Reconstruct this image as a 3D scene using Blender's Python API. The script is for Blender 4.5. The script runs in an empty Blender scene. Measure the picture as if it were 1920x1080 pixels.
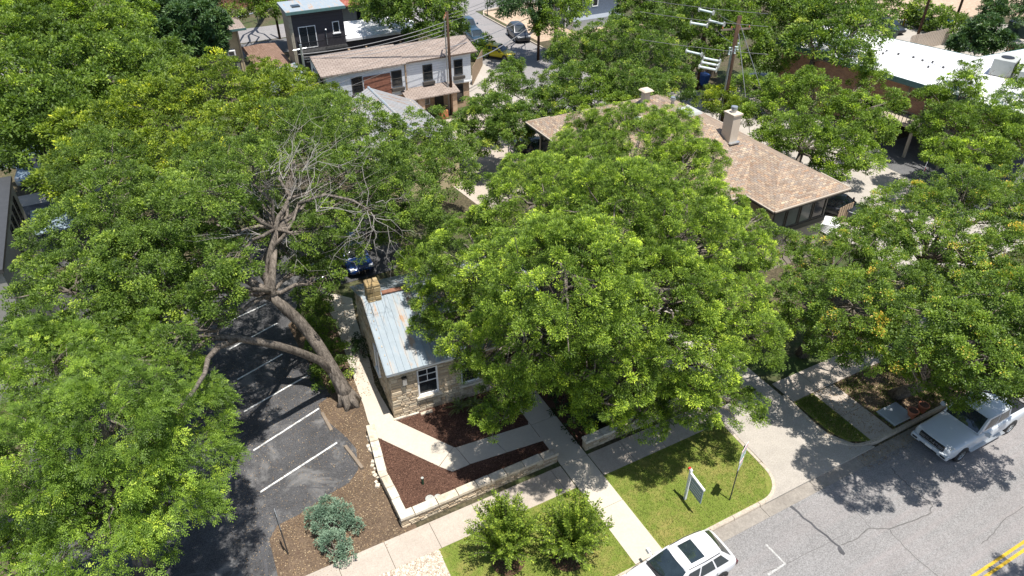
import bpy, bmesh, math, random
import numpy as np
from mathutils import Vector, Matrix, Euler

# ---------------------------------------------------------------- camera, sky, sun, exposure
S = bpy.context.scene
CAM_H = 26.0; FPX = 1331.0; PITCH = math.radians(35.6); YAW = math.radians(28.0)
cam_d = bpy.data.cameras.new('camera'); cam = bpy.data.objects.new('camera', cam_d)
S.collection.objects.link(cam); S.camera = cam
cam.location = (0, 0, CAM_H); cam.rotation_euler = (math.radians(90) - PITCH, 0, -YAW)
cam_d.sensor_width = 36.0; cam_d.lens = 36.0 * FPX / 1920.0
cam_d.clip_start = 0.5; cam_d.clip_end = 3000

SUN = Vector((0.06, -0.25, 1.0)).normalized()
SUN_EL = math.asin(SUN.z); SUN_AZ = math.atan2(SUN.x, SUN.y)
w = bpy.data.worlds.new('World'); S.world = w; w.use_nodes = True
nt = w.node_tree; bg = nt.nodes['Background']
sky = nt.nodes.new('ShaderNodeTexSky'); sky.sky_type = 'NISHITA'; sky.sun_disc = False
sky.sun_elevation = SUN_EL; sky.sun_rotation = SUN_AZ
nt.links.new(sky.outputs['Color'], bg.inputs['Color']); bg.inputs['Strength'].default_value = 0.105
sd = bpy.data.lights.new('sun', 'SUN'); sd.energy = 4.7; sd.angle = math.radians(0.53); sd.color = (1.0, 0.955, 0.89)
so = bpy.data.objects.new('sun', sd); S.collection.objects.link(so)
so.rotation_euler = (-SUN).to_track_quat('-Z', 'Y').to_euler(); so.location = (0, 0, 60)
S.view_settings.view_transform = 'Standard'; S.view_settings.look = 'None'
S.view_settings.exposure = 0.60; S.view_settings.gamma = 1.0
S.render.engine = 'CYCLES'
S.cycles.max_bounces = 6; S.cycles.diffuse_bounces = 3; S.cycles.transmission_bounces = 4
S.cycles.transparent_max_bounces = 4; S.cycles.glossy_bounces = 2
S.cycles.use_denoising = True

R = math.radians
rnd = random.Random(7)

def at(px, py, z=0.0):
    """world point seen at photo pixel (px, py) of the 1920 x 1080 photograph at height z"""
    x = (px - 960) / FPX; y = -(py - 540) / FPX
    fwd = math.cos(PITCH) + y * math.sin(PITCH); up = -math.sin(PITCH) + y * math.cos(PITCH)
    t = (z - CAM_H) / up; r = x * t; f = fwd * t
    return Vector((f * math.sin(YAW) + r * math.cos(YAW), f * math.cos(YAW) - r * math.sin(YAW), z))

# ---------------------------------------------------------------- materials
def hexc(c):
    return c if len(c) == 4 else (c[0], c[1], c[2], 1)

class NT:
    def __init__(s, name):
        s.m = bpy.data.materials.new(name); s.m.use_nodes = True
        s.t = s.m.node_tree; s.b = s.t.nodes['Principled BSDF']; s.out = s.t.nodes['Material Output']
    def n(s, typ, **kw):
        nd = s.t.nodes.new(typ)
        for k, v in kw.items():
            if k.startswith('i_'):
                key = k[2:]
                nd.inputs[int(key) if key.isdigit() else key.replace('_', ' ')].default_value = v
            else: setattr(nd, k, v)
        return nd
    def l(s, a, b): s.t.links.new(a, b)
    def tc(s, out='Object'):
        if not hasattr(s, '_tc'): s._tc = s.n('ShaderNodeTexCoord')
        return s._tc.outputs[out]
    def noise(s, scale, detail=4, rough=0.6, vec=None, dist=0.0):
        nd = s.n('ShaderNodeTexNoise'); nd.inputs['Scale'].default_value = scale
        nd.inputs['Detail'].default_value = detail; nd.inputs['Roughness'].default_value = rough
        nd.inputs['Distortion'].default_value = dist
        s.l(vec if vec is not None else s.tc(), nd.inputs['Vector']); return nd.outputs['Fac']
    def ramp(s, fac, stops):
        nd = s.n('ShaderNodeValToRGB'); e = nd.color_ramp.elements
        while len(e) > len(stops): e.remove(e[-1])
        while len(e) < len(stops): e.new(0.5)
        for el, (p, c) in zip(e, stops):
            el.position = p; el.color = hexc(c if isinstance(c, tuple) else (c, c, c))
        s.l(fac, nd.inputs['Fac']); return nd.outputs['Color']
    def mix(s, fac, a, b, blend='MIX'):
        nd = s.n('ShaderNodeMix', data_type='RGBA', blend_type=blend)
        for sock, v in ((nd.inputs[0], fac), (nd.inputs[6], a), (nd.inputs[7], b)):
            if isinstance(v, bpy.types.NodeSocket): s.l(v, sock)
            elif isinstance(v, (int, float)): sock.default_value = v
            else: sock.default_value = hexc(v)
        return nd.outputs[2]
    def math(s, op, a, b=0.0):
        nd = s.n('ShaderNodeMath', operation=op)
        for sock, v in ((nd.inputs[0], a), (nd.inputs[1], b)):
            if isinstance(v, bpy.types.NodeSocket): s.l(v, sock)
            else: sock.default_value = v
        return nd.outputs[0]
    def base(s, c):
        if isinstance(c, bpy.types.NodeSocket): s.l(c, s.b.inputs['Base Color'])
        else: s.b.inputs['Base Color'].default_value = hexc(c)
    def set(s, **kw):
        for k, v in kw.items(): s.b.inputs[k.replace('_', ' ')].default_value = v
    def bump(s, h, strength=0.4, dist=0.02):
        nd = s.n('ShaderNodeBump'); nd.inputs['Strength'].default_value = strength
        nd.inputs['Distance'].default_value = dist
        s.l(h, nd.inputs['Height']); s.l(nd.outputs[0], s.b.inputs['Normal'])
    def wallvec(s):
        """(along the wall, up) for upright faces, in object space"""
        sep = s.n('ShaderNodeSeparateXYZ'); s.l(s.tc('Object'), sep.inputs[0])
        sn = s.n('ShaderNodeSeparateXYZ'); s.l(s.tc('Normal'), sn.inputs[0])
        g = s.math('GREATER_THAN', s.math('ABSOLUTE', sn.outputs[0]), s.math('ABSOLUTE', sn.outputs[1]))
        u = s.n('ShaderNodeMix', data_type='FLOAT'); s.l(g, u.inputs[0]); s.l(sep.outputs[0], u.inputs[2]); s.l(sep.outputs[1], u.inputs[3])
        cb = s.n('ShaderNodeCombineXYZ'); s.l(u.outputs[0], cb.inputs[0]); s.l(sep.outputs[2], cb.inputs[1])
        return cb.outputs[0]

def plain(name, c, rough=0.6, metal=0.0, var=0.12, scale=3.0, spec=0.5, bump=0.0):
    m = NT(name); d = tuple(x * (1 - var) for x in c[:3]); u = tuple(min(1, x * (1 + var)) for x in c[:3])
    f = m.noise(scale, 5, 0.65)
    m.base(m.ramp(f, [(0.3, d), (0.7, u)])); m.set(Roughness=rough, Metallic=metal)
    m.b.inputs['Specular IOR Level'].default_value = spec
    if bump: m.bump(m.noise(scale * 8, 4), bump, 0.01)
    return m.m

def speckle(name, dark, light, fine=55.0, blotch=0.35, blot_amt=0.35, stain=None, rough=0.9, fine_lo=0.35, fine_hi=0.65, bump=0.4, streak=None):
    m = NT(name)
    f = m.noise(fine, 3, 0.7); big = m.noise(blotch, 5, 0.6)
    c = m.ramp(f, [(fine_lo, dark), (fine_hi, light)])
    b = m.ramp(big, [(0.3, 1 - blot_amt), (0.7, 1.0)])
    c = m.mix(1.0, c, b, 'MULTIPLY')
    mid = m.ramp(m.noise(blotch * 7, 6, 0.7), [(0.35, 1 - blot_amt * 0.6), (0.65, 1.0)])
    c = m.mix(1.0, c, mid, 'MULTIPLY')
    if streak:
        mp = m.n('ShaderNodeMapping'); mp.inputs['Scale'].default_value = (0.05, 1, 1); m.l(m.tc(), mp.inputs[0])
        c = m.mix(m.ramp(m.noise(1.6, 5, 0.65, mp.outputs[0]), [(0.42, 0.0), (0.7, streak[1])]), c, streak[0])
    if stain:
        sc, thr, col, amt = stain
        sf = m.ramp(m.noise(sc, 6, 0.7, dist=0.6), [(thr, 0.0), (thr + 0.12, amt)])
        c = m.mix(sf, c, col)
    m.base(c); m.set(Roughness=rough); m.b.inputs['Specular IOR Level'].default_value = 0.25
    m.bump(f, bump, 0.01)
    return m.m

M = {}
M['street'] = speckle('street_asphalt', (0.17, 0.165, 0.16), (0.34, 0.33, 0.325), 22, 0.22, 0.16, (0.7, 0.6, (0.17, 0.155, 0.15), 0.35), streak=((0.30, 0.26, 0.25), 0.45))
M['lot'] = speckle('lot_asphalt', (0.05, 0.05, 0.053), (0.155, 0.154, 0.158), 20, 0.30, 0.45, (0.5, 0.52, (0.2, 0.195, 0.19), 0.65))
M['lot_far'] = speckle('far_asphalt', (0.12, 0.12, 0.125), (0.2, 0.2, 0.2), 14, 0.2, 0.3)
M['concrete'] = speckle('concrete', (0.53, 0.475, 0.39), (0.575, 0.52, 0.435), 12, 0.35, 0.10, (1.3, 0.66, (0.36, 0.31, 0.25), 0.45), rough=0.85, bump=0.15)
M['sidewalk'] = speckle('sidewalk_concrete', (0.43, 0.37, 0.31), (0.52, 0.455, 0.385), 18, 0.3, 0.2, (0.9, 0.6, (0.30, 0.25, 0.21), 0.5), rough=0.88, bump=0.2)
M['drive'] = speckle('driveway_concrete', (0.38, 0.345, 0.30), (0.50, 0.46, 0.405), 16, 0.3, 0.2, (0.8, 0.62, (0.28, 0.25, 0.22), 0.45), rough=0.9, bump=0.2)
M['kerb'] = speckle('kerb_concrete', (0.45, 0.38, 0.30), (0.62, 0.54, 0.44), 14, 0.9, 0.25, (1.5, 0.6, (0.26, 0.22, 0.18), 0.6), rough=0.9)
M['gutter'] = speckle('gutter_concrete', (0.30, 0.27, 0.235), (0.38, 0.345, 0.30), 14, 0.6, 0.3, (1.1, 0.55, (0.2, 0.175, 0.15), 0.6))
M['mulch'] = speckle('brown_mulch', (0.06, 0.031, 0.021), (0.18, 0.095, 0.064), 14, 0.8, 0.3, fine_lo=0.3, fine_hi=0.72, bump=1.0)
M['litter_ground'] = speckle('leaf_litter_ground', (0.085, 0.056, 0.038), (0.27, 0.195, 0.13), 13, 0.5, 0.4, (0.8, 0.56, (0.10, 0.066, 0.045), 0.7), fine_lo=0.3, fine_hi=0.75, bump=0.8)
M['dirt_tan'] = speckle('tan_dirt', (0.42, 0.31, 0.21), (0.60, 0.46, 0.34), 2.5, 0.15, 0.25, (0.35, 0.6, (0.22, 0.19, 0.09), 0.5))
M['base_ground'] = speckle('ground_soil', (0.06, 0.055, 0.03), (0.17, 0.14, 0.085), 6, 0.15, 0.4, (0.12, 0.5, (0.05, 0.085, 0.02), 0.9))
M['pebbles'] = speckle('pebble_bed', (0.22, 0.17, 0.12), (0.72, 0.64, 0.54), 13, 1.0, 0.2, fine_lo=0.38, fine_hi=0.62, bump=1.0)

def lawn_mat():
    m = NT('lawn')
    f = m.noise(30, 3, 0.75); g = m.noise(0.5, 5, 0.65); h = m.noise(2.6, 5, 0.7, dist=0.4)
    c = m.ramp(f, [(0.25, (0.08, 0.115, 0.018)), (0.5, (0.155, 0.205, 0.034)), (0.75, (0.235, 0.285, 0.065))])
    dry = m.ramp(f, [(0.3, (0.2, 0.16, 0.045)), (0.7, (0.42, 0.34, 0.13))])
    df = m.math('ADD', m.math('MULTIPLY', g, 0.55), m.math('MULTIPLY', h, 0.5))
    c = m.mix(m.ramp(df, [(0.49, 0.0), (0.66, 0.7)]), c, dry)
    m.base(c); m.set(Roughness=0.9); m.b.inputs['Specular IOR Level'].default_value = 0.15
    m.bump(f, 0.9, 0.03); return m.m
M['lawn'] = lawn_mat()

def island_mat(name, stops, rough=0.85, bump=0.5, bscale=14, streak=None):
    """colour differs from stone to stone / chip to chip (random per mesh island)"""
    m = NT(name); g = m.n('ShaderNodeNewGeometry')
    c = m.ramp(g.outputs['Random Per Island'], stops)
    n = m.noise(bscale, 6, 0.7)
    c = m.mix(1.0, c, m.ramp(n, [(0.3, 0.72), (0.6, 1.0)]), 'MULTIPLY')
    if streak: c = m.mix(m.ramp(m.noise(streak[0], 5, 0.7), [(0.5, 0.0), (0.68, streak[2])]), c, streak[1])
    m.base(c); m.set(Roughness=rough); m.b.inputs['Specular IOR Level'].default_value = 0.25
    m.bump(n, bump, 0.02); return m.m
M['stone'] = island_mat('limestone_blocks', [(0, (0.38, 0.29, 0.19)), (0.35, (0.56, 0.45, 0.32)), (0.7, (0.62, 0.53, 0.39)), (1, (0.44, 0.33, 0.21))], bump=0.9, bscale=9, streak=(2.2, (0.30, 0.22, 0.14), 0.5))
M['stone_pale'] = island_mat('pale_limestone', [(0, (0.50, 0.43, 0.34)), (0.5, (0.66, 0.60, 0.50)), (1, (0.60, 0.52, 0.40))], bump=0.9, bscale=8, streak=(2.4, (0.30, 0.245, 0.18), 0.65))
M['stone_gold'] = island_mat('golden_limestone', [(0, (0.33, 0.235, 0.11)), (0.5, (0.44, 0.335, 0.185)), (1, (0.27, 0.195, 0.10))], bump=0.8)
M['mortar'] = plain('mortar', (0.34, 0.28, 0.21), 0.95, var=0.2, bump=0.5)
M['litter'] = island_mat('fallen_leaves', [(0, (0.2, 0.125, 0.07)), (0.4, (0.34, 0.235, 0.13)), (0.75, (0.50, 0.39, 0.25)), (1, (0.14, 0.085, 0.05))], bump=0)
M['chips'] = island_mat('mulch_chips', [(0, (0.045, 0.023, 0.016)), (0.6, (0.125, 0.064, 0.044)), (1, (0.23, 0.13, 0.09))], bump=0)
M['pebble'] = island_mat('pebbles', [(0, (0.42, 0.33, 0.24)), (0.5, (0.72, 0.65, 0.55)), (1, (0.30, 0.22, 0.15))], bump=0)
M['blades'] = island_mat('grass_blades', [(0, (0.08, 0.125, 0.015)), (0.5, (0.16, 0.225, 0.035)), (0.8, (0.235, 0.29, 0.06)), (1, (0.38, 0.32, 0.15))], bump=0)

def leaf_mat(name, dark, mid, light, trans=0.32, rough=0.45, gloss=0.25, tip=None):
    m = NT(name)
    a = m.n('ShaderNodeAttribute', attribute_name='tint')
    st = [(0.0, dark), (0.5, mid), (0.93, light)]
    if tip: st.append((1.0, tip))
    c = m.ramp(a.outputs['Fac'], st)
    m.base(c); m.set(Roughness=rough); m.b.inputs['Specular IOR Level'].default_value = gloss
    tr = m.n('ShaderNodeBsdfTranslucent'); tc = m.mix(1.0, c, (1.5, 1.55, 0.55), 'MULTIPLY'); m.l(tc, tr.inputs['Color'])
    mx = m.n('ShaderNodeMixShader'); mx.inputs[0].default_value = trans
    m.l(m.b.outputs[0], mx.inputs[1]); m.l(tr.outputs[0], mx.inputs[2]); m.l(mx.outputs[0], m.out.inputs['Surface'])
    return m.m
M['lf_ash'] = leaf_mat('leaf_bright_green', (0.051, 0.089, 0.016), (0.159, 0.252, 0.034), (0.364, 0.491, 0.059), tip=(0.596, 0.722, 0.078))
M['lf_pecan'] = leaf_mat('leaf_fresh_green', (0.046, 0.085, 0.013), (0.142, 0.235, 0.031), (0.308, 0.439, 0.052), tip=(0.487, 0.605, 0.072))
M['lf_elm'] = leaf_mat('leaf_mid_green', (0.042, 0.075, 0.016), (0.125, 0.203, 0.031), (0.273, 0.378, 0.055), tip=(0.429, 0.533, 0.071))
M['lf_yellow'] = leaf_mat('leaf_yellow_green', (0.055, 0.093, 0.012), (0.167, 0.240, 0.027), (0.372, 0.450, 0.045), tip=(0.749, 0.745, 0.062))
M['lf_oak'] = leaf_mat('leaf_oak_green', (0.039, 0.074, 0.014), (0.113, 0.192, 0.032), (0.275, 0.378, 0.059), trans=0.3, gloss=0.25, rough=0.42, tip=(0.493, 0.532, 0.090))
M['lf_dark'] = leaf_mat('leaf_dark_green', (0.034, 0.073, 0.026), (0.067, 0.130, 0.044), (0.127, 0.207, 0.066), trans=0.22, gloss=0.35, rough=0.42)
M['lf_red'] = leaf_mat('leaf_mixed_green_russet', (0.047, 0.087, 0.019), (0.147, 0.231, 0.036), (0.337, 0.461, 0.060), trans=0.32, gloss=0.25, rough=0.4, tip=(0.723, 0.491, 0.091))
M['lf_juniper'] = leaf_mat('juniper_blue_green', (0.085, 0.145, 0.095), (0.16, 0.245, 0.165), (0.26, 0.36, 0.25), trans=0.1, gloss=0.3, rough=0.6)
M['lf_shrub'] = leaf_mat('shrub_olive_green', (0.054, 0.094, 0.017), (0.174, 0.258, 0.036), (0.375, 0.486, 0.067), trans=0.3, tip=(0.618, 0.685, 0.094))
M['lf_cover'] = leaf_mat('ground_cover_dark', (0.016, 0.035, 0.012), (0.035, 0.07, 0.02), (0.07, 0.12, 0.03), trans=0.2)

def bark_mat(name, c1, c2, sc=6.0):
    m = NT(name); mp = m.n('ShaderNodeMapping'); mp.inputs['Scale'].default_value = (1, 1, 0.25); m.l(m.tc(), mp.inputs[0])
    n = m.noise(sc, 6, 0.75, mp.outputs[0], 0.8); k = m.noise(1.5, 4)
    c = m.ramp(n, [(0.32, c1), (0.62, c2)]); c = m.mix(1.0, c, m.ramp(k, [(0.3, 0.65), (0.65, 1.0)]), 'MULTIPLY')
    m.base(c); m.set(Roughness=0.95); m.b.inputs['Specular IOR Level'].default_value = 0.15; m.bump(n, 1.0, 0.05); return m.m
M['bark'] = bark_mat('bark_brown', (0.035, 0.029, 0.024), (0.31, 0.265, 0.22), 9.0)
M['bark_grey'] = bark_mat('bark_grey', (0.12, 0.1, 0.08), (0.36, 0.31, 0.26))
M['twig_bark'] = bark_mat('grey_twig_bark', (0.14, 0.115, 0.095), (0.40, 0.35, 0.30))
M['deadwood'] = plain('dead_twigs', (0.27, 0.25, 0.225), 0.9, var=0.25, scale=2)
M['pole'] = bark_mat('pole_wood', (0.04, 0.026, 0.018), (0.14, 0.085, 0.056), 5)

def metal_roof(name, base, stain, rust, amt, seam='y'):
    m = NT(name); mp = m.n('ShaderNodeMapping')
    mp.inputs['Scale'].default_value = (1.0, 0.12, 0.12) if seam == 'y' else (0.12, 1.0, 0.12)
    m.l(m.tc(), mp.inputs[0])
    n = m.noise(3.2, 6, 0.7, mp.outputs[0]); k = m.noise(2.0, 5, 0.7)
    c = m.ramp(k, [(0.3, tuple(x * 0.85 for x in base)), (0.7, base)])
    c = m.mix(m.ramp(n, [(0.50, 0.0), (0.62, amt)]), c, stain)
    c = m.mix(m.ramp(m.math('MULTIPLY', n, m.math('ADD', k, 0.5)), [(0.58, 0.0), (0.70, amt)]), c, rust)
    m.base(c); m.set(Roughness=0.65, Metallic=0.0); m.b.inputs['Specular IOR Level'].default_value = 0.3; return m.m
M['tin'] = metal_roof('standing_seam_tin', (0.29, 0.34, 0.375), (0.38, 0.35, 0.31), (0.34, 0.20, 0.11), 0.85)
M['tin_old'] = metal_roof('weathered_tin', (0.33, 0.335, 0.34), (0.33, 0.28, 0.24), (0.26, 0.15, 0.1), 0.8, 'x')
M['rust'] = plain('rusty_metal', (0.24, 0.115, 0.075), 0.9, var=0.3)

def shingles(name, cols, sx=3.2, sy=6.5):
    m = NT(name)
    sep = m.n('ShaderNodeSeparateXYZ'); m.l(m.tc('Object'), sep.inputs[0])
    sn = m.n('ShaderNodeSeparateXYZ'); m.l(m.tc('Normal'), sn.inputs[0])
    g = m.math('GREATER_THAN', m.math('ABSOLUTE', sn.outputs[0]), m.math('ABSOLUTE', sn.outputs[1]))
    def sel(a, b):
        u = m.n('ShaderNodeMix', data_type='FLOAT'); m.l(g, u.inputs[0]); m.l(a, u.inputs[2]); m.l(b, u.inputs[3]); return u.outputs[0]
    cb = m.n('ShaderNodeCombineXYZ'); m.l(sel(sep.outputs[0], sep.outputs[1]), cb.inputs[0]); m.l(sel(sep.outputs[1], sep.outputs[0]), cb.inputs[1])
    def cells(scx, scy):
        mp = m.n('ShaderNodeMapping'); mp.inputs['Scale'].default_value = (scx, scy, 1); m.l(cb.outputs[0], mp.inputs[0])
        br = m.n('ShaderNodeTexBrick'); m.l(mp.outputs[0], br.inputs['Vector'])
        br.inputs['Scale'].default_value = 1; br.inputs['Brick Width'].default_value = 1; br.inputs['Row Height'].default_value = 1
        br.inputs['Mortar Size'].default_value = 0.07; br.inputs['Mortar Smooth'].default_value = 0.4
        br.inputs['Color1'].default_value = (0, 0, 0, 1); br.inputs['Color2'].default_value = (1, 1, 1, 1); br.inputs['Mortar'].default_value = (0.5, 0.5, 0.5, 1)
        return br
    b1 = cells(sx, sy); b2 = cells(sx * 0.62, sy * 1.0)
    c = m.ramp(b1.outputs['Color'], cols)
    c2 = m.ramp(b2.outputs['Color'], cols[::-1] and [(p, cc) for (p, _), (_, cc) in zip(cols, cols[::-1])])
    c = m.mix(0.45, c, c2)
    c = m.mix(b1.outputs['Fac'], c, m.mix(1.0, c, (0.55, 0.5, 0.47), 'MULTIPLY'))
    c = m.mix(1.0, c, m.ramp(m.noise(0.7, 5, 0.7), [(0.3, 0.82), (0.65, 1.0)]), 'MULTIPLY')
    c = m.mix(1.0, c, m.ramp(m.noise(25, 2, 0.7), [(0.3, 0.8), (0.7, 1.0)]), 'MULTIPLY')
    m.base(c); m.set(Roughness=0.9); m.b.inputs['Specular IOR Level'].default_value = 0.2
    m.bump(b1.outputs['Fac'], -0.5, 0.02); return m.m
M['shingle_tan'] = shingles('tan_brown_shingles', [(0.0, (0.24, 0.17, 0.125)), (0.3, (0.38, 0.295, 0.22)), (0.5, (0.32, 0.28, 0.24)), (0.75, (0.40, 0.25, 0.155)), (1.0, (0.60, 0.49, 0.35))], 3.0, 8.0)
M['shingle_grey'] = shingles('grey_tan_shingles', [(0, (0.29, 0.235, 0.20)), (0.5, (0.34, 0.28, 0.24)), (1, (0.39, 0.325, 0.28))], 2.2, 5)
M['shingle_brown'] = shingles('brown_shingles', [(0, (0.20, 0.125, 0.09)), (0.5, (0.26, 0.17, 0.125)), (1, (0.32, 0.21, 0.16))], 2.6, 5)
M['shingle_red'] = shingles('red_roof_tiles', [(0, (0.30, 0.10, 0.07)), (0.5, (0.38, 0.14, 0.1)), (1, (0.45, 0.2, 0.15))], 3, 3)

def lap(name, c, rows=4.5, depth=0.8, var=0.1):
    m = NT(name); v = m.wallvec(); sp = m.n('ShaderNodeSeparateXYZ'); m.l(v, sp.inputs[0])
    fr = m.math('FRACT', m.math('MULTIPLY', sp.outputs[1], rows))
    line = m.ramp(fr, [(0.0, 0.5), (0.1, 1.0)])
    col = m.ramp(m.noise(1.2, 5, 0.7), [(0.3, tuple(x * (1 - var) for x in c)), (0.7, c)])
    m.base(m.mix(1.0, col, line, 'MULTIPLY')); m.set(Roughness=0.65); m.bump(fr, depth, 0.02); return m.m
M['lap_white'] = lap('white_lap_siding', (0.82, 0.85, 0.88))
M['lap_dark'] = lap('dark_metal_siding', (0.05, 0.045, 0.052), 3)
M['lap_tan'] = lap('tan_board_siding', (0.43, 0.38, 0.29), 1.6, 0.5)
M['lap_blue'] = lap('slate_blue_siding', (0.13, 0.16, 0.21), 5)
M['lap_mint'] = lap('pale_green_siding', (0.33, 0.42, 0.38), 4)

def bricks(name, c1, c2, mortar, sx=4.4, sy=13):
    m = NT(name); mp = m.n('ShaderNodeMapping'); mp.inputs['Scale'].default_value = (sx, sy, 1); m.l(m.wallvec(), mp.inputs[0])
    br = m.n('ShaderNodeTexBrick'); m.l(mp.outputs[0], br.inputs['Vector'])
    br.inputs['Scale'].default_value = 1; br.inputs['Brick Width'].default_value = 1; br.inputs['Row Height'].default_value = 1
    br.inputs['Mortar Size'].default_value = 0.06; br.inputs['Color1'].default_value = hexc(c1); br.inputs['Color2'].default_value = hexc(c2); br.inputs['Mortar'].default_value = hexc(mortar)
    c = m.mix(1.0, br.outputs['Color'], m.ramp(m.noise(2, 5, 0.7), [(0.3, 0.75), (0.65, 1.0)]), 'MULTIPLY')
    m.base(c); m.set(Roughness=0.9); return m.m
M['brick_red'] = bricks('red_brown_brick', (0.30, 0.14, 0.08), (0.42, 0.22, 0.13), (0.4, 0.34, 0.28))
M['brick_tan'] = bricks('tan_brick', (0.48, 0.30, 0.18), (0.58, 0.40, 0.27), (0.5, 0.44, 0.36))

M['stucco_tan'] = plain('tan_stucco', (0.46, 0.385, 0.31), 0.9, var=0.08, bump=0.2)
M['stucco_cream'] = plain('cream_stucco', (0.56, 0.47, 0.30), 0.9, var=0.12)
M['stucco_grey'] = plain('grey_stucco', (0.34, 0.33, 0.30), 0.9, var=0.1)
M['chimney_tan'] = plain('chimney_render', (0.56, 0.47, 0.37), 0.85, var=0.06)
M['trim_white'] = plain('white_trim', (0.78, 0.78, 0.77), 0.5, var=0.04)
M['trim_bronze'] = plain('bronze_trim', (0.075, 0.068, 0.06), 0.5, var=0.1)
M['fascia_tan'] = plain('tan_fascia', (0.40, 0.34, 0.27), 0.6, var=0.1)
M['fascia_teal'] = plain('weathered_green_fascia', (0.08, 0.16, 0.155), 0.5, var=0.15)
M['glass'] = plain('dark_window_glass', (0.018, 0.022, 0.026), 0.06, var=0.2, scale=0.6, spec=0.8)
M['glass_pale'] = plain('blind_behind_glass', (0.21, 0.22, 0.2), 0.12, var=0.2, scale=0.5, spec=0.8)
M['car_glass'] = plain('car_glass', (0.02, 0.03, 0.035), 0.03, var=0.3, scale=2.0, spec=1.0)
M['black'] = plain('black_plastic', (0.015, 0.015, 0.016), 0.45, var=0.1)
M['rubber'] = plain('tyre_rubber', (0.022, 0.022, 0.023), 0.85, var=0.1)
M['steel'] = plain('galvanised_steel', (0.5, 0.52, 0.53), 0.35, 0.7, var=0.08)
M['steel_dark'] = plain('dark_steel', (0.09, 0.09, 0.09), 0.5, 0.5, var=0.1)
M['chrome'] = plain('chrome', (0.75, 0.76, 0.78), 0.15, 1.0, var=0.03)
M['unit_grey'] = plain('grey_appliance', (0.40, 0.41, 0.38), 0.5, var=0.06)
M['lightglass'] = plain('lamp_glass', (0.62, 0.63, 0.64), 0.12, var=0.1, scale=6)
M['tail_red'] = plain('tail_light', (0.08, 0.006, 0.008), 0.15, var=0.2)
M['amber'] = plain('amber_lens', (0.7, 0.25, 0.03), 0.2)
M['line_white'] = speckle('white_road_paint', (0.62, 0.62, 0.60), (0.85, 0.85, 0.83), 12, 1.5, 0.15, (3.5, 0.5, (0.2, 0.2, 0.2), 0.75))
M['line_faint'] = speckle('worn_road_paint', (0.38, 0.38, 0.36), (0.6, 0.6, 0.58), 10, 1.5, 0.2, (3, 0.5, (0.28, 0.27, 0.26), 0.9))
M['line_yellow'] = speckle('yellow_road_paint', (0.52, 0.33, 0.03), (0.70, 0.46, 0.05), 10, 1.5, 0.2, (3, 0.62, (0.3, 0.25, 0.15), 0.7))
M['tar'] = plain('crack_tar', (0.06, 0.06, 0.065), 0.7, var=0.3)
M['crack'] = plain('crack_grey', (0.12, 0.115, 0.11), 0.95, var=0.3)  # dark grey of the thin open cracks in the street
M['rubber_roof'] = speckle('white_roof_membrane', (0.68, 0.68, 0.69), (0.82, 0.82, 0.83), 3, 0.15, 0.06, (0.2, 0.61, (0.36, 0.31, 0.26), 0.6), rough=0.6, bump=0.0)
M['redwood'] = plain('red_brown_boards', (0.26, 0.11, 0.07), 0.8, var=0.3, scale=4)
M['fence_wood'] = plain('weathered_fence', (0.36, 0.26, 0.17), 0.9, var=0.2)
M['terracotta'] = plain('terracotta', (0.46, 0.16, 0.08), 0.8, var=0.1)
M['timber'] = plain('pale_timber', (0.2, 0.16, 0.12), 0.85, var=0.25, scale=5)
M['pipe_green'] = plain('dark_green_plastic', (0.02, 0.07, 0.04), 0.5)
M['bin_blue'] = plain('blue_plastic', (0.03, 0.09, 0.30), 0.5)
M['bin_green'] = plain('dark_green_bin', (0.03, 0.06, 0.05), 0.5)
M['sign_grey'] = plain('sign_back_metal', (0.42, 0.46, 0.50), 0.35, 0.4, var=0.08)
M['sign_white'] = plain('sign_white', (0.8, 0.8, 0.8), 0.4, var=0.03)
M['sign_red'] = plain('sign_red', (0.55, 0.03, 0.03), 0.4)
M['sign_blue'] = plain('sign_blue_grey', (0.26, 0.33, 0.38), 0.5, var=0.1)
M['ink'] = plain('sign_ink', (0.03, 0.04, 0.05), 0.6)
M['ink_green'] = plain('sign_green_ink', (0.02, 0.2, 0.09), 0.6)
M['wire'] = plain('cable', (0.13, 0.13, 0.13), 0.5)
M['wire_pale'] = plain('aluminium_cable', (0.30, 0.30, 0.30), 0.4, 0.5)
M['tube_white'] = plain('porcelain_tube', (0.62, 0.70, 0.68), 0.25, var=0.05)
def paint(name, c, metal=0.0, rough=0.3):
    m = NT(name); m.base(m.ramp(m.noise(1.5, 4), [(0.3, tuple(x * 0.96 for x in c)), (0.7, c)]))
    m.set(Roughness=rough, Metallic=metal); m.b.inputs['Coat Weight'].default_value = 0.4; m.b.inputs['Coat Roughness'].default_value = 0.05
    return m.m
M['p_white'] = paint('white_car_paint', (0.66, 0.66, 0.67)); M['p_silver'] = paint('silver_white_paint', (0.52, 0.56, 0.60))
M['p_dark'] = paint('charcoal_car_paint', (0.04, 0.045, 0.055), 0.3); M['p_blue'] = paint('deep_blue_paint', (0.006, 0.03, 0.13), 0.2)
M['p_yellow'] = paint('yellow_car_paint', (0.75, 0.60, 0.02)); M['p_grey'] = paint('grey_car_paint', (0.09, 0.095, 0.09), 0.0, 0.5)
M['p_black'] = paint('black_car_paint', (0.015, 0.015, 0.018)); M['p_lblue'] = paint('pale_blue_paint', (0.22, 0.29, 0.34), 0.3)
M['p_pblue'] = paint('steel_blue_paint', (0.04, 0.08, 0.12), 0.3)

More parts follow.
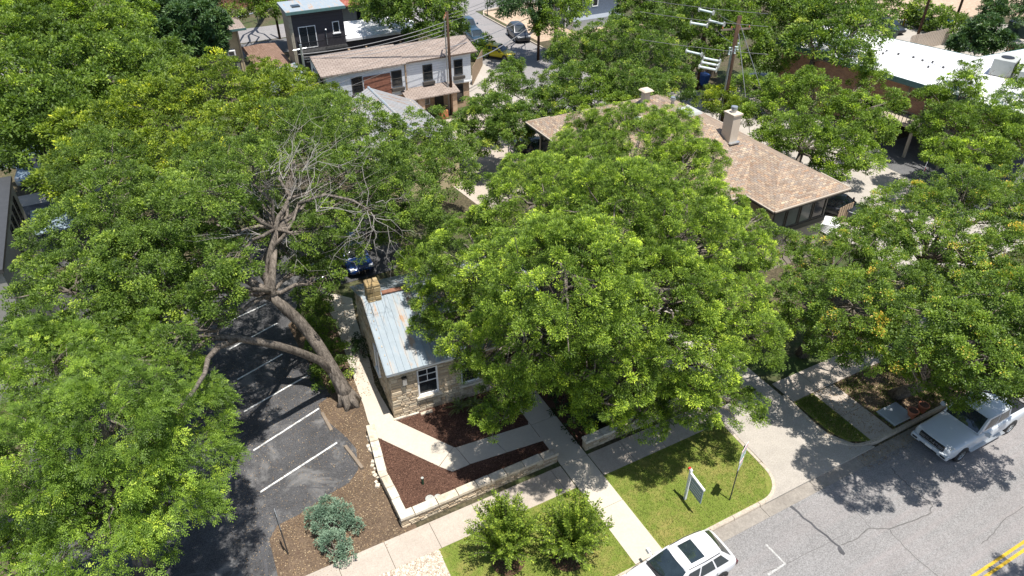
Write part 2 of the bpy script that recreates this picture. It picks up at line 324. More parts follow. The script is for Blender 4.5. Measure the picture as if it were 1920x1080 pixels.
# ---------------------------------------------------------------- mesh helpers
class MB:
    def __init__(s): s.v = []; s.f = []
    def add(s, vs, fs):
        o = len(s.v); s.v += [tuple(v) for v in vs]; s.f += [tuple(i + o for i in f) for f in fs]; return s
    def box(s, x0, x1, y0, y1, z0, z1, rot=0.0, c=None):
        vs = [(x, y, z) for z in (z0, z1) for x, y in ((x0, y0), (x1, y0), (x1, y1), (x0, y1))]
        if rot:
            cx, cy = c if c else ((x0 + x1) / 2, (y0 + y1) / 2); ca, sa = math.cos(rot), math.sin(rot)
            vs = [(cx + (x - cx) * ca - (y - cy) * sa, cy + (x - cx) * sa + (y - cy) * ca, z) for x, y, z in vs]
        return s.add(vs, [(3, 2, 1, 0), (4, 5, 6, 7), (0, 1, 5, 4), (1, 2, 6, 5), (2, 3, 7, 6), (3, 0, 4, 7)])
    def hexa(s, b, t):   # bottom 4 (ccw from above), top 4
        return s.add(list(b) + list(t), [(3, 2, 1, 0), (4, 5, 6, 7), (0, 1, 5, 4), (1, 2, 6, 5), (2, 3, 7, 6), (3, 0, 4, 7)])
    def prism(s, poly, z0, z1):
        n = len(poly); vs = [(p[0], p[1], z0) for p in poly] + [(p[0], p[1], z1) for p in poly]
        a = sum(poly[i][0] * poly[(i + 1) % n][1] - poly[(i + 1) % n][0] * poly[i][1] for i in range(n))
        r = list(range(n))
        if a < 0: r = r[::-1]
        fs = [tuple(reversed(r)), tuple(i + n for i in r)]
        fs += [(r[i], r[(i + 1) % n], r[(i + 1) % n] + n, r[i] + n) for i in range(n)]
        return s.add(vs, fs)
    def sheet(s, poly, z):
        n = len(poly); a = sum(poly[i][0] * poly[(i + 1) % n][1] - poly[(i + 1) % n][0] * poly[i][1] for i in range(n))
        r = list(range(n)) if a > 0 else list(range(n))[::-1]
        return s.add([(p[0], p[1], z) for p in poly], [tuple(r)])
    def quad(s, a, b, c, d): return s.add([a, b, c, d], [(0, 1, 2, 3)])
    def tube(s, pts, rad, n=6, cap=True):
        pts = [Vector(p) for p in pts]; k = len(pts)
        if not hasattr(rad, '__len__'): rad = [rad] * k
        up = Vector((0.3, 0.2, 1)).normalized(); vs = []
        for i, p in enumerate(pts):
            d = (pts[min(i + 1, k - 1)] - pts[max(i - 1, 0)])
            d = d.normalized() if d.length > 1e-9 else Vector((0, 0, 1))
            if abs(d.dot(up)) > 0.97: up = Vector((1, 0.1, 0)).normalized()
            u = d.cross(up).normalized(); v = d.cross(u); up = v if False else up
            for j in range(n):
                a = 2 * math.pi * j / n; vs.append(p + (u * math.cos(a) + v * math.sin(a)) * rad[i])
        fs = [(i * n + j, i * n + (j + 1) % n, (i + 1) * n + (j + 1) % n, (i + 1) * n + j) for i in range(k - 1) for j in range(n)]
        if cap: fs += [tuple(range(n))[::-1], tuple((k - 1) * n + j for j in range(n))]
        return s.add(vs, fs)
    def cyl(s, c, axis, r, h, n=16, r2=None):
        c = Vector(c); a = Vector(axis).normalized(); return s.tube([c, c + a * h], [r, r if r2 is None else r2], n)
    def patch(s, p00, p10, p11, p01, nu=6, nv=4, bulge=0.0, inset=(0, 1, 0, 1), off=0.0, thick=0.0):
        """curved quad patch, bulged along its normal; u from p00 to p10, v to p01"""
        a, b, c, d = map(Vector, (p00, p10, p11, p01)); nrm = (b - a + c - d).cross(d - a + c - b).normalized()
        def P(u, v, o=0): return (a * (1 - u) + b * u) * (1 - v) + (d * (1 - u) + c * u) * v + nrm * (bulge * 4 * (u * (1 - u)) * (0.35 + 2.6 * v * (1 - v)) + off + o)
        vs = []; u0, u1, v0, v1 = inset
        for j in range(nv + 1):
            for i in range(nu + 1): vs.append(P(u0 + (u1 - u0) * i / nu, v0 + (v1 - v0) * j / nv))
        W_ = nu + 1
        fs = [(j * W_ + i, j * W_ + i + 1, (j + 1) * W_ + i + 1, (j + 1) * W_ + i) for j in range(nv) for i in range(nu)]
        return s.add(vs, fs)
    def ball(s, c, r, n=10, m=6, sz=1.0):
        c = Vector(c); vs = [c + Vector((0, 0, r * sz))]
        for i in range(1, m):
            t = math.pi * i / m
            for j in range(n):
                a = 2 * math.pi * j / n; vs.append(c + Vector((r * math.sin(t) * math.cos(a), r * math.sin(t) * math.sin(a), r * sz * math.cos(t))))
        vs.append(c - Vector((0, 0, r * sz))); L = len(vs) - 1
        fs = [(0, 1 + j, 1 + (j + 1) % n) for j in range(n)]
        fs += [(1 + (i - 1) * n + j, 1 + i * n + j, 1 + i * n + (j + 1) % n, 1 + (i - 1) * n + (j + 1) % n) for i in range(1, m - 1) for j in range(n)]
        fs += [(1 + (m - 2) * n + j, L, 1 + (m - 2) * n + (j + 1) % n) for j in range(n)]
        return s.add(vs, fs)
    def text(s, body, size, mat4):
        """lettering as flat mesh faces with a little depth, placed by a 4x4 matrix"""
        cu = bpy.data.curves.new('t', 'FONT'); cu.body = body; cu.size = size; cu.align_x = 'CENTER'; cu.align_y = 'CENTER'; cu.extrude = 0.004
        o = bpy.data.objects.new('t', cu); me = o.to_mesh()
        s.add([mat4 @ v.co for v in me.vertices], [tuple(p.vertices) for p in me.polygons])
        o.to_mesh_clear(); bpy.data.objects.remove(o); bpy.data.curves.remove(cu); return s
    def build(s, name, mat, parent=None, smooth=False, local=True, **tags):
        """link as one mesh object; vertices are world coordinates unless the parent is given and local is True"""
        me = bpy.data.meshes.new(name); me.from_pydata(s.v, [], s.f); me.validate(); me.update()
        if isinstance(mat, str): mat = M[mat]
        me.materials.append(mat)
        if smooth: me.polygons.foreach_set('use_smooth', [True] * len(me.polygons))
        o = bpy.data.objects.new(name, me); S.collection.objects.link(o)
        if parent: o.parent = parent
        for k, v in tags.items(): o[k] = v
        return o

def root(name, label, cat, loc=(0, 0, 0), rz=0.0, group=None):
    o = bpy.data.objects.new(name, None); S.collection.objects.link(o); o.empty_display_size = 0.2
    o.location = loc; o.rotation_euler = (0, 0, rz); o['label'] = label; o['category'] = cat
    if group: o['group'] = group
    return o
def tag(o, label, cat, group=None, kind=None):
    o['label'] = label; o['category'] = cat
    if group: o['group'] = group
    if kind: o['kind'] = kind
    return o
def structure(o): o['kind'] = 'structure'; return o
def copy_tree(o, parent=None):
    c = o.copy(); S.collection.objects.link(c)
    if parent: c.parent = parent
    for ch in list(o.children): copy_tree(ch, c)
    return c
def rel(mb, origin):
    o = Vector(origin); mb.v = [(x - o.x, y - o.y, z - o.z) for x, y, z in mb.v]; return mb
def thing1(name, mb, mat, label, cat, origin=None, group=None, smooth=False):
    """a thing that is one mesh, built in world coordinates, its origin at its base"""
    if origin is None:
        xs = [v[0] for v in mb.v]; ys = [v[1] for v in mb.v]; origin = ((min(xs) + max(xs)) / 2, (min(ys) + max(ys)) / 2, min(v[2] for v in mb.v))
    o = rel(mb, origin).build(name, mat, smooth=smooth); o.location = origin
    return tag(o, label, cat, group)
def P2(lst, z=0.0): return [at(x, y, z) for x, y in lst]

# ---------------------------------------------------------------- ground, street, paths
def sheet(name, poly, z, mat):
    return structure(MB().sheet(poly, z).build(name, mat))
def slab(name, poly, z0, z1, mat):
    return structure(MB().prism(poly, z0, z1).build(name, mat))
KERB_Y = 12.55; ST = -0.12
# base ground with the street trench left out: it lies at street level south of the kerb
sheet('ground', [(-600, KERB_Y + 0.1), (600, KERB_Y + 0.1), (600, 600), (-600, 600)], -0.02, 'base_ground')
sheet('ground', [(-600, -300), (600, -300), (600, KERB_Y + 0.1), (-600, KERB_Y + 0.1)], ST - 0.03, 'base_ground')
sheet('street', [(-80, -2.0), (120, -2.0), (120, 11.8), (-80, 11.8)], ST, 'street')
# gutter with joints
mb = MB()
x = -80.0
while x < 120:
    mb.box(x + 0.01, x + 2.99, 11.8, 12.38, ST - 0.02, ST + 0.012 + 0.004 * rnd.random()); x += 3.0
structure(mb.build('gutter', 'gutter'))
def arc(cx, cy, r, a0, a1, n=8): return [(cx + r * math.cos(R(a0 + (a1 - a0) * i / n)), cy + r * math.sin(R(a0 + (a1 - a0) * i / n))) for i in range(n + 1)]
def kerb(pts, wdt=0.17, z0=ST - 0.02, z1=0.03, seg=1.5, name='kerb', mat='kerb'):
    """kerb stones along a polyline, top edge slightly rounded; the line is the street-side face, offset to the left"""
    pts = [Vector((p[0], p[1], 0)) for p in pts]; mb = MB()
    L = [0]
    for a, b in zip(pts, pts[1:]): L.append(L[-1] + (b - a).length)
    def pos(s):
        for i in range(len(pts) - 1):
            if s <= L[i + 1] + 1e-6: return pts[i].lerp(pts[i + 1], (s - L[i]) / max(1e-6, L[i + 1] - L[i])), (pts[i + 1] - pts[i]).normalized()
        return pts[-1], (pts[-1] - pts[-2]).normalized()
    s = 0; gap = 0.012
    while s < L[-1] - 0.05:
        e = min(s + seg, L[-1]); k = max(1, int((e - s) / 0.25)); ring = []
        dz = rnd.uniform(-0.008, 0.012)
        for i in range(k + 1):
            p, d = pos(s + gap + (e - s - 2 * gap) * i / k); nrm = Vector((-d.y, d.x, 0))
            ring.append([(p + nrm * o_).to_tuple()[:2] + (z,) for o_, z in ((0, z0), (0.015, z1 - 0.05 + dz), (0.05, z1 + dz), (wdt, z1 + dz), (wdt, z0))])
        n = 5; vs = [v for r_ in ring for v in r_]
        fs = [(i * n + j, (i + 1) * n + j, (i + 1) * n + (j + 1) % n, i * n + (j + 1) % n) for i in range(k) for j in range(n)]
        fs += [tuple(range(n)), tuple(k * n + j for j in range(n))[::-1]]
        mb.add(vs, [f[::-1] for f in fs]); s = e
    return structure(mb.build(name, mat))
# driveway mouth: kerb returns on both sides
WL = [(-2.0, 12.38), (19.3, 12.38)] + arc(19.3, 13.9, 1.52, -90, 0, 8)[1:] + [(20.9, 15.6), (21.0, 17.0)]
WRi = [(24.9, 17.0), (24.75, 15.2)] + arc(26.25, 14.2, 1.62, 180, 262, 8) + [(26.6, 12.5), (60, 12.38)]
kerb(WL, 0.19); kerb(WRi, 0.19)
kerb([(-80, 12.38), (-11.5, 12.38)], 0.19)
# driveway slab (right), sloping mouth
slab('driveway', [(19.3, 12.38), (26.3, 12.38), (25.6, 12.9), (24.95, 14.0), (24.9, 17.0), (24.9, 30.0), (20.95, 30.0), (20.95, 17.0), (20.85, 14.2), (20.5, 13.2)], ST - 0.02, -0.004, 'drive')
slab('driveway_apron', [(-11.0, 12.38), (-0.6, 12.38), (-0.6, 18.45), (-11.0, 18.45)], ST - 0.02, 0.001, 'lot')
# sidewalk: separate slabs with joints
def slabs(name, x0, x1, y0, y1, step, mat, axis='x', z=0.015, gap=0.02):
    mb = MB(); s = x0 if axis == 'x' else y0; end = x1 if axis == 'x' else y1
    while s < end - 0.05:
        e = min(s + step, end); dz = rnd.uniform(-0.004, 0.004)
        if axis == 'x': mb.box(s + gap / 2, e - gap / 2, y0, y1, -0.08, z + dz)
        else: mb.box(x0, x1, s + gap / 2, e - gap / 2, -0.08, z + dz)
        s = e
    return structure(mb.build(name, mat))
slabs('sidewalk', -0.35, 12.36, 17.02, 18.42, 2.03, 'sidewalk')
slabs('sidewalk', 13.84, 20.9, 17.02, 18.42, 1.8, 'sidewalk')
slabs('sidewalk', 25.1, 60.0, 16.4, 17.9, 1.9, 'sidewalk', z=0.02)
slabs('walkway', 12.40, 13.80, 12.6, 24.0, 2.9, 'concrete', 'y', 0.022)
slabs('walkway', 26.45, 27.95, 12.6, 16.35, 1.9, 'sidewalk', 'y', 0.018)
# path past the cottage
pth = [(630, 560), (706, 820), (823, 875), (848.6, 885), (881, 871), (1019, 826.6), (991, 797), (854, 840), (740, 788), (702.5, 720), (690, 665), (668, 600), (660, 560)]
L1 = P2([(600, 545), (630, 610), (660, 700), (672, 735), (682, 761), (690, 790), (706, 820), (823, 875)])
L2 = P2([(660, 560), (668, 600), (690, 665), (702.5, 720), (715, 745), (728, 767), (740, 788), (850, 839)])
mbp = MB()
def pslab(poly): mbp.prism([(p.x, p.y) for p in poly], -0.06, 0.035 + rnd.uniform(-0.002, 0.003))
jn = [0, 2, 6, 7]
for a, b in zip(jn, jn[1:]):
    A = [L1[i] for i in range(a, b + 1)]; B = [L2[i] for i in range(a, b + 1)]
    A = [p.lerp(q, 0.0) for p, q in zip(A, B)]; pslab(A + B[::-1])
pslab(P2([(824, 875.5), (848.6, 885), (880.5, 871.3), (855, 840.2), (850.5, 839.3)]))
pslab(P2([(881.5, 870.6), (950, 848.8), (918, 820), (855.5, 839.8)]))
pslab([at(950.7, 848.5), at(1019, 826.6), Vector((12.37, 20.4, 0)), Vector((12.37, 21.55, 0)), at(991, 797), at(918.7, 819.6)])
structure(mbp.build('path', 'concrete'))
# parking lot left of the cottage and strip of leaf litter
lot_edge = P2([(505, 1012), (520, 985), (560, 965), (612, 930), (655, 905), (672, 880), (668, 842), (652, 822), (605, 782), (597, 758), (620, 742), (560, 650), (540, 610), (600, 545), (740, 505), (760, 470)])
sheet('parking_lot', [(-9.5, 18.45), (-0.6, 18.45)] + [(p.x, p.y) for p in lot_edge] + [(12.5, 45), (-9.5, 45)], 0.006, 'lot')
sheet('leaf_strip', [(-0.6, 18.42), (5.2, 18.42), (5.2, 24.5), (7.2, 38), (-0.6, 38)], 0.0, 'litter_ground')
sheet('mulch_bed', [(4.75, 18.7), (12.4, 18.7), (12.4, 25.5), (6.4, 25.2), (5.3, 24.6)], 0.012, 'mulch')
sheet('lawn', [(5.45, 12.56), (12.4, 12.56), (12.4, 17.02), (5.6, 17.02)], 0.006, 'lawn')
sheet('lawn', [(13.8, 12.56)] + [(19.3, 12.56)] + arc(19.3, 13.9, 1.35, -90, 0, 6)[1:] + [(20.72, 15.6), (20.8, 17.02), (13.8, 17.02)], 0.006, 'lawn')
sheet('pebble_bed', [(1.8, 12.6), (5.5, 12.6), (5.65, 17.02), (1.8, 17.02)], 0.004, 'pebbles')
sheet('lawn', [(25.1, 14.1), (25.4, 13.2), (26.45, 12.65), (26.45, 16.4), (25.1, 16.4)], 0.004, 'lawn')
sheet('planting_strip', [(27.95, 12.56), (60, 12.56), (60, 16.4), (27.95, 16.4)], 0.004, 'litter_ground')
sheet('ground_cover_bed', [(13.85, 18.9), (20.7, 18.9), (20.7, 24.0), (13.85, 24.0)], 0.010, 'mulch')
sheet('mulch_circle', [(p[0], p[1]) for p in arc(10.2, 14.3, 0.8, 0, 360, 14)[:-1]], 0.012, 'mulch')
sheet('mulch_circle', [(p[0], p[1]) for p in arc(7.9, 15.2, 0.7, 0, 360, 14)[:-1]], 0.012, 'mulch')
# far ground
sheet('alley', [(40.2, 20), (55.2, 20), (56.0, 34), (56.5, 52), (44, 56), (40.2, 46)], 0.004, 'drive')
sheet('alley', [(52.0, 18), (66, 18), (66, 36), (52.4, 36)], 0.010, 'lot_far')
sheet('driveway', [(28.9, 56), (34.6, 56), (34.6, 72), (28.9, 66)], 0.004, 'drive')
sheet('parking_lot', [(20, 41), (31, 45.5), (31, 59), (18, 59)], 0.004, 'sidewalk')
sheet('street', [(34.6, 44), (43.4, 58), (43.4, 92.5), (34.6, 92.5)], 0.008, 'street')
sheet('street', [(-80, 92.5), (120, 92.5), (120, 98.6), (-80, 98.6)], 0.012, 'street')
sheet('parking_lot', [(-5, 86.5), (34.2, 86.5), (34.2, 92.2), (-5, 92.2)], 0.004, 'lot_far')
sheet('ground', [(44.2, 76), (60, 76), (60, 91.5), (44.2, 91.5)], 0.006, 'dirt_tan')
kerb([(43.4, 60), (43.4, 89.5), (44.4, 91.6), (47, 92.3), (60, 92.5)], 0.2, 0.0, 0.16, 3)
sheet('ground', [(92, 63.5), (230, -10), (280, 120), (85, 130)], 0.006, 'dirt_tan')
sheet('parking_lot', [(70, 40), (84, 66), (93, 62.5), (104, 52), (118, 40), (90, 34)], 0.008, 'drive')
sheet('driveway', [(-13.5, 48), (-6, 48), (-6, 58.5), (-13.5, 58.5)], 0.004, 'lot')
sheet('driveway', [(-14, 58.5), (-5, 58.5), (-5, 60.5), (-14, 60.5)], 0.006, 'drive')
sheet('lawn', [(-14, 60.5), (-9, 60.5), (-9, 66), (-14, 66)], 0.004, 'base_ground')

def line(px, wdt, mat, z, name, zz=0.0, parent=None):
    pts = [at(a, b, zz) for a, b in px]; mb = MB(); vs = []
    for i, p in enumerate(pts):
        d = (pts[min(i + 1, len(pts) - 1)] - pts[max(0, i - 1)]).normalized(); n = Vector((-d.y, d.x, 0))
        ww = wdt[i] if hasattr(wdt, '__len__') else wdt
        vs += [(p.x + n.x * ww / 2, p.y + n.y * ww / 2, z), (p.x - n.x * ww / 2, p.y - n.y * ww / 2, z)]
    fs = [(2 * i + 1, 2 * i + 3, 2 * i + 2, 2 * i) for i in range(len(pts) - 1)]
    o = mb.add(vs, fs).build(name, mat); return structure(o)
def jagged(px, n=5, amp=3.0):
    out = []
    for (a, b), (c, d) in zip(px, px[1:]):
        for i in range(n):
            t = i / n; out.append((a + (c - a) * t + rnd.uniform(-amp, amp), b + (d - b) * t + rnd.uniform(-amp, amp) * 0.7))
    return out + [px[-1]]
LINEZ = 0.013
for a in ([(488, 923), (632, 830)], [(475, 845), (598, 766)], [(457, 772), (577, 704)], [(445, 712), (530, 664)], [(430, 655), (520, 606)], [(420, 607), (500, 570)], [(18, 1035), (85, 1041)]):
    line(a, 0.10, 'line_white', LINEZ, 'parking_line')
line([(1436, 1021), (1472, 1057), (1440, 1078)], 0.10, 'line_faint', ST + 0.005, 'parking_mark', ST)
for off in (0.0, 0.24):
    mb = MB(); mb.sheet([(-80, 5.55 + off), (120, 5.55 + off), (120, 5.67 + off), (-80, 5.67 + off)], ST + 0.005); structure(mb.build('centre_line', 'line_yellow'))
line(jagged([(1484, 950), (1530, 990), (1568, 1020), (1583, 1040)], 4, 2), [0.16] + [0.10] * 9 + [0.2, 0.22, 0.12], 'tar', ST + 0.004, 'road_crack', ST)
for c_, w_ in (([(1578, 1022), (1610, 1008), (1630, 990), (1665, 992), (1700, 980), (1745, 962), (1748, 945), (1715, 920), (1692, 900), (1672, 878)], 0.05), ([(1575, 930), (1605, 958), (1632, 988)], 0.025),
               ([(1668, 992), (1700, 1030), (1735, 1062), (1760, 1082)], 0.035), ([(1920, 950), (1880, 975), (1865, 1000), (1840, 1020)], 0.03), ([(1430, 1075), (1500, 1045), (1590, 1000)], 0.02)):
    line(jagged(c_, 5, 2.2), w_, 'crack', ST + 0.003, 'road_crack', ST)
for c_, w_ in (([(430, 870), (500, 830), (560, 800), (590, 780)], 0.05), ([(485, 915), (470, 950), (490, 1000), (500, 1080)], 0.12), ([(488, 915), (560, 915), (640, 915)], 0.05)):
    line(jagged(c_, 5, 2), w_, 'tar', 0.0105, 'lot_crack')

# scatter: leaf litter, pebbles, grass blades, mulch chips (nobody could count them)
def inpoly(x, y, poly):
    ins = np.zeros(len(x), bool); n = len(poly)
    for i in range(n):
        x1, y1 = poly[i][0], poly[i][1]; x2, y2 = poly[(i + 1) % n][0], poly[(i + 1) % n][1]
        c = ((y1 > y) != (y2 > y)); xi = (x2 - x1) * (y - y1) / ((y2 - y1) if abs(y2 - y1) > 1e-9 else 1e-9) + x1
        ins ^= (c & (x < xi))
    return ins
def np_mesh(name, V, F, mat, parent=None, loc=(0, 0, 0), tint=None, k=3):
    me = bpy.data.meshes.new(name); nv = len(V); nf = len(F)
    me.vertices.add(nv); me.vertices.foreach_set('co', V.astype(np.float32).ravel())
    me.loops.add(nf * k); me.loops.foreach_set('vertex_index', F.astype(np.int32).ravel())
    me.polygons.add(nf); me.polygons.foreach_set('loop_start', np.arange(0, nf * k, k, dtype=np.int32))
    try: me.polygons.foreach_set('loop_total', np.full(nf, k, np.int32))
    except Exception: pass
    me.update(calc_edges=True)
    if tint is not None:
        at_ = me.attributes.new('tint', 'FLOAT', 'POINT'); at_.data.foreach_set('value', tint.astype(np.float32))
    me.materials.append(M[mat] if isinstance(mat, str) else mat)
    o = bpy.data.objects.new(name, me); S.collection.objects.link(o); o.location = loc
    if parent: o.parent = parent
    return o
def scatter(name, poly, n, size, mat, z, label, tilt=0.25, aspect=0.6, seed=1, up=False, weight=None, cat=None):
    r = np.random.RandomState(seed); xs = [p[0] for p in poly]; ys = [p[1] for p in poly]
    x = r.uniform(min(xs), max(xs), n * 3); y = r.uniform(min(ys), max(ys), n * 3); k = inpoly(x, y, poly)
    if weight is not None: k &= r.rand(len(x)) < weight(x, y)
    x = x[k][:n]; y = y[k][:n]; n = len(x); a = r.uniform(0, 2 * np.pi, n); s = size * r.uniform(0.5, 1.4, n)
    if up:
        lean = r.normal(0, 0.35, (n, 2)); ww = s * 0.16
        V = np.stack([np.stack([x - np.cos(a) * ww, y - np.sin(a) * ww, np.full(n, z)], 1), np.stack([x + np.cos(a) * ww, y + np.sin(a) * ww, np.full(n, z)], 1),
                      np.stack([x + lean[:, 0] * s, y + lean[:, 1] * s, z + s], 1)], 1).reshape(-1, 3)
        F = np.arange(3 * n).reshape(-1, 3)
        o = np_mesh(name, V, F, mat)
    else:
        ca, sa = np.cos(a), np.sin(a); h = r.uniform(0.003, 0.02, n); t = r.normal(0, tilt, n) * s
        def pt(u, v, dz): return np.stack([x + (u * ca - v * sa) * s, y + (u * sa + v * ca) * s, z + np.maximum(h + dz, 0.002)], 1)
        V = np.stack([pt(-0.5, 0, t), pt(0, -0.5 * aspect, 0), pt(0.5, 0, t), pt(0, 0.5 * aspect, -t)], 1).reshape(-1, 3)
        i = np.arange(n) * 4; F = np.concatenate([np.stack([i, i + 1, i + 2], 1), np.stack([i, i + 2, i + 3], 1)])
        o = np_mesh(name, V, F, mat)
    return tag(o, label, cat or name.replace('_', ' '), kind='stuff')

lit_poly = [(-0.6, 18.42), (5.0, 18.42)] + [(p.x, p.y) for p in P2([(720, 900), (706, 820), (682, 761), (665, 720), (655, 690), (600, 560)])] + [(p.x, p.y) for p in reversed(lot_edge[:14])]
scatter('leaf_litter', lit_poly, 4200, 0.055, 'litter', 0.012, 'dry tan leaves lying over the brown strip between the parking lot and the low wall', seed=3)
scatter('leaf_litter', [(-2, 18), (4.5, 18), (4.5, 33), (-2, 33)], 3000, 0.045, 'litter', 0.0075, 'sparse fallen leaves sprinkled on the dark parking lot asphalt', seed=4)
scatter('leaf_litter', [(25.1, 12.6), (40, 12.6), (40, 16.4), (25.1, 16.4)], 5000, 0.07, 'litter', 0.008, 'brown leaves under the trees beside the pickup truck', seed=5)
scatter('leaf_litter', [(25.0, 11.5), (40, 11.9), (40, 12.4), (25.0, 12.4)], 1500, 0.06, 'litter', ST + 0.01, 'brown leaves gathered in the gutter in front of the pickup truck', seed=6)
scatter('leaf_litter', [(5.2, 27), (6.7, 27), (7.5, 38), (5.5, 38)], 900, 0.07, 'litter', 0.035, 'dry leaves on the shaded path west of the stone cottage', seed=8)
scatter('mulch_chips', [(4.95, 18.95), (12.3, 18.95), (12.3, 25.0), (6.6, 24.7), (5.3, 24.4)], 14000, 0.07, 'chips', 0.014, 'dark red brown mulch chips in the bed in front of the cottage', seed=9, aspect=0.4, weight=lambda x, y: np.where(inpoly(x, y, [(p.x, p.y) for p in L1 + [at(848.6, 885)] + [at(1025, 826), at(995, 793)] + L2[::-1]]), 0, 1))
scatter('pebbles', [(2.2, 15.2), (5.45, 15.2), (5.6, 17.0), (2.2, 17.0)], 7000, 0.085, 'pebble', 0.006, 'pale pebbles beside the lawn at the bottom edge of the photo', seed=10, aspect=0.8)
for pi, poly, lb in ((0, [(5.6, 12.6), (12.38, 12.6), (12.38, 17.0), (5.75, 17.0)], 'mown grass left of the front walkway around the two shrubs'), (1, [(13.84, 12.6), (19.6, 12.6), (20.6, 13.8), (20.65, 16.98), (13.84, 16.98)], 'mown grass right of the front walkway under the two signs')):
    scatter('grass', poly, 26000, 0.055, 'blades', 0.006, lb, seed=20 + pi, up=True)
scatter('grass', [(25.2, 13.9), (25.6, 13.1), (26.4, 12.8), (26.4, 16.3), (25.2, 16.3)], 4500, 0.09, 'blades', 0.006, 'thin grass between the driveway and the right walkway in tree shade', seed=23, up=True)

scatter('grass', [(28.0, 12.7), (33, 12.7), (33, 16.3), (28.0, 16.3)], 7000, 0.09, 'blades', 0.006, 'patchy grass among fallen leaves under the oak beside the pickup', seed=24, up=True, weight=lambda x, y: np.clip(0.5 + np.sin(x * 2.1 + 1) * np.sin(y * 2.7) * 0.7, 0, 1))
# ---------------------------------------------------------------- trees
def smooth_noise(d, seed):
    r = np.random.RandomState(seed); out = np.zeros(len(d))
    for i in range(7):
        k = r.normal(0, 1, 3) * (1.6 + 0.55 * i); out += np.sin(d @ k + r.uniform(0, 6.28)) / (1 + 0.35 * i)
    return out / 3.2
def crown(lobes, seed, dens=1.0, rc=0.5, per=120, L=0.16, W=0.06, k=1, flat=0.65, droop=0.15, inner=0.28, rough=0.2, zmin=-0.5, spread=0.35, tipf=0.0):
    """leaves of one crown: (vertices, triangles, tint, clump centres). lobes: world (x,y,z,rx,ry,rz)"""
    r = np.random.RandomState(seed); Cs = []; Os = []; lob = np.array(lobes, float)
    for i, lb in enumerate(lob):
        c = lb[:3]; rad = lb[3:6]; area = 4 * np.pi * (rad.prod()) ** (2 / 3.0); n = int(dens * area * 1.15) + 3
        d = r.normal(size=(n, 3)); d /= np.linalg.norm(d, axis=1)[:, None]; d = d[d[:, 2] > zmin]; n = len(d)
        rr = 0.88 + rough * smooth_noise(d * 1.3, seed * 31 + i) + 0.13 * smooth_noise(d * 3.6, seed * 17 + i) + r.normal(0, 0.085, n)
        inn = r.rand(n) < inner; rr = np.where(inn, rr * r.uniform(0.4, 0.85, n), rr)
        p = c + d * rad * rr[:, None]
        keep = np.ones(n, bool)
        for j, l2 in enumerate(lob):
            if j != i:
                q = np.linalg.norm((p - l2[:3]) / l2[3:6], axis=1); keep &= ~(q < 0.62)
        Cs.append(p[keep]); Os.append(d[keep])
    C = np.concatenate(Cs); O = np.concatenate(Os); m = len(C)
    cs = r.uniform(0.65, 1.35, m); ct = np.clip(r.normal(0.42, 0.2, m) + 0.12 * smooth_noise(C * 0.35, seed + 5), 0, 1)
    cnt = (per * r.uniform(0.5, 1.3, m) * cs).astype(int) // max(1, k // 1) + 1
    idx = np.repeat(np.arange(m), cnt); n = len(idx)
    d = r.normal(size=(n, 3)); d /= np.linalg.norm(d, axis=1)[:, None]
    d = d + O[idx] * 0.45 + np.array([0, 0, 0.35]); d /= np.linalg.norm(d, axis=1)[:, None]
    u = r.rand(n) ** 0.45
    org = C[idx] + d * (rc * cs[idx] * u)[:, None] * np.array([1, 1, flat])
    dr = d + r.normal(0, spread, (n, 3)) + O[idx] * 0.3 - np.array([0, 0, droop]); dr /= np.linalg.norm(dr, axis=1)[:, None]
    n0 = np.array([0, -0.12, 1.0]) + r.normal(0, 0.38, (n, 3)) + O[idx] * 0.2
    sd_ = np.cross(dr, n0); sd_ /= np.linalg.norm(sd_, axis=1)[:, None] + 1e-9; nn = np.cross(sd_, dr)
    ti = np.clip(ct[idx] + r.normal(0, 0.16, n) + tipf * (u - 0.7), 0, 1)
    if k > 1:
        Ls = L * r.uniform(0.7, 1.2, n); P = []; D = []; Nn = []; T = []
        for j in range(k):
            t = (j + 0.6) / k; pos = org + dr * (Ls * t)[:, None] - np.array([0, 0, 1.0]) * (0.35 * Ls * t * t)[:, None]
            if j == k - 1: dd = dr - np.array([0, 0, 0.5])
            else: dd = sd_ * (1 if j % 2 else -1) * 0.85 + dr * 0.55 - np.array([0, 0, 0.18])
            dd = dd + r.normal(0, 0.12, (n, 3)); P.append(pos); D.append(dd / np.linalg.norm(dd, axis=1)[:, None]); Nn.append(nn); T.append(ti)
        org = np.concatenate(P); dr = np.concatenate(D); nn = np.concatenate(Nn); ti = np.concatenate(T); n = len(org)
        sd_ = np.cross(dr, nn); sd_ /= np.linalg.norm(sd_, axis=1)[:, None] + 1e-9; nn = np.cross(sd_, dr); LL = L * 0.42 * r.uniform(0.8, 1.2, n)
    else: LL = L * r.uniform(0.65, 1.3, n) * np.repeat(r.uniform(0.8, 1.25, m), cnt)
    WW = W * r.uniform(0.8, 1.2, n)
    tip = org + dr * LL[:, None]; mid = org + dr * (LL * 0.45)[:, None] + nn * (WW * 0.18)[:, None]
    V = np.stack([org, mid + sd_ * (WW / 2)[:, None], tip, mid - sd_ * (WW / 2)[:, None]], 1).reshape(-1, 3)
    i4 = np.arange(n) * 4; F = np.stack([i4, i4 + 1, i4 + 2, i4, i4 + 2, i4 + 3], 1).reshape(-1, 3)
    return V, F, np.repeat(ti, 4), C
NLEAF = [0]
def wobble(a, b, n, amp, rr):
    a = Vector(a); b = Vector(b); L = (b - a).length; out = []
    for i in range(n + 1):
        t = i / n; p = a.lerp(b, t)
        if 0 < i < n: p += Vector((rr.uniform(-1, 1), rr.uniform(-1, 1), rr.uniform(-0.6, 0.9))) * amp * L * math.sin(math.pi * t)
        out.append(p)
    return out
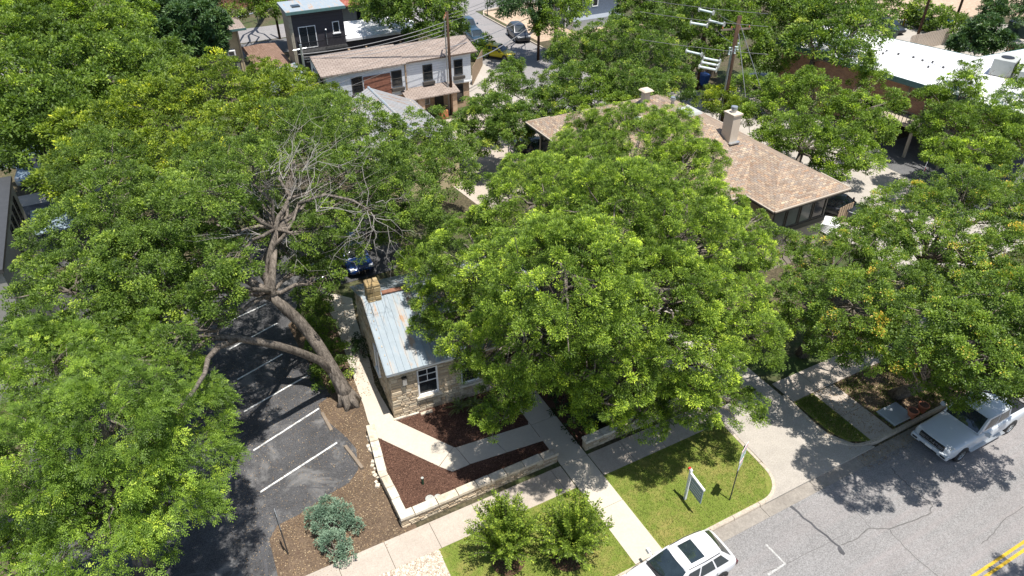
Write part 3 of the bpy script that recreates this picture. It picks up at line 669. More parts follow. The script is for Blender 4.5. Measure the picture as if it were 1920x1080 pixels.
def tree(name, label, lobes, base, mat, seed, trunk_r=0.25, trunk=None, bark='bark', group=None, cat='tree', limbs=True, nbr=14, extra=None, **kw):
    """lobes: (px, py, z, r[, rz]) photo pixel + height of the lobe centre and its radius in metres"""
    LB = []
    for l in lobes:
        c = at(l[0], l[1], l[2]); rz = l[4] if len(l) > 4 else l[3] * 0.8; LB.append((c.x, c.y, c.z, l[3], l[3], rz))
    b = Vector((base[0], base[1], base[2] if len(base) > 2 else 0.0))
    rt = root(name, label, cat, b, 0, group)
    V, F, T, C = crown(LB, seed, **kw); NLEAF[0] += len(F)
    np_mesh('crown', V - np.array(b), F, mat, rt, tint=T)
    rr = random.Random(seed); mb = MB()
    if trunk is None:
        cz = min(l[2] - l[5] * 0.5 for l in LB); cx = sum(l[0] for l in LB) / len(LB); cy = sum(l[1] for l in LB) / len(LB)
        top = Vector((b.x * 0.6 + cx * 0.4, b.y * 0.6 + cy * 0.4, max(1.2, cz * 0.8))); trunk = [b - Vector((0, 0, 0.05)), b.lerp(top, 0.5) + Vector((0.1, -0.05, 0)), top]
        rads = [trunk_r * 1.35, trunk_r, trunk_r * 0.85]
    else: rads = [trunk_r * (1.35 if i == 0 else 1.0 - 0.5 * i / max(1, len(trunk) - 1)) for i in range(len(trunk))]
    mb.tube(trunk, rads, 10)
    if limbs:
        for i, l in enumerate(LB):
            c = Vector(l[:3]); j = min(range(max(1, len(trunk) // 2), len(trunk)), key=lambda q: (Vector(trunk[q]) - c).length)
            s0 = Vector(trunk[j]); lp = wobble(s0, c + Vector((0, 0, l[5] * 0.2)), 5, 0.09, rr); r0 = rads[j] * 0.62
            mb.tube(lp, [r0 * (1 - 0.13 * q) for q in range(6)], 7)
            near = [Vector(x) for x in C if (Vector(x) - c).length < max(l[3:6]) * 1.2]; rr.shuffle(near)
            for q in near[:nbr]:
                s1 = lp[rr.choice((2, 3, 4, 5))]; bp = wobble(s1, q, 4, 0.10, rr); r1 = max(0.018, r0 * 0.3)
                mb.tube(bp, [r1, r1 * 0.8, r1 * 0.6, r1 * 0.4, r1 * 0.22], 5)
    if extra: extra(mb, rr)
    rel(mb, b).build('trunk', bark, rt, smooth=True)
    return rt

def dead_twigs(mb_, start, goal, n, rr, r0=0.035, fan=1.2):
    s = Vector(start); g = Vector(goal); L = (g - s).length
    for i in range(n):
        e = g + Vector((rr.uniform(-1, 1), rr.uniform(-1, 1), rr.uniform(-0.7, 0.7))) * fan
        a = s.lerp(g, rr.uniform(0, 0.35)); bp = wobble(a, e, 5, 0.12, rr); mb_.tube(bp, [r0, r0 * .8, r0 * .62, r0 * .45, r0 * .3, r0 * .15], 4)
        for j in range(3):
            s2 = bp[rr.choice((2, 3, 4))]; e2 = s2 + (e - a).normalized() * L * 0.3 + Vector((rr.uniform(-1, 1), rr.uniform(-1, 1), rr.uniform(-.6, .6))) * fan * 0.6
            mb_.tube(wobble(s2, e2, 3, 0.15, rr), [r0 * .4, r0 * .3, r0 * .2, r0 * .1], 4)

# leaning elm over the parking lot: trunk read from the photo, leaning away to the left
TB = at(655, 755, 0)
def elm_extra(mb, rr):
    pts = [(660, 757, -0.05), (640, 722, 1.1), (618, 682, 2.4), (592, 640, 3.6), (562, 603, 4.8), (530, 573, 5.9), (508, 550, 6.7)]
    mb.tube([at(*p) for p in pts], [0.48, 0.35, 0.30, 0.29, 0.275, 0.265, 0.255], 14)
    # root flare
    for a in range(6):
        d = Vector((math.cos(a * 1.05), math.sin(a * 1.05), 0)); mb.tube([TB + d * 0.15 + Vector((-.1, 0, .75)), TB + d * 0.36 + Vector((0, 0, .2)), TB + d * 0.62 - Vector((0, 0, .12))], [0.25, 0.2, 0.12], 8)
    def br(pts, r): mb.tube([at(*p) for p in pts], r, 9)
    br([(512, 555, 6.6), (500, 520, 7.3), (497, 490, 8.0), (510, 462, 8.7), (516, 430, 9.3), (523, 405, 9.8), (540, 385, 10.3)], [0.25, 0.21, 0.19, 0.16, 0.14, 0.11, 0.07])
    br([(500, 525, 7.2), (482, 500, 7.8), (466, 487, 8.2), (445, 455, 8.8)], [0.17, 0.14, 0.12, 0.06])
    br([(512, 462, 8.7), (530, 445, 9.0), (548, 420, 9.5), (560, 380, 10.2)], [0.11, 0.09, 0.07, 0.05])
    br([(516, 430, 9.3), (508, 410, 9.7), (490, 380, 10.3)], [0.10, 0.07, 0.04])
    br([(510, 552, 6.7), (480, 535, 7.1), (450, 515, 7.5), (430, 492, 8.0), (415, 470, 8.5), (390, 440, 9.0)], [0.24, 0.2, 0.17, 0.14, 0.11, 0.06])
    br([(520, 562, 6.3), (470, 548, 6.7), (430, 540, 7.0), (380, 525, 7.4), (320, 500, 8.0)], [0.17, 0.14, 0.13, 0.1, 0.06])
    br([(626, 698, 1.9), (600, 676, 2.9), (560, 660, 4.3), (520, 648, 5.5), (480, 640, 6.4), (440, 634, 7.1), (400, 632, 7.8), (355, 640, 8.2), (310, 620, 8.8)], [0.24, 0.21, 0.185, 0.175, 0.16, 0.145, 0.125, 0.1, 0.06])
    br([(445, 636, 7.0), (410, 650, 7.6), (390, 672, 8.1), (384, 700, 8.6), (362, 735, 8.9), (330, 770, 9.2)], [0.13, 0.12, 0.1, 0.085, 0.07, 0.04])
    br([(400, 634, 7.8), (370, 650, 8.2), (330, 680, 8.5), (300, 697, 8.7), (270, 730, 9.0)], [0.12, 0.11, 0.09, 0.07, 0.04])
    br([(560, 382, 10.2), (610, 365, 10.6), (660, 375, 10.4), (695, 395, 10.0)], [0.08, 0.07, 0.055, 0.04])
    mb2 = MB(); ELM_TW.append(mb2); mb, mb0 = mb2, mb
    for s_, g_, n_ in (((560, 330, 12.0), (610, 270, 13), 6), ((510, 330, 12.0), (480, 270, 13), 6), ((530, 340, 12), (545, 260, 13), 6), ((490, 440, 10), (420, 440, 11), 6), ((590, 400, 11), (650, 340, 12), 6), ((695, 395, 10), (640, 330, 11.5), 2), ((695, 395, 10), (735, 330, 11.5), 2), ((695, 395, 10), (735, 450, 9.4), 4), ((690, 393, 10), (650, 455, 9.5), 4), ((695, 395, 10), (715, 490, 8.6), 3), ((540, 385, 10.3), (560, 310, 11), 7), ((523, 405, 9.8), (510, 330, 10.8), 7), ((490, 380, 10.3), (450, 330, 10.8), 6), ((560, 380, 10.2), (610, 310, 11), 6), ((516, 430, 9.3), (450, 400, 9.6), 8), ((500, 470, 8.6), (440, 450, 8.8), 7), ((530, 445, 9.0), (585, 450, 9.0), 5)):
        dead_twigs(mb, at(*s_), at(*g_), max(2, n_ - 1), rr, 0.019, 2.0)
ELM_TW = []
ELM = tree('leaning_elm', 'leaning elm whose thick bare trunk bends left from the cottage path over the parking lot', 
     [(420, 330, 10, 2.5), (560, 260, 10.5, 2.6), (680, 330, 10, 2.3), (480, 420, 9.0, 1.5, 0.9), (330, 420, 9.5, 2.6), (620, 410, 9.2, 1.6), (540, 480, 7.5, 1.1, 0.7), (760, 380, 9, 1.9), (290, 560, 8.6, 1.9), (330, 640, 9.3, 0.7, 0.5), (590, 440, 9.2, 1.0), (450, 395, 10, 1.1), (612, 520, 7.0, 1.0), (385, 370, 12.3, 1.7), (470, 300, 12.4, 1.3), (550, 300, 10.6, 1.3), (645, 470, 7.4, 0.9), (610, 455, 8.2, 0.9), (725, 355, 9.6, 1.0), (690, 300, 10.2, 1.2), (620, 320, 10.4, 1.1), (500, 380, 9.8, 0.8), (432, 500, 10.5, 1.1), (408, 548, 10, 1.0), (610, 230, 10, 2.4), (575, 500, 6.4, 0.9)],
     TB, 'lf_elm', 11, 0.3, trunk=[TB, at(618, 682, 2.4), at(562, 603, 4.8), at(508, 550, 6.7), at(516, 430, 9.3)], bark='bark', extra=elm_extra, nbr=16,
     dens=3.2, rc=0.28, per=105, L=0.096, W=0.052, inner=0.2, rough=0.26, spread=0.6)

rel(ELM_TW[0], TB).build('dead_twigs', 'deadwood', ELM)
# dead grey branch hanging behind the cottage
def dead_branch(px, label, name='dead_branch'):
    rr = random.Random(5); mb = MB(); pts = [at(*p) for p in px]; mb.tube(pts, [0.06, 0.055, 0.045, 0.035][:len(px)], 5)
    for a, b, n in ((0, 3, 8), (1, 3, 8), (2, 3, 8)): dead_twigs(mb, pts[a], pts[b] + Vector((0, 0, -0.3)), n, rr, 0.025, 0.9)
    return mb
tree('pecan_tree', 'large fresh green pecan with drooping feathery leaves filling the lower left corner',
     [(110, 700, 8.5, 2.5), (270, 690, 8.3, 2.1), (350, 770, 7.4, 1.6), (200, 800, 9.4, 2.3), (360, 860, 6.8, 1.5), (320, 960, 6.2, 1.5), (90, 860, 9.0, 2.2), (210, 930, 8.0, 2.0), (170, 1040, 6.8, 1.9), (30, 700, 8.5, 2.3), (250, 625, 7.8, 1.4), (60, 960, 7, 1.5, 1.0)],
     (-5.2, 21.5), 'lf_pecan', 21, 0.34, nbr=10, dens=2.8, rc=0.33, per=215, L=0.215, W=0.033, k=7, droop=0.3, inner=0.2, rough=0.25)
tree('hackberry_tree', 'broad mid green tree along the left edge, its crown merging above the pecan',
     [(150, 460, 9.3, 2.3), (230, 400, 10, 2.6), (135, 560, 8.8, 2.3), (260, 520, 9.2, 2.6), (350, 480, 8.8, 2.0), (200, 640, 8.2, 2.1), (70, 665, 8.2, 1.7), (405, 480, 9.5, 1.2), (395, 570, 9.0, 1.1), (310, 570, 8.2, 1.4), (200, 320, 9.5, 2.6)],
     (-3.4, 31.5), 'lf_elm', 31, 0.36, nbr=12, dens=3.2, rc=0.29, per=110, L=0.098, W=0.053, inner=0.2, rough=0.24, spread=0.6)
tree('small_street_tree', 'small leafy tree peeking in at the bottom left corner beside the street',
     [(-20, 1055, 5, 1.3), (10, 1030, 4.6, 0.7)], (-8.7, 20.8), 'lf_elm', 33, 0.12, nbr=8, dens=1.5, rc=0.4, per=100, L=0.17, W=0.08)
tree('yellow_green_elm', 'bright yellow green tree behind the leaning elm, in front of the tan house',
     [(400, 175, 8.5, 3.3), (520, 190, 7.5, 2.8), (290, 220, 8.8, 3.2), (200, 260, 8.8, 2.6), (450, 260, 8.6, 2.8), (350, 300, 9.2, 2.6), (150, 330, 8.2, 1.8), (560, 240, 7.5, 2.0)],
     (3.0, 47.5), 'lf_yellow', 41, 0.3, nbr=10, dens=2.1, rc=0.38, per=85, L=0.155, W=0.085, inner=0.2, rough=0.28, spread=0.5)
tree('bright_ash', 'tall yellow tipped sapling crown at the far left above the carport',
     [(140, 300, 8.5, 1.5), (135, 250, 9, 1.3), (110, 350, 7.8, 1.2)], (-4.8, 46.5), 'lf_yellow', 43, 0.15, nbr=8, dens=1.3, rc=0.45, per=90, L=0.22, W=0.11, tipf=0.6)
tree('backyard_elm', 'mid green elm left of the metal roofed house, its crown reaching the bare twigs',
     [(690, 255, 8.0, 2.7), (600, 215, 7.2, 1.9), (790, 275, 7.0, 2.6), (750, 330, 7.5, 2.4), (845, 330, 6.5, 2.0), (840, 270, 6.0, 1.7), (700, 400, 7.2, 2.0), (780, 430, 6.2, 2.0)],
     (11.2, 42.2), 'lf_elm', 47, 0.28, nbr=12, dens=2.6, rc=0.32, per=80, L=0.13, W=0.07, inner=0.2, rough=0.28, spread=0.5,
     extra=lambda mb, rr: [dead_twigs(mb, at(*s), at(*g), n, rr, 0.024, 1.2) for s, g, n in (((690, 360, 8), (640, 330, 9), 6), ((700, 400, 8), (720, 350, 9), 5), ((760, 380, 7.5), (700, 440, 7), 8), ((750, 420, 7), (725, 490, 5.5), 9), ((700, 420, 7), (745, 450, 6), 7), ((690, 430, 6.5), (640, 480, 5.5), 6))])
tree('big_ash', 'huge bright green ash in the middle of the photo, half hiding the stone cottage',
     [(1200, 262, 9.0, 2.7), (1085, 262, 7.6, 1.4), (1150, 235, 8.8, 1.5), (1262, 238, 8.8, 1.5), (1318, 300, 8.8, 1.4), (1055, 330, 8.6, 1.6), (1100, 232, 8.4, 1.1), (1062, 285, 8.0, 1.2), (1110, 370, 10, 1.8), (1195, 350, 10.2, 1.8), (1135, 455, 11.3, 1.6), (1110, 300, 9.0, 2.0), (1280, 320, 8.6, 1.9), (1000, 400, 10, 2.9), (1150, 400, 11, 3.0), (1290, 440, 10, 2.6), (890, 480, 8.4, 2.4), (905, 500, 7.2, 1.4), (885, 695, 3.9, 0.8), (895, 570, 6.4, 1.1), (1060, 530, 11, 3.1), (1240, 560, 9.2, 2.8), (1360, 560, 7.6, 2.1),
      (985, 640, 7.6, 2.3), (1130, 675, 7.0, 2.4), (1300, 680, 6.6, 2.2), (835, 570, 5.9, 1.5), (880, 650, 5.3, 1.4), (1400, 640, 5.8, 1.6), (945, 740, 4.4, 1.2), (1050, 700, 5.6, 1.7), (1200, 785, 3.0, 1.3), (1375, 762, 3.2, 1.15), (1290, 755, 3.5, 1.4), (1345, 400, 8.6, 1.5), (1405, 425, 7.2, 1.1), (1460, 600, 5.4, 1.0), (795, 500, 6.2, 1.4), (800, 610, 4.9, 0.8), (1390, 480, 8.0, 1.6), (920, 790, 4.4, 0.75, 0.6), (1120, 760, 4.4, 1.3), (1000, 330, 7.6, 1.8)],
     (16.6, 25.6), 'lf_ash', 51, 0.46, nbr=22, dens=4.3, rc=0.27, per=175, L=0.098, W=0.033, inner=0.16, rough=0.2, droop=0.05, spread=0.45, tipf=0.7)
OAK = dict(dens=3.6, rc=0.28, per=135, L=0.085, W=0.054, inner=0.25, rough=0.3, spread=0.6)
tree('live_oak', 'green oak with russet tinged leaves between the big ash and the hip roofed house',
     [(1560, 490, 6.5, 2.0), (1470, 455, 6.4, 1.1), (1640, 450, 7.0, 2.2), (1510, 560, 6.2, 1.7), (1600, 580, 6.8, 2.2), (1690, 540, 6.5, 1.8), (1560, 640, 5.2, 1.4), (1640, 650, 5.6, 1.5)],
     (28.3, 18.9), 'lf_red', 61, 0.26, nbr=14, **OAK)
tree('live_oak', 'oak standing right of the driveway, spreading over the white pickup truck',
     [(1750, 690, 5.2, 1.6), (1830, 600, 7.6, 1.9), (1765, 610, 8.0, 1.8), (1900, 590, 7.2, 1.9), (1820, 650, 9.0, 1.6), (1730, 660, 8.2, 1.1), (1850, 680, 8.8, 1.4), (1925, 600, 9.4, 1.9), (1935, 690, 8.2, 1.4), (1880, 560, 9.8, 1.6), (1980, 665, 7, 1.8), (1925, 700, 6.4, 1.0), (2000, 720, 6, 1.6), (1915, 742, 4.4, 0.9), (1850, 655, 6.4, 1.1), (1890, 690, 7.2, 1.2), (1840, 690, 7.0, 1.0), (1800, 690, 7.2, 0.9), (1700, 660, 5.2, 1.2), (1880, 690, 5.0, 1.3), (1930, 660, 5, 1.6), (1800, 745, 3.5, 0.8, 0.5)],
     (30.1, 14.3), 'lf_red', 62, 0.28, nbr=14, **OAK)
tree('live_oak', 'oak at the right edge, rearmost of the street oaks, below the dark carport opening',
     [(1720, 400, 7.2, 2.1), (1800, 370, 7.4, 2.2), (1890, 370, 7.0, 2.4), (1780, 470, 7.2, 2.1), (1880, 480, 7.2, 2.2), (1650, 420, 6, 1.4), (1940, 430, 7, 2.4), (1800, 540, 6.2, 1.5), (1840, 500, 6.6, 1.8), (1760, 540, 6, 1.4), (1920, 540, 6, 1.6)],
     (35.6, 19.4), 'lf_red', 63, 0.3, nbr=14, **OAK)
tree('street_oak', 'dark oak shading the street just beyond the right edge, its shadow on the yellow line', [(2393, 992, 8, 2.4), (2519, 950, 8.5, 2.4), (2290, 1020, 7.6, 1.4), (2253, 965, 7, 1.4)], (28.5, -0.8, ST), 'lf_oak', 64, 0.2, nbr=8, **OAK)
MID = dict(dens=2.6, rc=0.37, per=110, L=0.132, W=0.077, inner=0.2, rough=0.28, spread=0.5)
tree('leafy_tree', 'bushy dark green tree with thin twin trunks right of the white house',
     [(950, 170, 4.8, 2.0), (900, 220, 4.2, 1.9), (1010, 210, 4.5, 2.0), (950, 250, 4.0, 1.9), (1050, 160, 4.8, 1.9), (960, 130, 5.2, 1.2), (900, 275, 3.0, 1.2), (980, 230, 4.6, 1.5), (1040, 240, 4, 1.3), (870, 240, 3.4, 1.0), (930, 205, 5.2, 1.4)],
     (26.7, 48.6), 'lf_oak', 71, 0.13, nbr=12, extra=lambda mb, rr: mb.tube([Vector((27.3, 48.5, 0)), Vector((27.2, 48.8, 4))], [0.12, 0.09], 7), **{**MID, 'per': 120})
tree('post_oak', 'big dull green oak with a rounded crown right behind the tan hip roof',
     [(1080, 100, 6.5, 2.5), (1150, 90, 7.5, 2.8), (1220, 110, 7.0, 2.7), (1100, 160, 6.2, 2.5), (1190, 170, 6.5, 2.6), (1260, 160, 6.0, 2.0), (1060, 190, 5.2, 2.0), (1250, 60, 7.2, 2.2)],
     (36.4, 47.8), 'lf_oak', 72, 0.32, nbr=10, **MID)
tree('maple_sapling', 'light green young tree reaching above the ridge of the tan hip roof',
     [(1120, 175, 6.5, 1.3), (1160, 200, 6.2, 1.2), (1085, 205, 5.6, 1.1), (1120, 140, 7.2, 0.7)], (30.4, 44.8), 'lf_ash', 73, 0.1, nbr=8, **MID)
tree('bright_tree', 'yellow green shrub tree in front of the big utility pole beside the chimney',
     [(1350, 185, 4.2, 1.5), (1385, 215, 4.0, 1.4), (1330, 195, 4.0, 1.2)], (39.2, 39.6), 'lf_yellow', 74, 0.1, nbr=8, **MID)
tree('pear_tree', 'glossy green tree right of the big utility pole, over the alley behind the tan roof',
     [(1530, 180, 6.2, 1.8), (1600, 210, 5.8, 1.9), (1500, 250, 5.6, 2.0), (1580, 280, 5.0, 2.0), (1430, 210, 4.8, 1.7), (1440, 270, 4.4, 1.6), (1620, 300, 4.2, 1.4), (1520, 150, 6.8, 1.1), (1630, 150, 5.5, 1.5), (1670, 195, 5.5, 1.2), (1470, 175, 6, 1.6), (1550, 320, 3.8, 1.2), (1400, 165, 5, 1.4), (1640, 240, 5, 1.5)],
     (42.4, 34.0), 'lf_ash', 75, 0.24, nbr=10, **MID)
tree('pear_tree', 'glossy green tree in front of the white flat roof at the right, beside the carport',
     [(1800, 170, 6.2, 1.7), (1780, 230, 5.6, 1.8), (1850, 230, 5.4, 2.0), (1910, 190, 5.6, 1.8), (1760, 280, 4.6, 1.3), (1840, 290, 4.6, 1.9), (1910, 280, 4.6, 2.0), (1815, 130, 7.0, 0.9), (1920, 240, 5, 2), (1735, 240, 5, 1.2), (1900, 135, 6, 1.2), (1745, 185, 5.6, 1.1), (1800, 310, 4, 1.4)],
     (53.8, 26.6), 'lf_ash', 76, 0.24, nbr=10, **MID)
FAR = dict(dens=1.6, rc=0.5, per=75, L=0.22, W=0.125, inner=0.15, rough=0.3, spread=0.5)
tree('alley_tree', 'dark leafy tree behind the utility pole at the top, left of the white flat roof',
     [(1330, 40, 7.5, 3.0), (1390, 70, 6.5, 2.8), (1450, 40, 7.0, 3.2), (1400, 10, 8, 3.2), (1290, 20, 7.0, 2.6), (1440, 110, 5.0, 2.0), (1310, 100, 5.5, 2.2)], (52.5, 58.5), 'lf_elm', 81, 0.3, nbr=7, **FAR)
tree('alley_tree', 'tall olive green tree rising over the white flat roof, its trunk forking above it',
     [(1560, 40, 8.0, 2.8), (1610, 60, 8.2, 2.4), (1520, 80, 7.0, 2.2), (1580, 10, 9, 2.6), (1500, 15, 8, 2.8), (1600, 110, 7.2, 1.5)], (54.8, 45.2), 'lf_oak', 82, 0.25, nbr=9, **{**FAR, 'per': 70})
tree('evergreen_tree', 'dense dark blue green evergreen beside the tan house at the top left',
     [(300, 40, 7.0, 2.8), (370, 40, 7.5, 2.6), (330, 80, 6.2, 2.4), (390, 80, 5.5, 2.0), (270, 20, 7, 2.4), (350, 5, 8, 2.4)], (5.6, 72.6), 'lf_dark', 83, 0.3, nbr=6, **{**FAR, 'L': 0.3, 'W': 0.14, 'per': 130})
tree('yard_tree', 'broad green tree in the upper left behind the yellow green elm',
     [(60, 160, 9, 4.0), (160, 130, 9, 3.8), (100, 230, 8.5, 3.4), (230, 170, 8, 3.4), (40, 90, 9, 4), (170, 210, 8, 2.8), (30, 250, 8, 2.0)], (-5.4, 60.6), 'lf_elm', 84, 0.36, nbr=8, **FAR)
tree('yard_tree', 'lighter green tree at the top left corner of the photo',
     [(50, 20, 9, 4.5), (130, 50, 8.5, 4.2), (200, 40, 8.5, 4.0), (10, 60, 9, 4)], (-4.2, 80.5), 'lf_ash', 85, 0.36, nbr=6, **FAR)
tree('yard_tree', 'mid green tree left of the dark evergreen, above the roof gap',
     [(230, 90, 7.5, 3.4), (290, 130, 7.0, 3.0), (200, 130, 7.5, 2.6)], (1.0, 66.4), 'lf_elm', 86, 0.3, nbr=6, **FAR)
tree('roadside_tree', 'dark tree beyond the far street, between the tan house and the dark townhouse',
     [(430, -5, 7, 3.4), (480, 5, 6.2, 3.0), (380, -25, 8, 4), (500, -8, 6, 2.4)], (17.0, 103.8), 'lf_elm', 87, 0.3, nbr=6, **FAR)
tree('roadside_oak', 'dark green oak leaning over the white roof terrace, left of the intersection',
     [(720, 15, 6.6, 2.8), (780, 25, 6.8, 2.8), (830, 25, 6.4, 2.6), (800, 55, 5.4, 2.2), (760, -10, 8, 3), (845, 55, 4.6, 1.8), (690, 5, 6, 1.8)], (32.2, 77.6), 'lf_oak', 88, 0.3, nbr=7, **FAR)
tree('roadside_tree', 'dark drooping tree at the top above the parked charcoal car',
     [(970, 15, 6, 2.4), (1000, -10, 7, 2.6), (950, -5, 6.5, 2.2)], (46.6, 81.2), 'lf_dark', 89, 0.22, nbr=7, **FAR)
tree('crape_tree', 'bright green rounded tree by the tall brown pole, left of the slate blue house',
     [(1040, 25, 5.4, 2.4), (1070, 10, 5.6, 2.2), (1030, 50, 4.2, 1.6)], (45.4, 74.6), 'lf_ash', 90, 0.18, nbr=7, **FAR)
tree('alley_shrub_tree', 'green tree right of the slate blue house at the top edge',
     [(1190, 15, 5.2, 2.4), (1250, 0, 6, 3.0), (1220, 40, 4.6, 2.0), (1160, 50, 3.6, 1.5)], (55.0, 68.0), 'lf_oak', 91, 0.2, nbr=7, **FAR)
tree('cedar_tree', 'conical dark green shrub tree at the top right behind the white flat roof',
     [(1850, 60, 3.6, 2.0), (1865, 20, 4.5, 1.4), (1815, 80, 2.4, 1.7), (1870, 85, 2.4, 1.8), (1785, 85, 1.8, 1.0)], (83.4, 42.8), 'lf_dark', 92, 0.15, nbr=6, **{**FAR, 'L': 0.28, 'W': 0.14, 'per': 120})
tree('corner_tree', 'dark tree at the upper right corner of the photo beyond the bins', [(1910, 8, 4, 2.2), (1935, 35, 3, 2.0)], (104.0, 59.0), 'lf_dark', 93, 0.15, nbr=5, **FAR)
tree('yard_tree', 'small bright tree growing in front of the pale metal shed roof beside the white house',
     [(560, 160, 4.5, 2.0), (500, 150, 5, 2.0), (620, 185, 4.5, 1.4)], (13.4, 57.4), 'lf_yellow', 94, 0.14, nbr=6, **MID)
tree('yard_tree', 'tree behind the carport at the far left above the parked blue van', [(20, 215, 7, 2.2), (70, 255, 6.5, 1.8), (20, 290, 5, 1.3)], (-8.6, 67.0), 'lf_elm', 95, 0.2, nbr=6, **FAR)

# hedges and shrubs
def bush(name, label, lobes, base, mat, seed, cat='shrub', group=None, stems=8, **kw):
    LB = []
    for l in lobes:
        c = at(l[0], l[1], l[2]); LB.append((c.x, c.y, c.z, l[3], l[3], l[4] if len(l) > 4 else l[3]))
    b = Vector((base[0], base[1], base[2] if len(base) > 2 else 0)); rt = root(name, label, cat, b, 0, group)
    V, F, T, C = crown(LB, seed, **kw); V[:, 2] = np.maximum(V[:, 2], 0.015); NLEAF[0] += len(F); np_mesh('foliage', V - np.array(b), F, mat, rt, tint=T)
    rr = random.Random(seed); mb = MB()
    for q in rr.sample(list(map(tuple, C)), min(stems, len(C))): mb.tube(wobble(b, q, 3, 0.08, rr), [0.04, 0.03, 0.02, 0.01], 5)
    rel(mb, b).build('stem', 'bark', rt, smooth=True); return rt
JU = dict(dens=16, rc=0.16, per=42, L=0.085, W=0.04, inner=0.15, rough=0.25, flat=1.0, droop=-0.1, zmin=-0.15, spread=0.4)
bush('juniper', 'silvery blue green juniper on the leaf litter strip, left and rear of the pair', [(600, 975, 0.5, 0.56, 0.55), (640, 965, 0.55, 0.55, 0.55), (612, 952, 0.5, 0.42, 0.5), (658, 988, 0.3, 0.4, 0.4)], at(618, 990)[:2], 'lf_juniper', 101, stems=20, **JU)
bush('juniper', 'silvery blue green juniper nearer the sidewalk, lower one of the pair', [(628, 1022, 0.45, 0.55, 0.5), (643, 1040, 0.25, 0.42, 0.35), (612, 1012, 0.35, 0.36, 0.35)], at(632, 1042)[:2], 'lf_juniper', 102, stems=20, **JU)
def spray_shrub(label, base_px, h, rad, n, seed):
    """shrub of upright arching stems set with small leaves"""
    b = at(*base_px); r = np.random.RandomState(seed); rt = root('flowering_shrub', label, 'shrub', b); mb = MB(); Vs = []; Ts = []
    for i in range(n):
        a = r.uniform(0, 2 * np.pi); q = r.rand() ** 0.6; out = rad * q; hh = h * (1.08 - 0.5 * q ** 1.5) * r.uniform(0.5, 1.1)
        p0 = np.array([math.cos(a) * 0.15 * q, math.sin(a) * 0.15 * q, 0]); p2 = np.array([math.cos(a) * out, math.sin(a) * out, hh]); p1 = (p0 + p2) / 2 + np.array([math.cos(a) * -0.1, math.sin(a) * -0.1, 0.18 * h])
        ts = np.linspace(0, 1, 7); pts = [(1 - t) ** 2 * p0 + 2 * t * (1 - t) * p1 + t * t * p2 for t in ts]
        mb.tube([tuple(p) for p in pts], [0.014, 0.012, 0.011, 0.009, 0.007, 0.005, 0.003], 4)
        m = int(125 * hh / 1.5); t = r.uniform(0.22, 1.03, m); P = ((1 - t) ** 2)[:, None] * p0 + (2 * t * (1 - t))[:, None] * p1 + (t * t)[:, None] * p2
        ax = p2 - p1; ax /= np.linalg.norm(ax); d = r.normal(size=(m, 3)); d -= (d @ ax)[:, None] * ax; d /= np.linalg.norm(d, axis=1)[:, None]
        D = d * 0.8 + ax * 0.6 + r.normal(0, 0.2, (m, 3)); D /= np.linalg.norm(D, axis=1)[:, None]
        br_ = (0.03 + 0.17 * (1 - t) * r.rand(m))[:, None]; P = P + d * br_ * 0.9
        sd_ = np.cross(D, r.normal(size=(m, 3))); sd_ /= np.linalg.norm(sd_, axis=1)[:, None]
        Ll = 0.12 * r.uniform(0.6, 1.3, m)[:, None]; Ww = 0.045
        Vs.append(np.stack([P, P + D * Ll * 0.5 + sd_ * Ww / 2, P + D * Ll, P + D * Ll * 0.5 - sd_ * Ww / 2], 1).reshape(-1, 3))
        Ts.append(np.repeat(np.clip(r.normal(0.42, 0.2, m) + (r.rand() - 0.4) * 0.35 + 0.3 * (t - 0.6), 0, 1), 4))
    V = np.concatenate(Vs); V[:, 2] = np.maximum(V[:, 2], 0.01); k = len(V) // 4; i4 = np.arange(k) * 4; F = np.stack([i4, i4 + 1, i4 + 2, i4, i4 + 2, i4 + 3], 1).reshape(-1, 3)
    np_mesh('foliage', V, F, 'lf_shrub', rt, tint=np.concatenate(Ts)); mb.build('stem', 'bark', rt)
spray_shrub('spiky olive green shrub on the lawn, left one of two beside the front walkway', (948, 1045), 3.3, 1.65, 125, 111)
spray_shrub('spiky olive green shrub on the lawn, right one of two nearest the front walkway', (1070, 1040), 3.3, 1.65, 120, 112)
HG = dict(dens=5.0, rc=0.26, per=55, L=0.11, W=0.06, inner=0.1, rough=0.25, spread=0.6)
bush('understory_shrub', 'bright green undergrowth behind the leaning trunk, along the shaded path', [(585, 590, 0.9, 0.8), (612, 620, 0.8, 0.75), (600, 650, 0.8, 0.7), (628, 660, 0.8, 0.7), (605, 695, 0.5, 0.6), (575, 560, 1.0, 0.8), (612, 725, 0.3, 0.4), (640, 690, 0.6, 0.5), (600, 575, 1.6, 0.7), (590, 610, 1.7, 0.6)], at(600, 650)[:2], 'lf_elm', 121, stems=12, **HG)
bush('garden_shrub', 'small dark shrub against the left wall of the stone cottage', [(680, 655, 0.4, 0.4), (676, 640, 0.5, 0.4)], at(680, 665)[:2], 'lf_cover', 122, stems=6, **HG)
bush('hedge', 'long green hedge between the parking spaces and the bare tan lot at the top right',
     [(1660, 22, 1.2, 1.8), (1690, 28, 1.2, 1.8), (1725, 30, 1.3, 1.8), (1755, 38, 1.3, 1.8), (1785, 50, 1.4, 1.8), (1810, 60, 1.5, 1.8), (1640, 15, 1.5, 2)], at(1725, 40)[:2], 'lf_elm', 123, stems=6, cat='hedge', **{**HG, 'dens': 0.9, 'rc': 0.6, 'L': 0.3, 'W': 0.16})
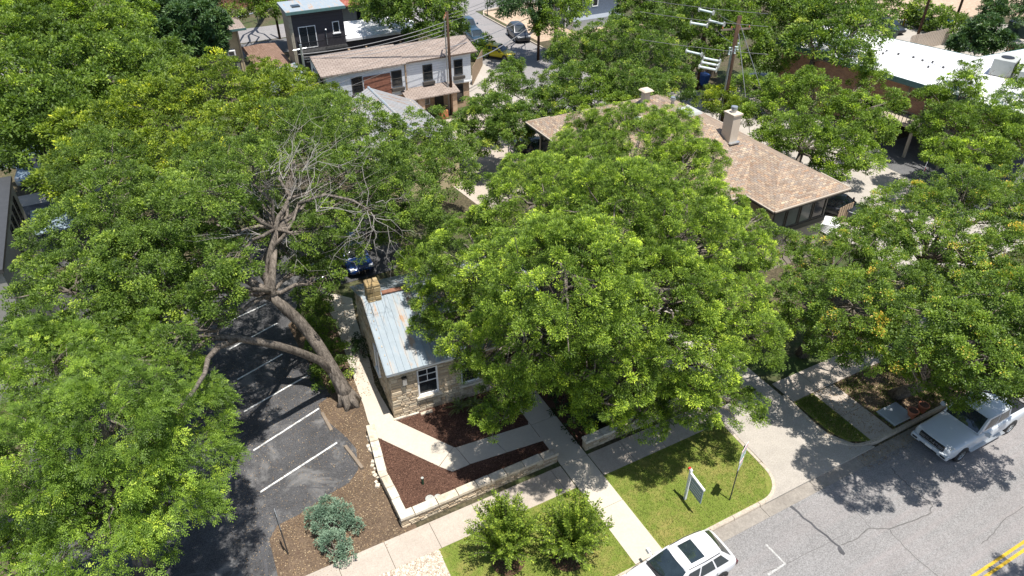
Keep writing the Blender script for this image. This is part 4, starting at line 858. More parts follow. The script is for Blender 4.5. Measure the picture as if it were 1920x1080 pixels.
bush('garden_shrub', 'leafy shrub by the wooden post beside the yellow car', [(900, 95, 0.9, 0.9), (910, 85, 1.1, 0.9), (893, 102, 0.6, 0.6)], at(902, 100)[:2], 'lf_elm', 124, stems=5, **{**HG, 'L': 0.25, 'W': 0.13, 'dens': 1.3, 'rc': 0.5})
bush('garden_shrub', 'dark ivy like shrub below the air conditioner of the tan house', [(400, 100, 1.2, 1.2), (380, 95, 1.8, 1.3), (395, 80, 2.5, 1.2)], at(398, 112)[:2], 'lf_dark', 125, stems=5, **{**HG, 'L': 0.25, 'W': 0.13, 'dens': 1.3, 'rc': 0.5})
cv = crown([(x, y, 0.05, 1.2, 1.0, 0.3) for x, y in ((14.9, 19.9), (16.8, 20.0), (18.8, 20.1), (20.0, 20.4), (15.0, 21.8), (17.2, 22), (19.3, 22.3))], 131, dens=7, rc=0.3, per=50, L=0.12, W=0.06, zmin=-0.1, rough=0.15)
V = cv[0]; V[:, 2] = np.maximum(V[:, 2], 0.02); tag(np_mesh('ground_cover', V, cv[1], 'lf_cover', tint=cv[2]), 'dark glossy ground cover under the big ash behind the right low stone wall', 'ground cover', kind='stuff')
# fern like plant in front of the cottage window
def fern(label, base, n, L, seed, name='sago_palm', mat='lf_elm', cat='plant'):
    r = random.Random(seed); b = Vector(base); rt = root(name, label, cat, b); mb = MB(); st = MB()
    for i in range(n):
        a = 6.283 * i / n + r.uniform(-.2, .2); l = L * r.uniform(0.7, 1.1); el = r.uniform(0.5, 1.25); pts = []
        for j in range(9):
            t = j / 8; pts.append(Vector((math.cos(a) * l * t * math.cos(el), math.sin(a) * l * t * math.cos(el), 0.15 + l * (math.sin(el) * t - 0.55 * t * t))))
        st.tube(pts, [0.012] * 5 + [0.008] * 4, 4)
        for j in range(1, 9):
            for q in range(3):
                p = pts[j - 1].lerp(pts[j], q / 3); d = (pts[j] - pts[j - 1]).normalized(); s = d.cross(Vector((0, 0, 1))).normalized()
                for sg in (-1, 1):
                    e = p + (s * sg * 0.8 + d * 0.6 + Vector((0, 0, -.15))) * 0.17 * (1.15 - j / 9); mb.add([p - d * .012, p + d * .012, e], [(0, 1, 2)])
    o = mb.build('foliage', mat, rt); a_ = o.data.attributes.new('tint', 'FLOAT', 'POINT'); a_.data.foreach_set('value', [random.Random(i // 3).uniform(.3, .8) for i in range(len(o.data.vertices))])
    st.build('stem', 'bark', rt)
fern('green fern like plant in the mulch right of the cottage window', at(862, 770), 22, 1.15, 3, 'fern_plant')
fern('second fern like plant, deeper under the big ash against the cottage wall', at(890, 762), 16, 0.9, 4, 'fern_plant')

# ---------------------------------------------------------------- stone masonry
def courses(mb, x0, x1, z0, z1, ch=(0.16, 0.26), bl=(0.25, 0.6), holes=(), dep=0.03, frame=lambda u, d, z: (u, -d, z), seed=1):
    """blocks laid in courses on a face; frame maps (along, outward, up) to local coordinates"""
    r = random.Random(seed); z = z0
    while z < z1 - 0.04:
        h = min(r.uniform(*ch), z1 - z)
        if z1 - (z + h) < 0.08: h = z1 - z
        x = x0
        while x < x1 - 0.02:
            l = min(r.uniform(*bl), x1 - x)
            if x1 - (x + l) < 0.12: l = x1 - x
            segs = [(x, x + l)]
            for hx0, hx1, hz0, hz1 in holes:
                if z + h > hz0 + 0.02 and z < hz1 - 0.02:
                    ns = []
                    for a, b in segs:
                        if b <= hx0 or a >= hx1: ns.append((a, b))
                        else:
                            if a < hx0 - 0.03: ns.append((a, hx0))
                            if b > hx1 + 0.03: ns.append((hx1, b))
                    segs = ns
            for a, b in segs:
                g = 0.008; d = dep * r.uniform(0.3, 1.3); t = r.uniform(-0.012, 0.012); i_ = 0.02
                B = [frame(a + g, -0.02, z + g), frame(b - g, -0.02, z + g + t * .3), frame(b - g, -0.02, z + h - g), frame(a + g, -0.02, z + h - g)]
                T_ = [frame(a + g + i_, d, z + g + i_), frame(b - g - i_, d + t, z + g + i_), frame(b - g - i_, d + t * .5, z + h - g - i_), frame(a + g + i_, d - t, z + h - g - i_)]
                mb.add(B + T_, [(4, 5, 6, 7), (0, 1, 5, 4), (1, 2, 6, 5), (2, 3, 7, 6), (3, 0, 4, 7)])
            x += l
        z += h
def fix_normals(o):
    bm = bmesh.new(); bm.from_mesh(o.data); bmesh.ops.recalc_face_normals(bm, faces=bm.faces); bm.to_mesh(o.data); bm.free(); return o
def low_wall(label, x0, y0, length, rz, h=0.62, t=0.36, seed=1, mat='stone'):
    rt = root('low_stone_wall', label, 'garden wall', (x0, y0, 0), rz); c = MB(); c.box(0.03, length - .03, 0.04, t - 0.03, -0.05, h - 0.12); c.build('wall_core', 'mortar', rt)
    m = MB(); f = lambda u, d, z: (u, 0.04 - d, z); courses(m, 0, length, 0.0, h - 0.12, (0.09, 0.16), (0.2, 0.5), dep=0.035, frame=f, seed=seed)
    courses(m, 0, length, 0.0, h - 0.12, (0.09, 0.16), (0.2, 0.5), dep=0.03, frame=lambda u, d, z: (length - u, t - 0.04 + d, z), seed=seed + 1)
    courses(m, 0.02, t - 0.02, 0.0, h - 0.12, (0.1, 0.16), (0.2, 0.36), frame=lambda u, d, z: (length - .03 + d, u, z), seed=seed + 2)
    courses(m, 0.02, t - 0.02, 0.0, h - 0.12, (0.1, 0.16), (0.2, 0.36), frame=lambda u, d, z: (.03 - d, t - u, z), seed=seed + 3)
    fix_normals(m.build('stone_courses', mat, rt))
    cp = MB(); r = random.Random(seed + 9); x = -0.02
    while x < length:
        l = min(r.uniform(0.6, 1.1), length + 0.02 - x); dz = r.uniform(-0.012, 0.012); j = r.uniform(-0.015, 0.015)
        if length - (x + l) < 0.2: l = length + 0.02 - x
        cp.hexa([(x + .006, -0.03 + j, h - 0.12), (x + l - .006, -0.03 + j, h - 0.12), (x + l - .006, t + 0.03 + j, h - 0.12), (x + .006, t + 0.03 + j, h - 0.12)],
                [(x + .02, -0.015 + j, h + dz), (x + l - .02, -0.015 + j, h - dz), (x + l - .02, t + 0.015 + j, h - dz), (x + .02, t + 0.015 + j, h + dz)]); x += l + 0.001
    cp.build('coping', 'stone_pale', rt); return rt
low_wall('low dry laid limestone wall along the sidewalk, left of the front walkway', 4.62, 18.66, 7.72, 0, 0.68, seed=5)
low_wall('short limestone wall along the sidewalk under the big ash, right of the front walkway', 13.86, 18.62, 6.9, 0, 0.66, seed=15)
d_ = Vector((5.2, 24.6, 0)) - Vector((4.66, 21.45, 0))
low_wall('broken pale limestone wall running back beside the cottage path, rear half of the side wall', 5.02, 21.62, 3.0, math.atan2(3.0, 0.42), 0.5, 0.36, 25, 'stone_pale')
low_wall('smooth capped side wall meeting the sidewalk wall at its corner, front half of the side wall', 4.99, 19.05, 2.5, math.radians(90.8), 0.62, 0.33, 35)
mb = MB(); rr = random.Random(8)
for i in range(16):
    t = i / 16; x = 4.55 + 0.55 * t + rr.uniform(-.16, .10); y = 21.3 + 3.2 * t; s = rr.uniform(0.1, 0.2); mb.box(x - s / 2, x + s / 2, y - s / 2, y + s / 2, 0, s * rr.uniform(.5, 1), rr.uniform(0, 1.5))
thing1('loose_stones', mb, 'stone_pale', 'tumbled pale stones at the foot of the broken side wall', 'stones')

# ---------------------------------------------------------------- openings
def window(parent, u0, u1, z0, z1, frame, fmat='trim_white', gmat='glass', fw=0.07, depth=0.05, muntin=(0, 0), sill=True, sash=False, label=None):
    """window: frame (mesh) > pane, sill. frame(u, outward, z) -> local"""
    def bx(m, a, b, d0, d1, c, d):
        m.hexa([frame(a, d1, c), frame(b, d1, c), frame(b, d0, c), frame(a, d0, c)], [frame(a, d1, d), frame(b, d1, d), frame(b, d0, d), frame(a, d0, d)])
    m = MB(); bx(m, u0, u0 + fw, -0.02, depth, z0, z1); bx(m, u1 - fw, u1, -0.02, depth, z0, z1); bx(m, u0 + fw, u1 - fw, -0.02, depth, z1 - fw, z1); bx(m, u0 + fw, u1 - fw, -0.02, depth, z0, z0 + fw)
    for i in range(muntin[0]): u = u0 + (u1 - u0) * (i + 1) / (muntin[0] + 1); bx(m, u - 0.015, u + 0.015, -0.01, depth * .7, (z0 + z1) / 2 if sash else z0 + fw, z1 - fw)
    for i in range(muntin[1]):
        if sash and i == 0: continue
        z = z0 + (z1 - z0) * (i + 1) / (muntin[1] + 1); bx(m, u0 + fw, u1 - fw, -0.01, depth * .7 + .003, z - 0.018, z + 0.018)
    o = fix_normals(m.build('window', fmat, parent))
    if label: o['label'] = label
    g = MB(); bx(g, u0 + fw * .5, u1 - fw * .5, -0.03, 0.006, z0 + fw * .5, z1 - fw * .5); fix_normals(g.build('pane', gmat, o))
    if sill:
        s = MB(); bx(s, u0 - 0.06, u1 + 0.06, -0.02, depth + 0.06, z0 - 0.09, z0 - 0.004); fix_normals(s.build('sill', fmat, o))
    return o
def fS(y): return lambda u, d, z: (u, y - d, z)       # face looking towards -y
def fN(y): return lambda u, d, z: (-u, y + d, z)
def fW(x): return lambda u, d, z: (x - d, -u, z)      # u = -y
def fE(x): return lambda u, d, z: (x + d, u, z)

# ---------------------------------------------------------------- stone cottage
CO = at(740, 786, 0); CRZ = R(-5.0)
ct = root('stone_cottage', 'small limestone cottage with a pale metal gable roof, half hidden by the big ash', 'cottage', CO, CRZ)
CWD, CDP, CH, RH = 8.6, 7.3, 3.3, 5.0
core = MB(); RY = 3.75
hole = [(1.36, 2.42, 1.0, 2.72), (3.6, 4.6, 1.0, 2.72)]
core.box(0.25, CWD - 0.05, 0.27, CDP - 0.05, -0.1, CH - 0.03)
core.add([(0.05, 0.05, CH - .05), (0.05, CDP - 0.05, CH - .05), (0.05, RY, RH - 0.1), (CWD - .05, 0.05, CH - .05), (CWD - .05, CDP - 0.05, CH - .05), (CWD - .05, RY, RH - 0.1)], [(0, 2, 1), (3, 4, 5), (0, 3, 5, 2), (1, 2, 5, 4)])
# thick outer leaf with the window openings left open
xs = [0.03, 1.36, 2.42, 3.6, 4.6, CWD - 0.03]; zs = [-0.1, 1.0, 2.72, CH - 0.03]
for i in range(5):
    for j in range(3):
        if j == 1 and i in (1, 3): continue
        core.box(xs[i], xs[i + 1], 0.04, 0.27, zs[j], zs[j + 1])
core.box(0.03, 0.25, 0.27, CDP - .05, -0.1, CH - 0.03)
core.build('wall', 'mortar', ct)
st = MB(); courses(st, 0, CWD, 0.0, CH, (0.12, 0.26), (0.22, 0.62), holes=hole, dep=0.035, frame=lambda u, d, z: (u, 0.04 - d, z), seed=41)
courses(st, -CDP, 0, 0.0, CH, (0.12, 0.26), (0.22, 0.62), holes=[(-3.2, -2.3, 0.9, 2.6)], dep=0.035, frame=lambda u, d, z: (0.03 - d, -u, z), seed=42)
for k in range(7):
    z0 = CH + k * 0.2; e0 = (z0 - CH) / (RH - CH) * RY; e1 = CDP - (z0 - CH) / (RH - CH) * (CDP - RY)
    if e1 - e0 > 0.3: courses(st, -e1 + 0.15, -e0 - 0.15, z0, z0 + 0.2, (0.2, 0.2), (0.25, 0.5), frame=lambda u, d, z: (0.05 - d, -u, z), seed=50 + k)
fix_normals(st.build('stone_facing', 'stone', ct))
for hx in hole:
    o = window(ct, hx[0], hx[1], hx[2], hx[3], lambda u, d, z: (u, 0.12 - d, z), muntin=(1, 3), sash=True, fw=0.085, depth=0.05)
    s = MB(); s.box(hx[0] - .12, hx[1] + .12, -0.10, 0.12, hx[2] - 0.13, hx[2] - .005); s.build('stone_sill', 'stone_pale', ct)
window(ct, -3.15, -2.35, 0.95, 2.55, lambda u, d, z: (0.0 - d, -u, z), 'trim_white', 'glass_pale', fw=0.07)
# roof planes with standing seams
def seam_roof(parent, x0, x1, y0, z0, y1, z1, step=0.4, mat='tin', th=0.05, seamh=0.035, name='roof'):
    m = MB(); m.add([(x0, y0, z0), (x1, y0, z0), (x1, y1, z1), (x0, y1, z1), (x0, y0, z0 + th), (x1, y0, z0 + th), (x1, y1, z1 + th), (x0, y1, z1 + th)],
                    [(3, 2, 1, 0), (4, 5, 6, 7), (0, 1, 5, 4), (1, 2, 6, 5), (2, 3, 7, 6), (3, 0, 4, 7)])
    x = x0 + 0.02
    while x < x1:
        a = th + 0.001; m.add([(x, y0, z0 + a), (x + .03, y0, z0 + a), (x + .03, y1, z1 + a), (x, y1, z1 + a), (x + .008, y0, z0 + a + seamh), (x + .022, y0, z0 + a + seamh), (x + .022, y1, z1 + a + seamh), (x + .008, y1, z1 + a + seamh)],
                              [(4, 5, 6, 7), (0, 1, 5, 4), (1, 2, 6, 5), (2, 3, 7, 6), (3, 0, 4, 7)]); x += step
    return fix_normals(m.build(name, mat, parent))
sl = (RH - CH) / RY
seam_roof(ct, -0.18, CWD + 0.1, -0.28, CH - 0.28 * sl, RY - 0.03, RH, 0.3)
seam_roof(ct, -0.18, CWD + 0.1, CDP + 0.28, CH - 0.28 * (RH - CH) / (CDP - RY), RY + 0.03, RH, 0.38)
m = MB(); m.add([(-0.2, RY - .12, RH + .03), (CWD + .1, RY - .12, RH + .03), (CWD + .1, RY, RH + .11), (-0.2, RY, RH + .11), (-0.2, RY + .12, RH + .03), (CWD + .1, RY + .12, RH + .03)], [(0, 1, 2, 3), (3, 2, 5, 4)]); m.build('ridge_cap', 'tin', ct); m = MB(); m.box(.85, 2.1, RY - .17, RY + .1, RH + .06, RH + .125); m.build('rusty_flashing', 'rust', ct)
m = MB(); m.box(-0.15, CWD + .05, -0.23, -0.20, CH - 0.27, CH - 0.13); m.build('fascia', 'trim_white', ct)
# chimney
m = MB(); cx0, cx1, cy0, cy1, cz = 0.08, 0.76, RY - 0.36, RY + 0.32, RH + 0.85
m.box(cx0 + .03, cx1 - .03, cy0 + .03, cy1 - .03, RH - 0.5, cz - .02)
courses(m, cx0, cx1, RH - .25, cz, (0.18, 0.28), (0.25, 0.5), frame=lambda u, d, z: (u, cy0 + .02 - d, z), seed=61)
courses(m, -cy1, -cy0, RH - .25, cz, (0.18, 0.28), (0.25, 0.5), frame=lambda u, d, z: (cx0 + .02 - d, -u, z), seed=62)
courses(m, cy0, cy1, RH - .25, cz, (0.18, 0.28), (0.25, 0.5), frame=lambda u, d, z: (cx1 - .02 + d, u, z), seed=63)
courses(m, -cx1, -cx0, RH - .25, cz, (0.18, 0.28), (0.25, 0.5), frame=lambda u, d, z: (-u, cy1 - .02 + d, z), seed=64)
courses(m, cx0, cx1, cy0, cy1, (0.25, 0.4), (0.25, 0.45), frame=lambda u, d, z: (u, z, cz + d), seed=65)
fix_normals(m.build('chimney', 'stone_gold', ct))
m = MB(); m.box(0.60, 0.80, -0.16, 0.0, 2.18, 2.58); o = m.build('wall_lamp', 'steel', ct); m = MB(); m.box(0.57, 0.83, -0.19, 0.0, 2.58, 2.63); m.build('lamp_cap', 'black', o)
m = MB(); m.box(-0.06, 0.6, -0.13, -0.02, -0.05, 0.09); m.box(0.62, 1.25, -0.12, -0.02, -0.05, 0.07); m.box(1.3, 1.9, -0.30, -0.12, -0.05, 0.08); m.build('footing_stone', 'stone_pale', ct)

# ---------------------------------------------------------------- buildings
def hip_height(x, y, rects, ez, p):
    h = None
    for x0, x1, y0, y1 in rects:
        d = min(x - x0, x1 - x, y - y0, y1 - y)
        if d >= -1e-6: h = d if h is None else max(h, d)
    return None if h is None else ez + h * p
def union_hip(rects, ez, p, step=0.2):
    X0 = min(r[0] for r in rects); X1 = max(r[1] for r in rects); Y0 = min(r[2] for r in rects); Y1 = max(r[3] for r in rects)
    nx = int(round((X1 - X0) / step)); ny = int(round((Y1 - Y0) / step)); idx = {}; vs = []; fs = []
    def vid(i, j):
        if (i, j) not in idx: x = X0 + i * step; y = Y0 + j * step; idx[(i, j)] = len(vs); vs.append((x, y, hip_height(x, y, rects, ez, p)))
        return idx[(i, j)]
    for i in range(nx):
        for j in range(ny):
            if hip_height(X0 + (i + .5) * step, Y0 + (j + .5) * step, rects, ez, p) is None: continue
            a, b, c, d = vid(i, j), vid(i + 1, j), vid(i + 1, j + 1), vid(i, j + 1)
            # split along the diagonal that lies on the surface
            xm = X0 + (i + .5) * step; ym = Y0 + (j + .5) * step; hm = hip_height(xm, ym, rects, ez, p)
            if abs((vs[a][2] + vs[c][2]) / 2 - hm) <= abs((vs[b][2] + vs[d][2]) / 2 - hm): fs += [(a, b, c), (a, c, d)]
            else: fs += [(a, b, d), (b, c, d)]
    m = MB(); m.add(vs, fs); return m
# tan house with the hip roof
hh = root('hip_roof_house', 'tan two level house under a big brown shingled hip roof, right of the big ash', 'house', (31, 34, 0))
rects = [(26.6, 37.4, 27.6, 44.0), (31.0, 37.4, 25.2, 34.0), (24.6, 33.0, 34.8, 44.0)]
rects = [(a - 31, b - 31, c - 34, d - 34) for a, b, c, d in rects]; EZ = 5.2; PP = 0.47
union_hip(rects, EZ, PP).build('roof', 'shingle_tan', hh)
ov = 0.75
def walls_rects(rects, ov, z0, z1, mat, parent, name='wall'):
    m = MB()
    for i, (a, b, c, d) in enumerate(rects): m.box(a + ov + i * .004, b - ov - i * .004, c + ov + i * .004, d - ov - i * .004, z0, z1 - i * 0.01)
    return m.build(name, mat, parent)
walls_rects(rects, ov, -0.1, EZ + 0.15, 'stucco_tan', hh)
def eave_trim(rects, z, parent, soffit='trim_bronze', edge='fascia_tan'):
    def inside(x, y, skip): return any(a < x < b and c < y < d for k, (a, b, c, d) in enumerate(rects) if k != skip)
    m = MB(); s = MB()
    for k, (a, b, c, d) in enumerate(rects):
        for (x0, y0, x1, y1, nx, ny) in ((a, c, b, c, 0, -1), (b, c, b, d, 1, 0), (b, d, a, d, 0, 1), (a, d, a, c, -1, 0)):
            n = max(1, int(math.hypot(x1 - x0, y1 - y0) / 0.4)); run = None
            for i in range(n + 1):
                if i < n:
                    t = (i + .5) / n; px_ = x0 + (x1 - x0) * t; py_ = y0 + (y1 - y0) * t; out = not inside(px_ + nx * .02, py_ + ny * .02, k) and not inside(px_ - nx * 0.02, py_ - ny * 0.02, k)
                    if out and run is None: run = i
                if run is not None and (i == n or not out):
                    ax, ay, bx_, by_ = x0 + (x1 - x0) * run / n, y0 + (y1 - y0) * run / n, x0 + (x1 - x0) * i / n, y0 + (y1 - y0) * i / n
                    lo = lambda u, v: (min(u, v), max(u, v)); X = lo(ax, bx_); Y = lo(ay, by_); m = MB(); s = MB()
                    m.box(X[0] - (0.10 if nx < 0 else 0), X[1] + (0.10 if nx > 0 else 0), Y[0] - (0.10 if ny < 0 else 0), Y[1] + (0.10 if ny > 0 else 0), z - 0.06, z + 0.02)
                    s.box(X[0] - (0.06 if nx < 0 else 0), X[1] + (0.06 if nx > 0 else 0), Y[0] - (0.06 if ny < 0 else 0), Y[1] + (0.06 if ny > 0 else 0), z - 0.20, z - 0.065); run = None; m.build('gutter', edge, parent); s.build('fascia', soffit, parent)
eave_trim(rects, EZ, hh)
# windows of the south wing (local coordinates)
yS = 25.2 + ov - 34
for i in range(4):
    u0 = 0.95 + i * 1.16; window(hh, u0, u0 + 1.08, 3.1, 4.75, fS(yS), 'trim_bronze', 'glass_pale' if i < 3 else 'glass', fw=0.08, sill=False)
m = MB(); m.box(0.85, 5.7, yS - 0.08, yS - 0.003, 2.72, 3.06); m.build('sill_band', 'trim_bronze', hh)
m = MB(); m.cyl((3.2, yS - 0.1, 1.7), (0, -1, 0), 0.06, 0.08, 8); m.tube([(3.2, yS - .02, 1.75), (3.2, yS - .12, 1.75)], 0.04, 6); m.build('wall_spigot', 'steel_dark', hh)
xW = 24.6 - 31 + ov
for i in range(2): window(hh, -(9.0 - i * 2.2), -(9.0 - i * 2.2) + 1.7, 3.1, 4.75, fW(xW), 'trim_bronze', 'glass', fw=0.08, sill=False)
def roof_z(x, y): return hip_height(x - 31, y - 34, rects, EZ, PP)
c0 = at(1363, 272, 7.2)
m = MB(); x, y = 32.75 - 31, 31.55 - 34; m.box(x - .33, x + .33, y - .42, y + .42, 6.2, 8.7); m.box(x - .39, x + .39, y - .48, y + .48, 8.7, 8.8); o = m.build('chimney', 'chimney_tan', hh)
m = MB(); m.cyl((x, y, 8.8), (0, 0, 1), 0.17, 0.4, 14); m.cyl((x, y, 9.02), (0, 0, 1), 0.21, 0.05, 14); m.cyl((x, y, 9.14), (0, 0, 1), 0.21, 0.05, 14); m.build('flue', 'steel', o)
m = MB(); m.box(x - .42, x + .40, y - .66, y - .425, 6.9, 6.96); m.build('flashing', 'steel', o)
for (px, py, kind) in ((1211, 176, 'vent'), (1262, 185, 'pipe'), (1293, 203, 'cap')):
    p = at(px, py, 8.0); x, y = p.x - 31, p.y - 34; m = MB(); z = 7.2
    if kind == 'vent': m.box(x - .22, x + .22, y - .22, y + .22, z, 8.25); m.hexa([(x - .4, y - .4, 8.25), (x + .4, y - .4, 8.25), (x + .4, y + .4, 8.25), (x - .4, y + .4, 8.25)], [(x - .3, y - .3, 8.36), (x + .3, y - .3, 8.36), (x + .3, y + .3, 8.36), (x - .3, y + .3, 8.36)]); m.build('roof_vent', 'chimney_tan', hh)
    if kind == 'pipe': m.cyl((x, y, z - .6), (0, 0, 1), 0.12, 1.35, 10); m.cyl((x, y, z + .7), (0, 0, 1), 0.2, 0.12, 10); m.cyl((x, y, z + .86), (0, 0, 1), 0.16, 0.06, 10); m.build('vent_pipe', 'steel', hh)
    if kind == 'cap': m.box(x - .2, x + .2, y - .2, y + .2, 6.3, 7.9); m.hexa([(x - .6, y - .7, 7.75), (x + .6, y - .7, 7.75), (x + .6, y + .7, 7.75), (x - .6, y + .7, 7.75)], [(x - .52, y - .62, 7.9), (x + .52, y - .62, 7.9), (x + .52, y + .62, 7.9), (x - .52, y + .62, 7.9)]); m.cyl((x, y + .2, 7.9), (0, 0, 1), 0.13, 0.2, 10); m.build('roof_vent', 'unit_grey', hh)
p = at(1300, 215, 7.6); m = MB(); m.cyl((p.x - 31, p.y - 34, 6.6), (0, 0, 1), 0.06, 1.0, 8); m.build('vent_pipe', 'steel_dark', hh)
p = at(1199, 197, 7.8); m = MB(); m.ball((p.x - 31, p.y - 34, roof_z(p.x, p.y) + 0.05), 0.34, 14, 8, 0.5); m.build('skylight', 'tube_white', hh, smooth=True)

# white two storey house
wh = root('white_house', 'white sided two storey house with a tan shingle roof and dark shuttered windows', 'house', (21, 61.5, 0))
m = MB(); m.box(-6.9, 0.4, -0.72, 4.2, 2.55, 5.35); m.box(0.4, 7.0, -0.5, 4.2, 2.55, 5.35); m.build('upper_wall', 'lap_white', wh)
m = MB(); m.box(-6.7, 0.4, -0.6, 4.1, -0.1, 2.55); m.box(0.4, 6.85, -0.3, 4.1, -0.1, 2.55); m.build('lower_wall', 'brick_tan', wh)
m = MB(); m.box(-6.95, 0.45, -0.76, -.6, 2.46, 2.6); m.box(0.45, 7.05, -0.54, -0.4, 2.46, 2.6); m.build('trim_band', 'trim_white', wh)
def slope(mb, x0, x1, ya, za, yb, zb, th=0.14): mb.add([(x0, ya, za), (x1, ya, za), (x1, yb, zb), (x0, yb, zb), (x0, ya, za + th), (x1, ya, za + th), (x1, yb, zb + th), (x0, yb, zb + th)], [(3, 2, 1, 0), (4, 5, 6, 7), (0, 1, 5, 4), (1, 2, 6, 5), (2, 3, 7, 6), (3, 0, 4, 7)])
m = MB(); slope(m, -7.35, 0.4, -0.98, 5.2, 2.0, 6.1); slope(m, 0.405, 7.6, -0.8, 5.2, 1.9, 5.98); slope(m, -7.35, 0.4, 5.0, 5.2, 2.005, 6.1); slope(m, 0.405, 7.6, 4.6, 5.2, 1.905, 5.98); fix_normals(m.build('roof', 'shingle_grey', wh))
m = MB(); m.add([(-6.88, -.7, 5.35), (-6.88, 4.18, 5.35), (-6.88, 2.0, 6.05)], [(0, 2, 1)]); m.build('gable_end', 'lap_white', wh); m = MB(); m.add([(6.98, -.48, 5.35), (6.98, 4.18, 5.35), (6.98, 1.9, 5.92)], [(0, 1, 2)]); m.build('gable_end', 'lap_white', wh)
for (u, y, w_) in ((-4.2, -.72, 1.0), (-0.5, -.72, 1.0), (2.6, -0.5, 0.95), (5.7, -0.5, 0.9)):
    window(wh, u - w_ / 2, u + w_ / 2, 3.3, 4.75, fS(y), 'trim_bronze', 'glass', fw=0.07, sill=False, muntin=(0, 1)); b = MB(); b.box(u - w_ / 2 - .1, u + w_ / 2 + .1, y - 0.32, y - 0.004, 2.95, 3.22); b.build('window_box', 'trim_bronze', wh)
m = MB()
for i in range(7): m.box(-3.6 + (i % 2) * .04, -1.1 + (i % 2) * .04, -.78 - 0.006 * (i % 2), -.724, 2.7 + i * 0.28, 2.96 + i * 0.28)
m.build('board_panel', 'redwood', wh)
for i in range(2): window(wh, -(1.2 + i * 2.2), -(1.2 + i * 2.2) + 0.9, 3.3, 4.75, fW(-6.9), 'trim_bronze', 'glass', fw=0.07, sill=False)
m = MB(); slope(m, -0.2, 5.0, -2.3, 2.3, -0.52, 2.75, .1); m.build('porch_roof', 'shingle_grey', wh)
for a_, b_ in ((.9, 1.5), (4.3, 4.75)): m = MB(); m.box(a_, b_, -2.1, -1.7, -.1, 2.3); m.build('porch_column', 'brick_tan', wh)
m = MB(); m.box(3.2, 4.1, -0.36, -0.304, 0, 2.2); o = m.build('door', 'black', wh)
window(wh, 1.2, 2.7, 0.9, 2.2, fS(-0.31), 'trim_white', 'glass_pale', sill=False)
window(wh, 5.3, 6.2, 0.6, 2.3, fS(-0.31), 'black', 'glass', sill=False, muntin=(0, 3))
m = MB(); m.box(0.3, 0.44, -.8, -0.5, 2.6, 5.3); m.build('corner_board', 'fence_wood', wh)
# metal roofed house in front of it
mr = root('tin_roof_house', 'building with a weathered ribbed metal gable roof, in front of the white house', 'house', (16.8, 51.5, 0), 0)
m = MB(); m.box(-3.6, 3.2, -5.2, 4.9, -.1, 3.6); m.build('wall', 'stucco_cream', mr)
def seam_roof_y(parent, y0, y1, xa, za, xb, zb, step, mat, name='roof'):
    m = MB(); th = .05; m.add([(xa, y0, za), (xa, y1, za), (xb, y1, zb), (xb, y0, zb), (xa, y0, za + th), (xa, y1, za + th), (xb, y1, zb + th), (xb, y0, zb + th)], [(3, 2, 1, 0), (4, 5, 6, 7), (0, 1, 5, 4), (1, 2, 6, 5), (2, 3, 7, 6), (3, 0, 4, 7)])
    y = y0 + .02
    while y < y1:
        m.add([(xa, y, za + .052), (xa, y + .05, za + .052), (xb, y + .05, zb + .052), (xb, y, zb + .052), (xa, y + .015, za + .1), (xa, y + .035, za + .1), (xb, y + .035, zb + .1), (xb, y + .015, zb + .1)], [(4, 5, 6, 7), (0, 1, 5, 4), (1, 2, 6, 5), (2, 3, 7, 6), (3, 0, 4, 7)]); y += step
    return fix_normals(m.build(name, mat, parent))
seam_roof_y(mr, -5.6, 5.2, -4.2, 3.2, -0.25, 5.1, 0.45, 'tin_old'); seam_roof_y(mr, -5.6, 5.2, 3.7, 3.3, -0.2, 5.1, 0.45, 'tin_old')
m = MB(); m.tube([(-.22, -5.6, 5.16), (-.22, 5.22, 5.16)], 0.1, 6); m.build('ridge_cap', 'tin', mr)
m = MB(); m.add([(-3.58, 4.88, 3.6), (3.18, 4.88, 3.6), (-.2, 4.88, 5.05)], [(0, 2, 1)]); m.build('gable_end', 'stucco_cream', mr); m = MB(); m.add([(-3.58, -5.18, 3.6), (3.18, -5.18, 3.6), (-.2, -5.18, 5.05)], [(0, 1, 2)]); m.build('gable_end', 'stucco_cream', mr)
# dark townhouse
dk = root('dark_townhouse', 'tall dark sided townhouse with a tan flank, rear balcony and pale flat roof', 'townhouse', (17.0, 74.0, 0))
m = MB(); m.box(-2.75, 2.5, -1.5, 1.0, -.1, 7.75); m.build('wall', 'lap_dark', dk)
m = MB(); m.box(-2.88, -2.754, -1.56, 1.04, -.1, 7.7); m.box(-2.753, -2.6, -1.62, -1.503, -.1, 7.7); m.build('side_wall', 'lap_tan', dk)
m = MB(); m.hexa([(-3.1, -2.0, 7.75), (2.7, -2.0, 7.75), (2.7, 1.5, 7.95), (-3.1, 1.5, 7.95)], [(-3.1, -2.0, 8.0), (2.7, -2.0, 8.0), (2.7, 1.5, 8.2), (-3.1, 1.5, 8.2)]); o = m.build('roof', 'tin', dk)
m = MB(); m.box(-3.13, 2.73, -2.06, -2.003, 7.72, 7.98); m.build('roof_edge', 'fascia_teal', o)
m = MB(); m.box(-2.2, -1.4, -.9, -.2, 8.05, 8.2); m.build('skylight', 'glass', o)
window(dk, -2.1, -0.4, 4.3, 6.4, fS(-1.5), 'trim_white', 'glass', muntin=(1, 0), sill=False, label='white framed sliding balcony door')
window(dk, 1.3, 2.0, 5.4, 6.5, fS(-1.5), 'trim_white', 'glass', sill=True)
m = MB(); m.box(-2.4, 0.1, -2.8, -1.503, 4.05, 4.2); m.box(0.1, 2.45, -2.2, -1.503, 4.05, 4.2); m.build('balcony', 'steel_dark', dk)
m = MB()
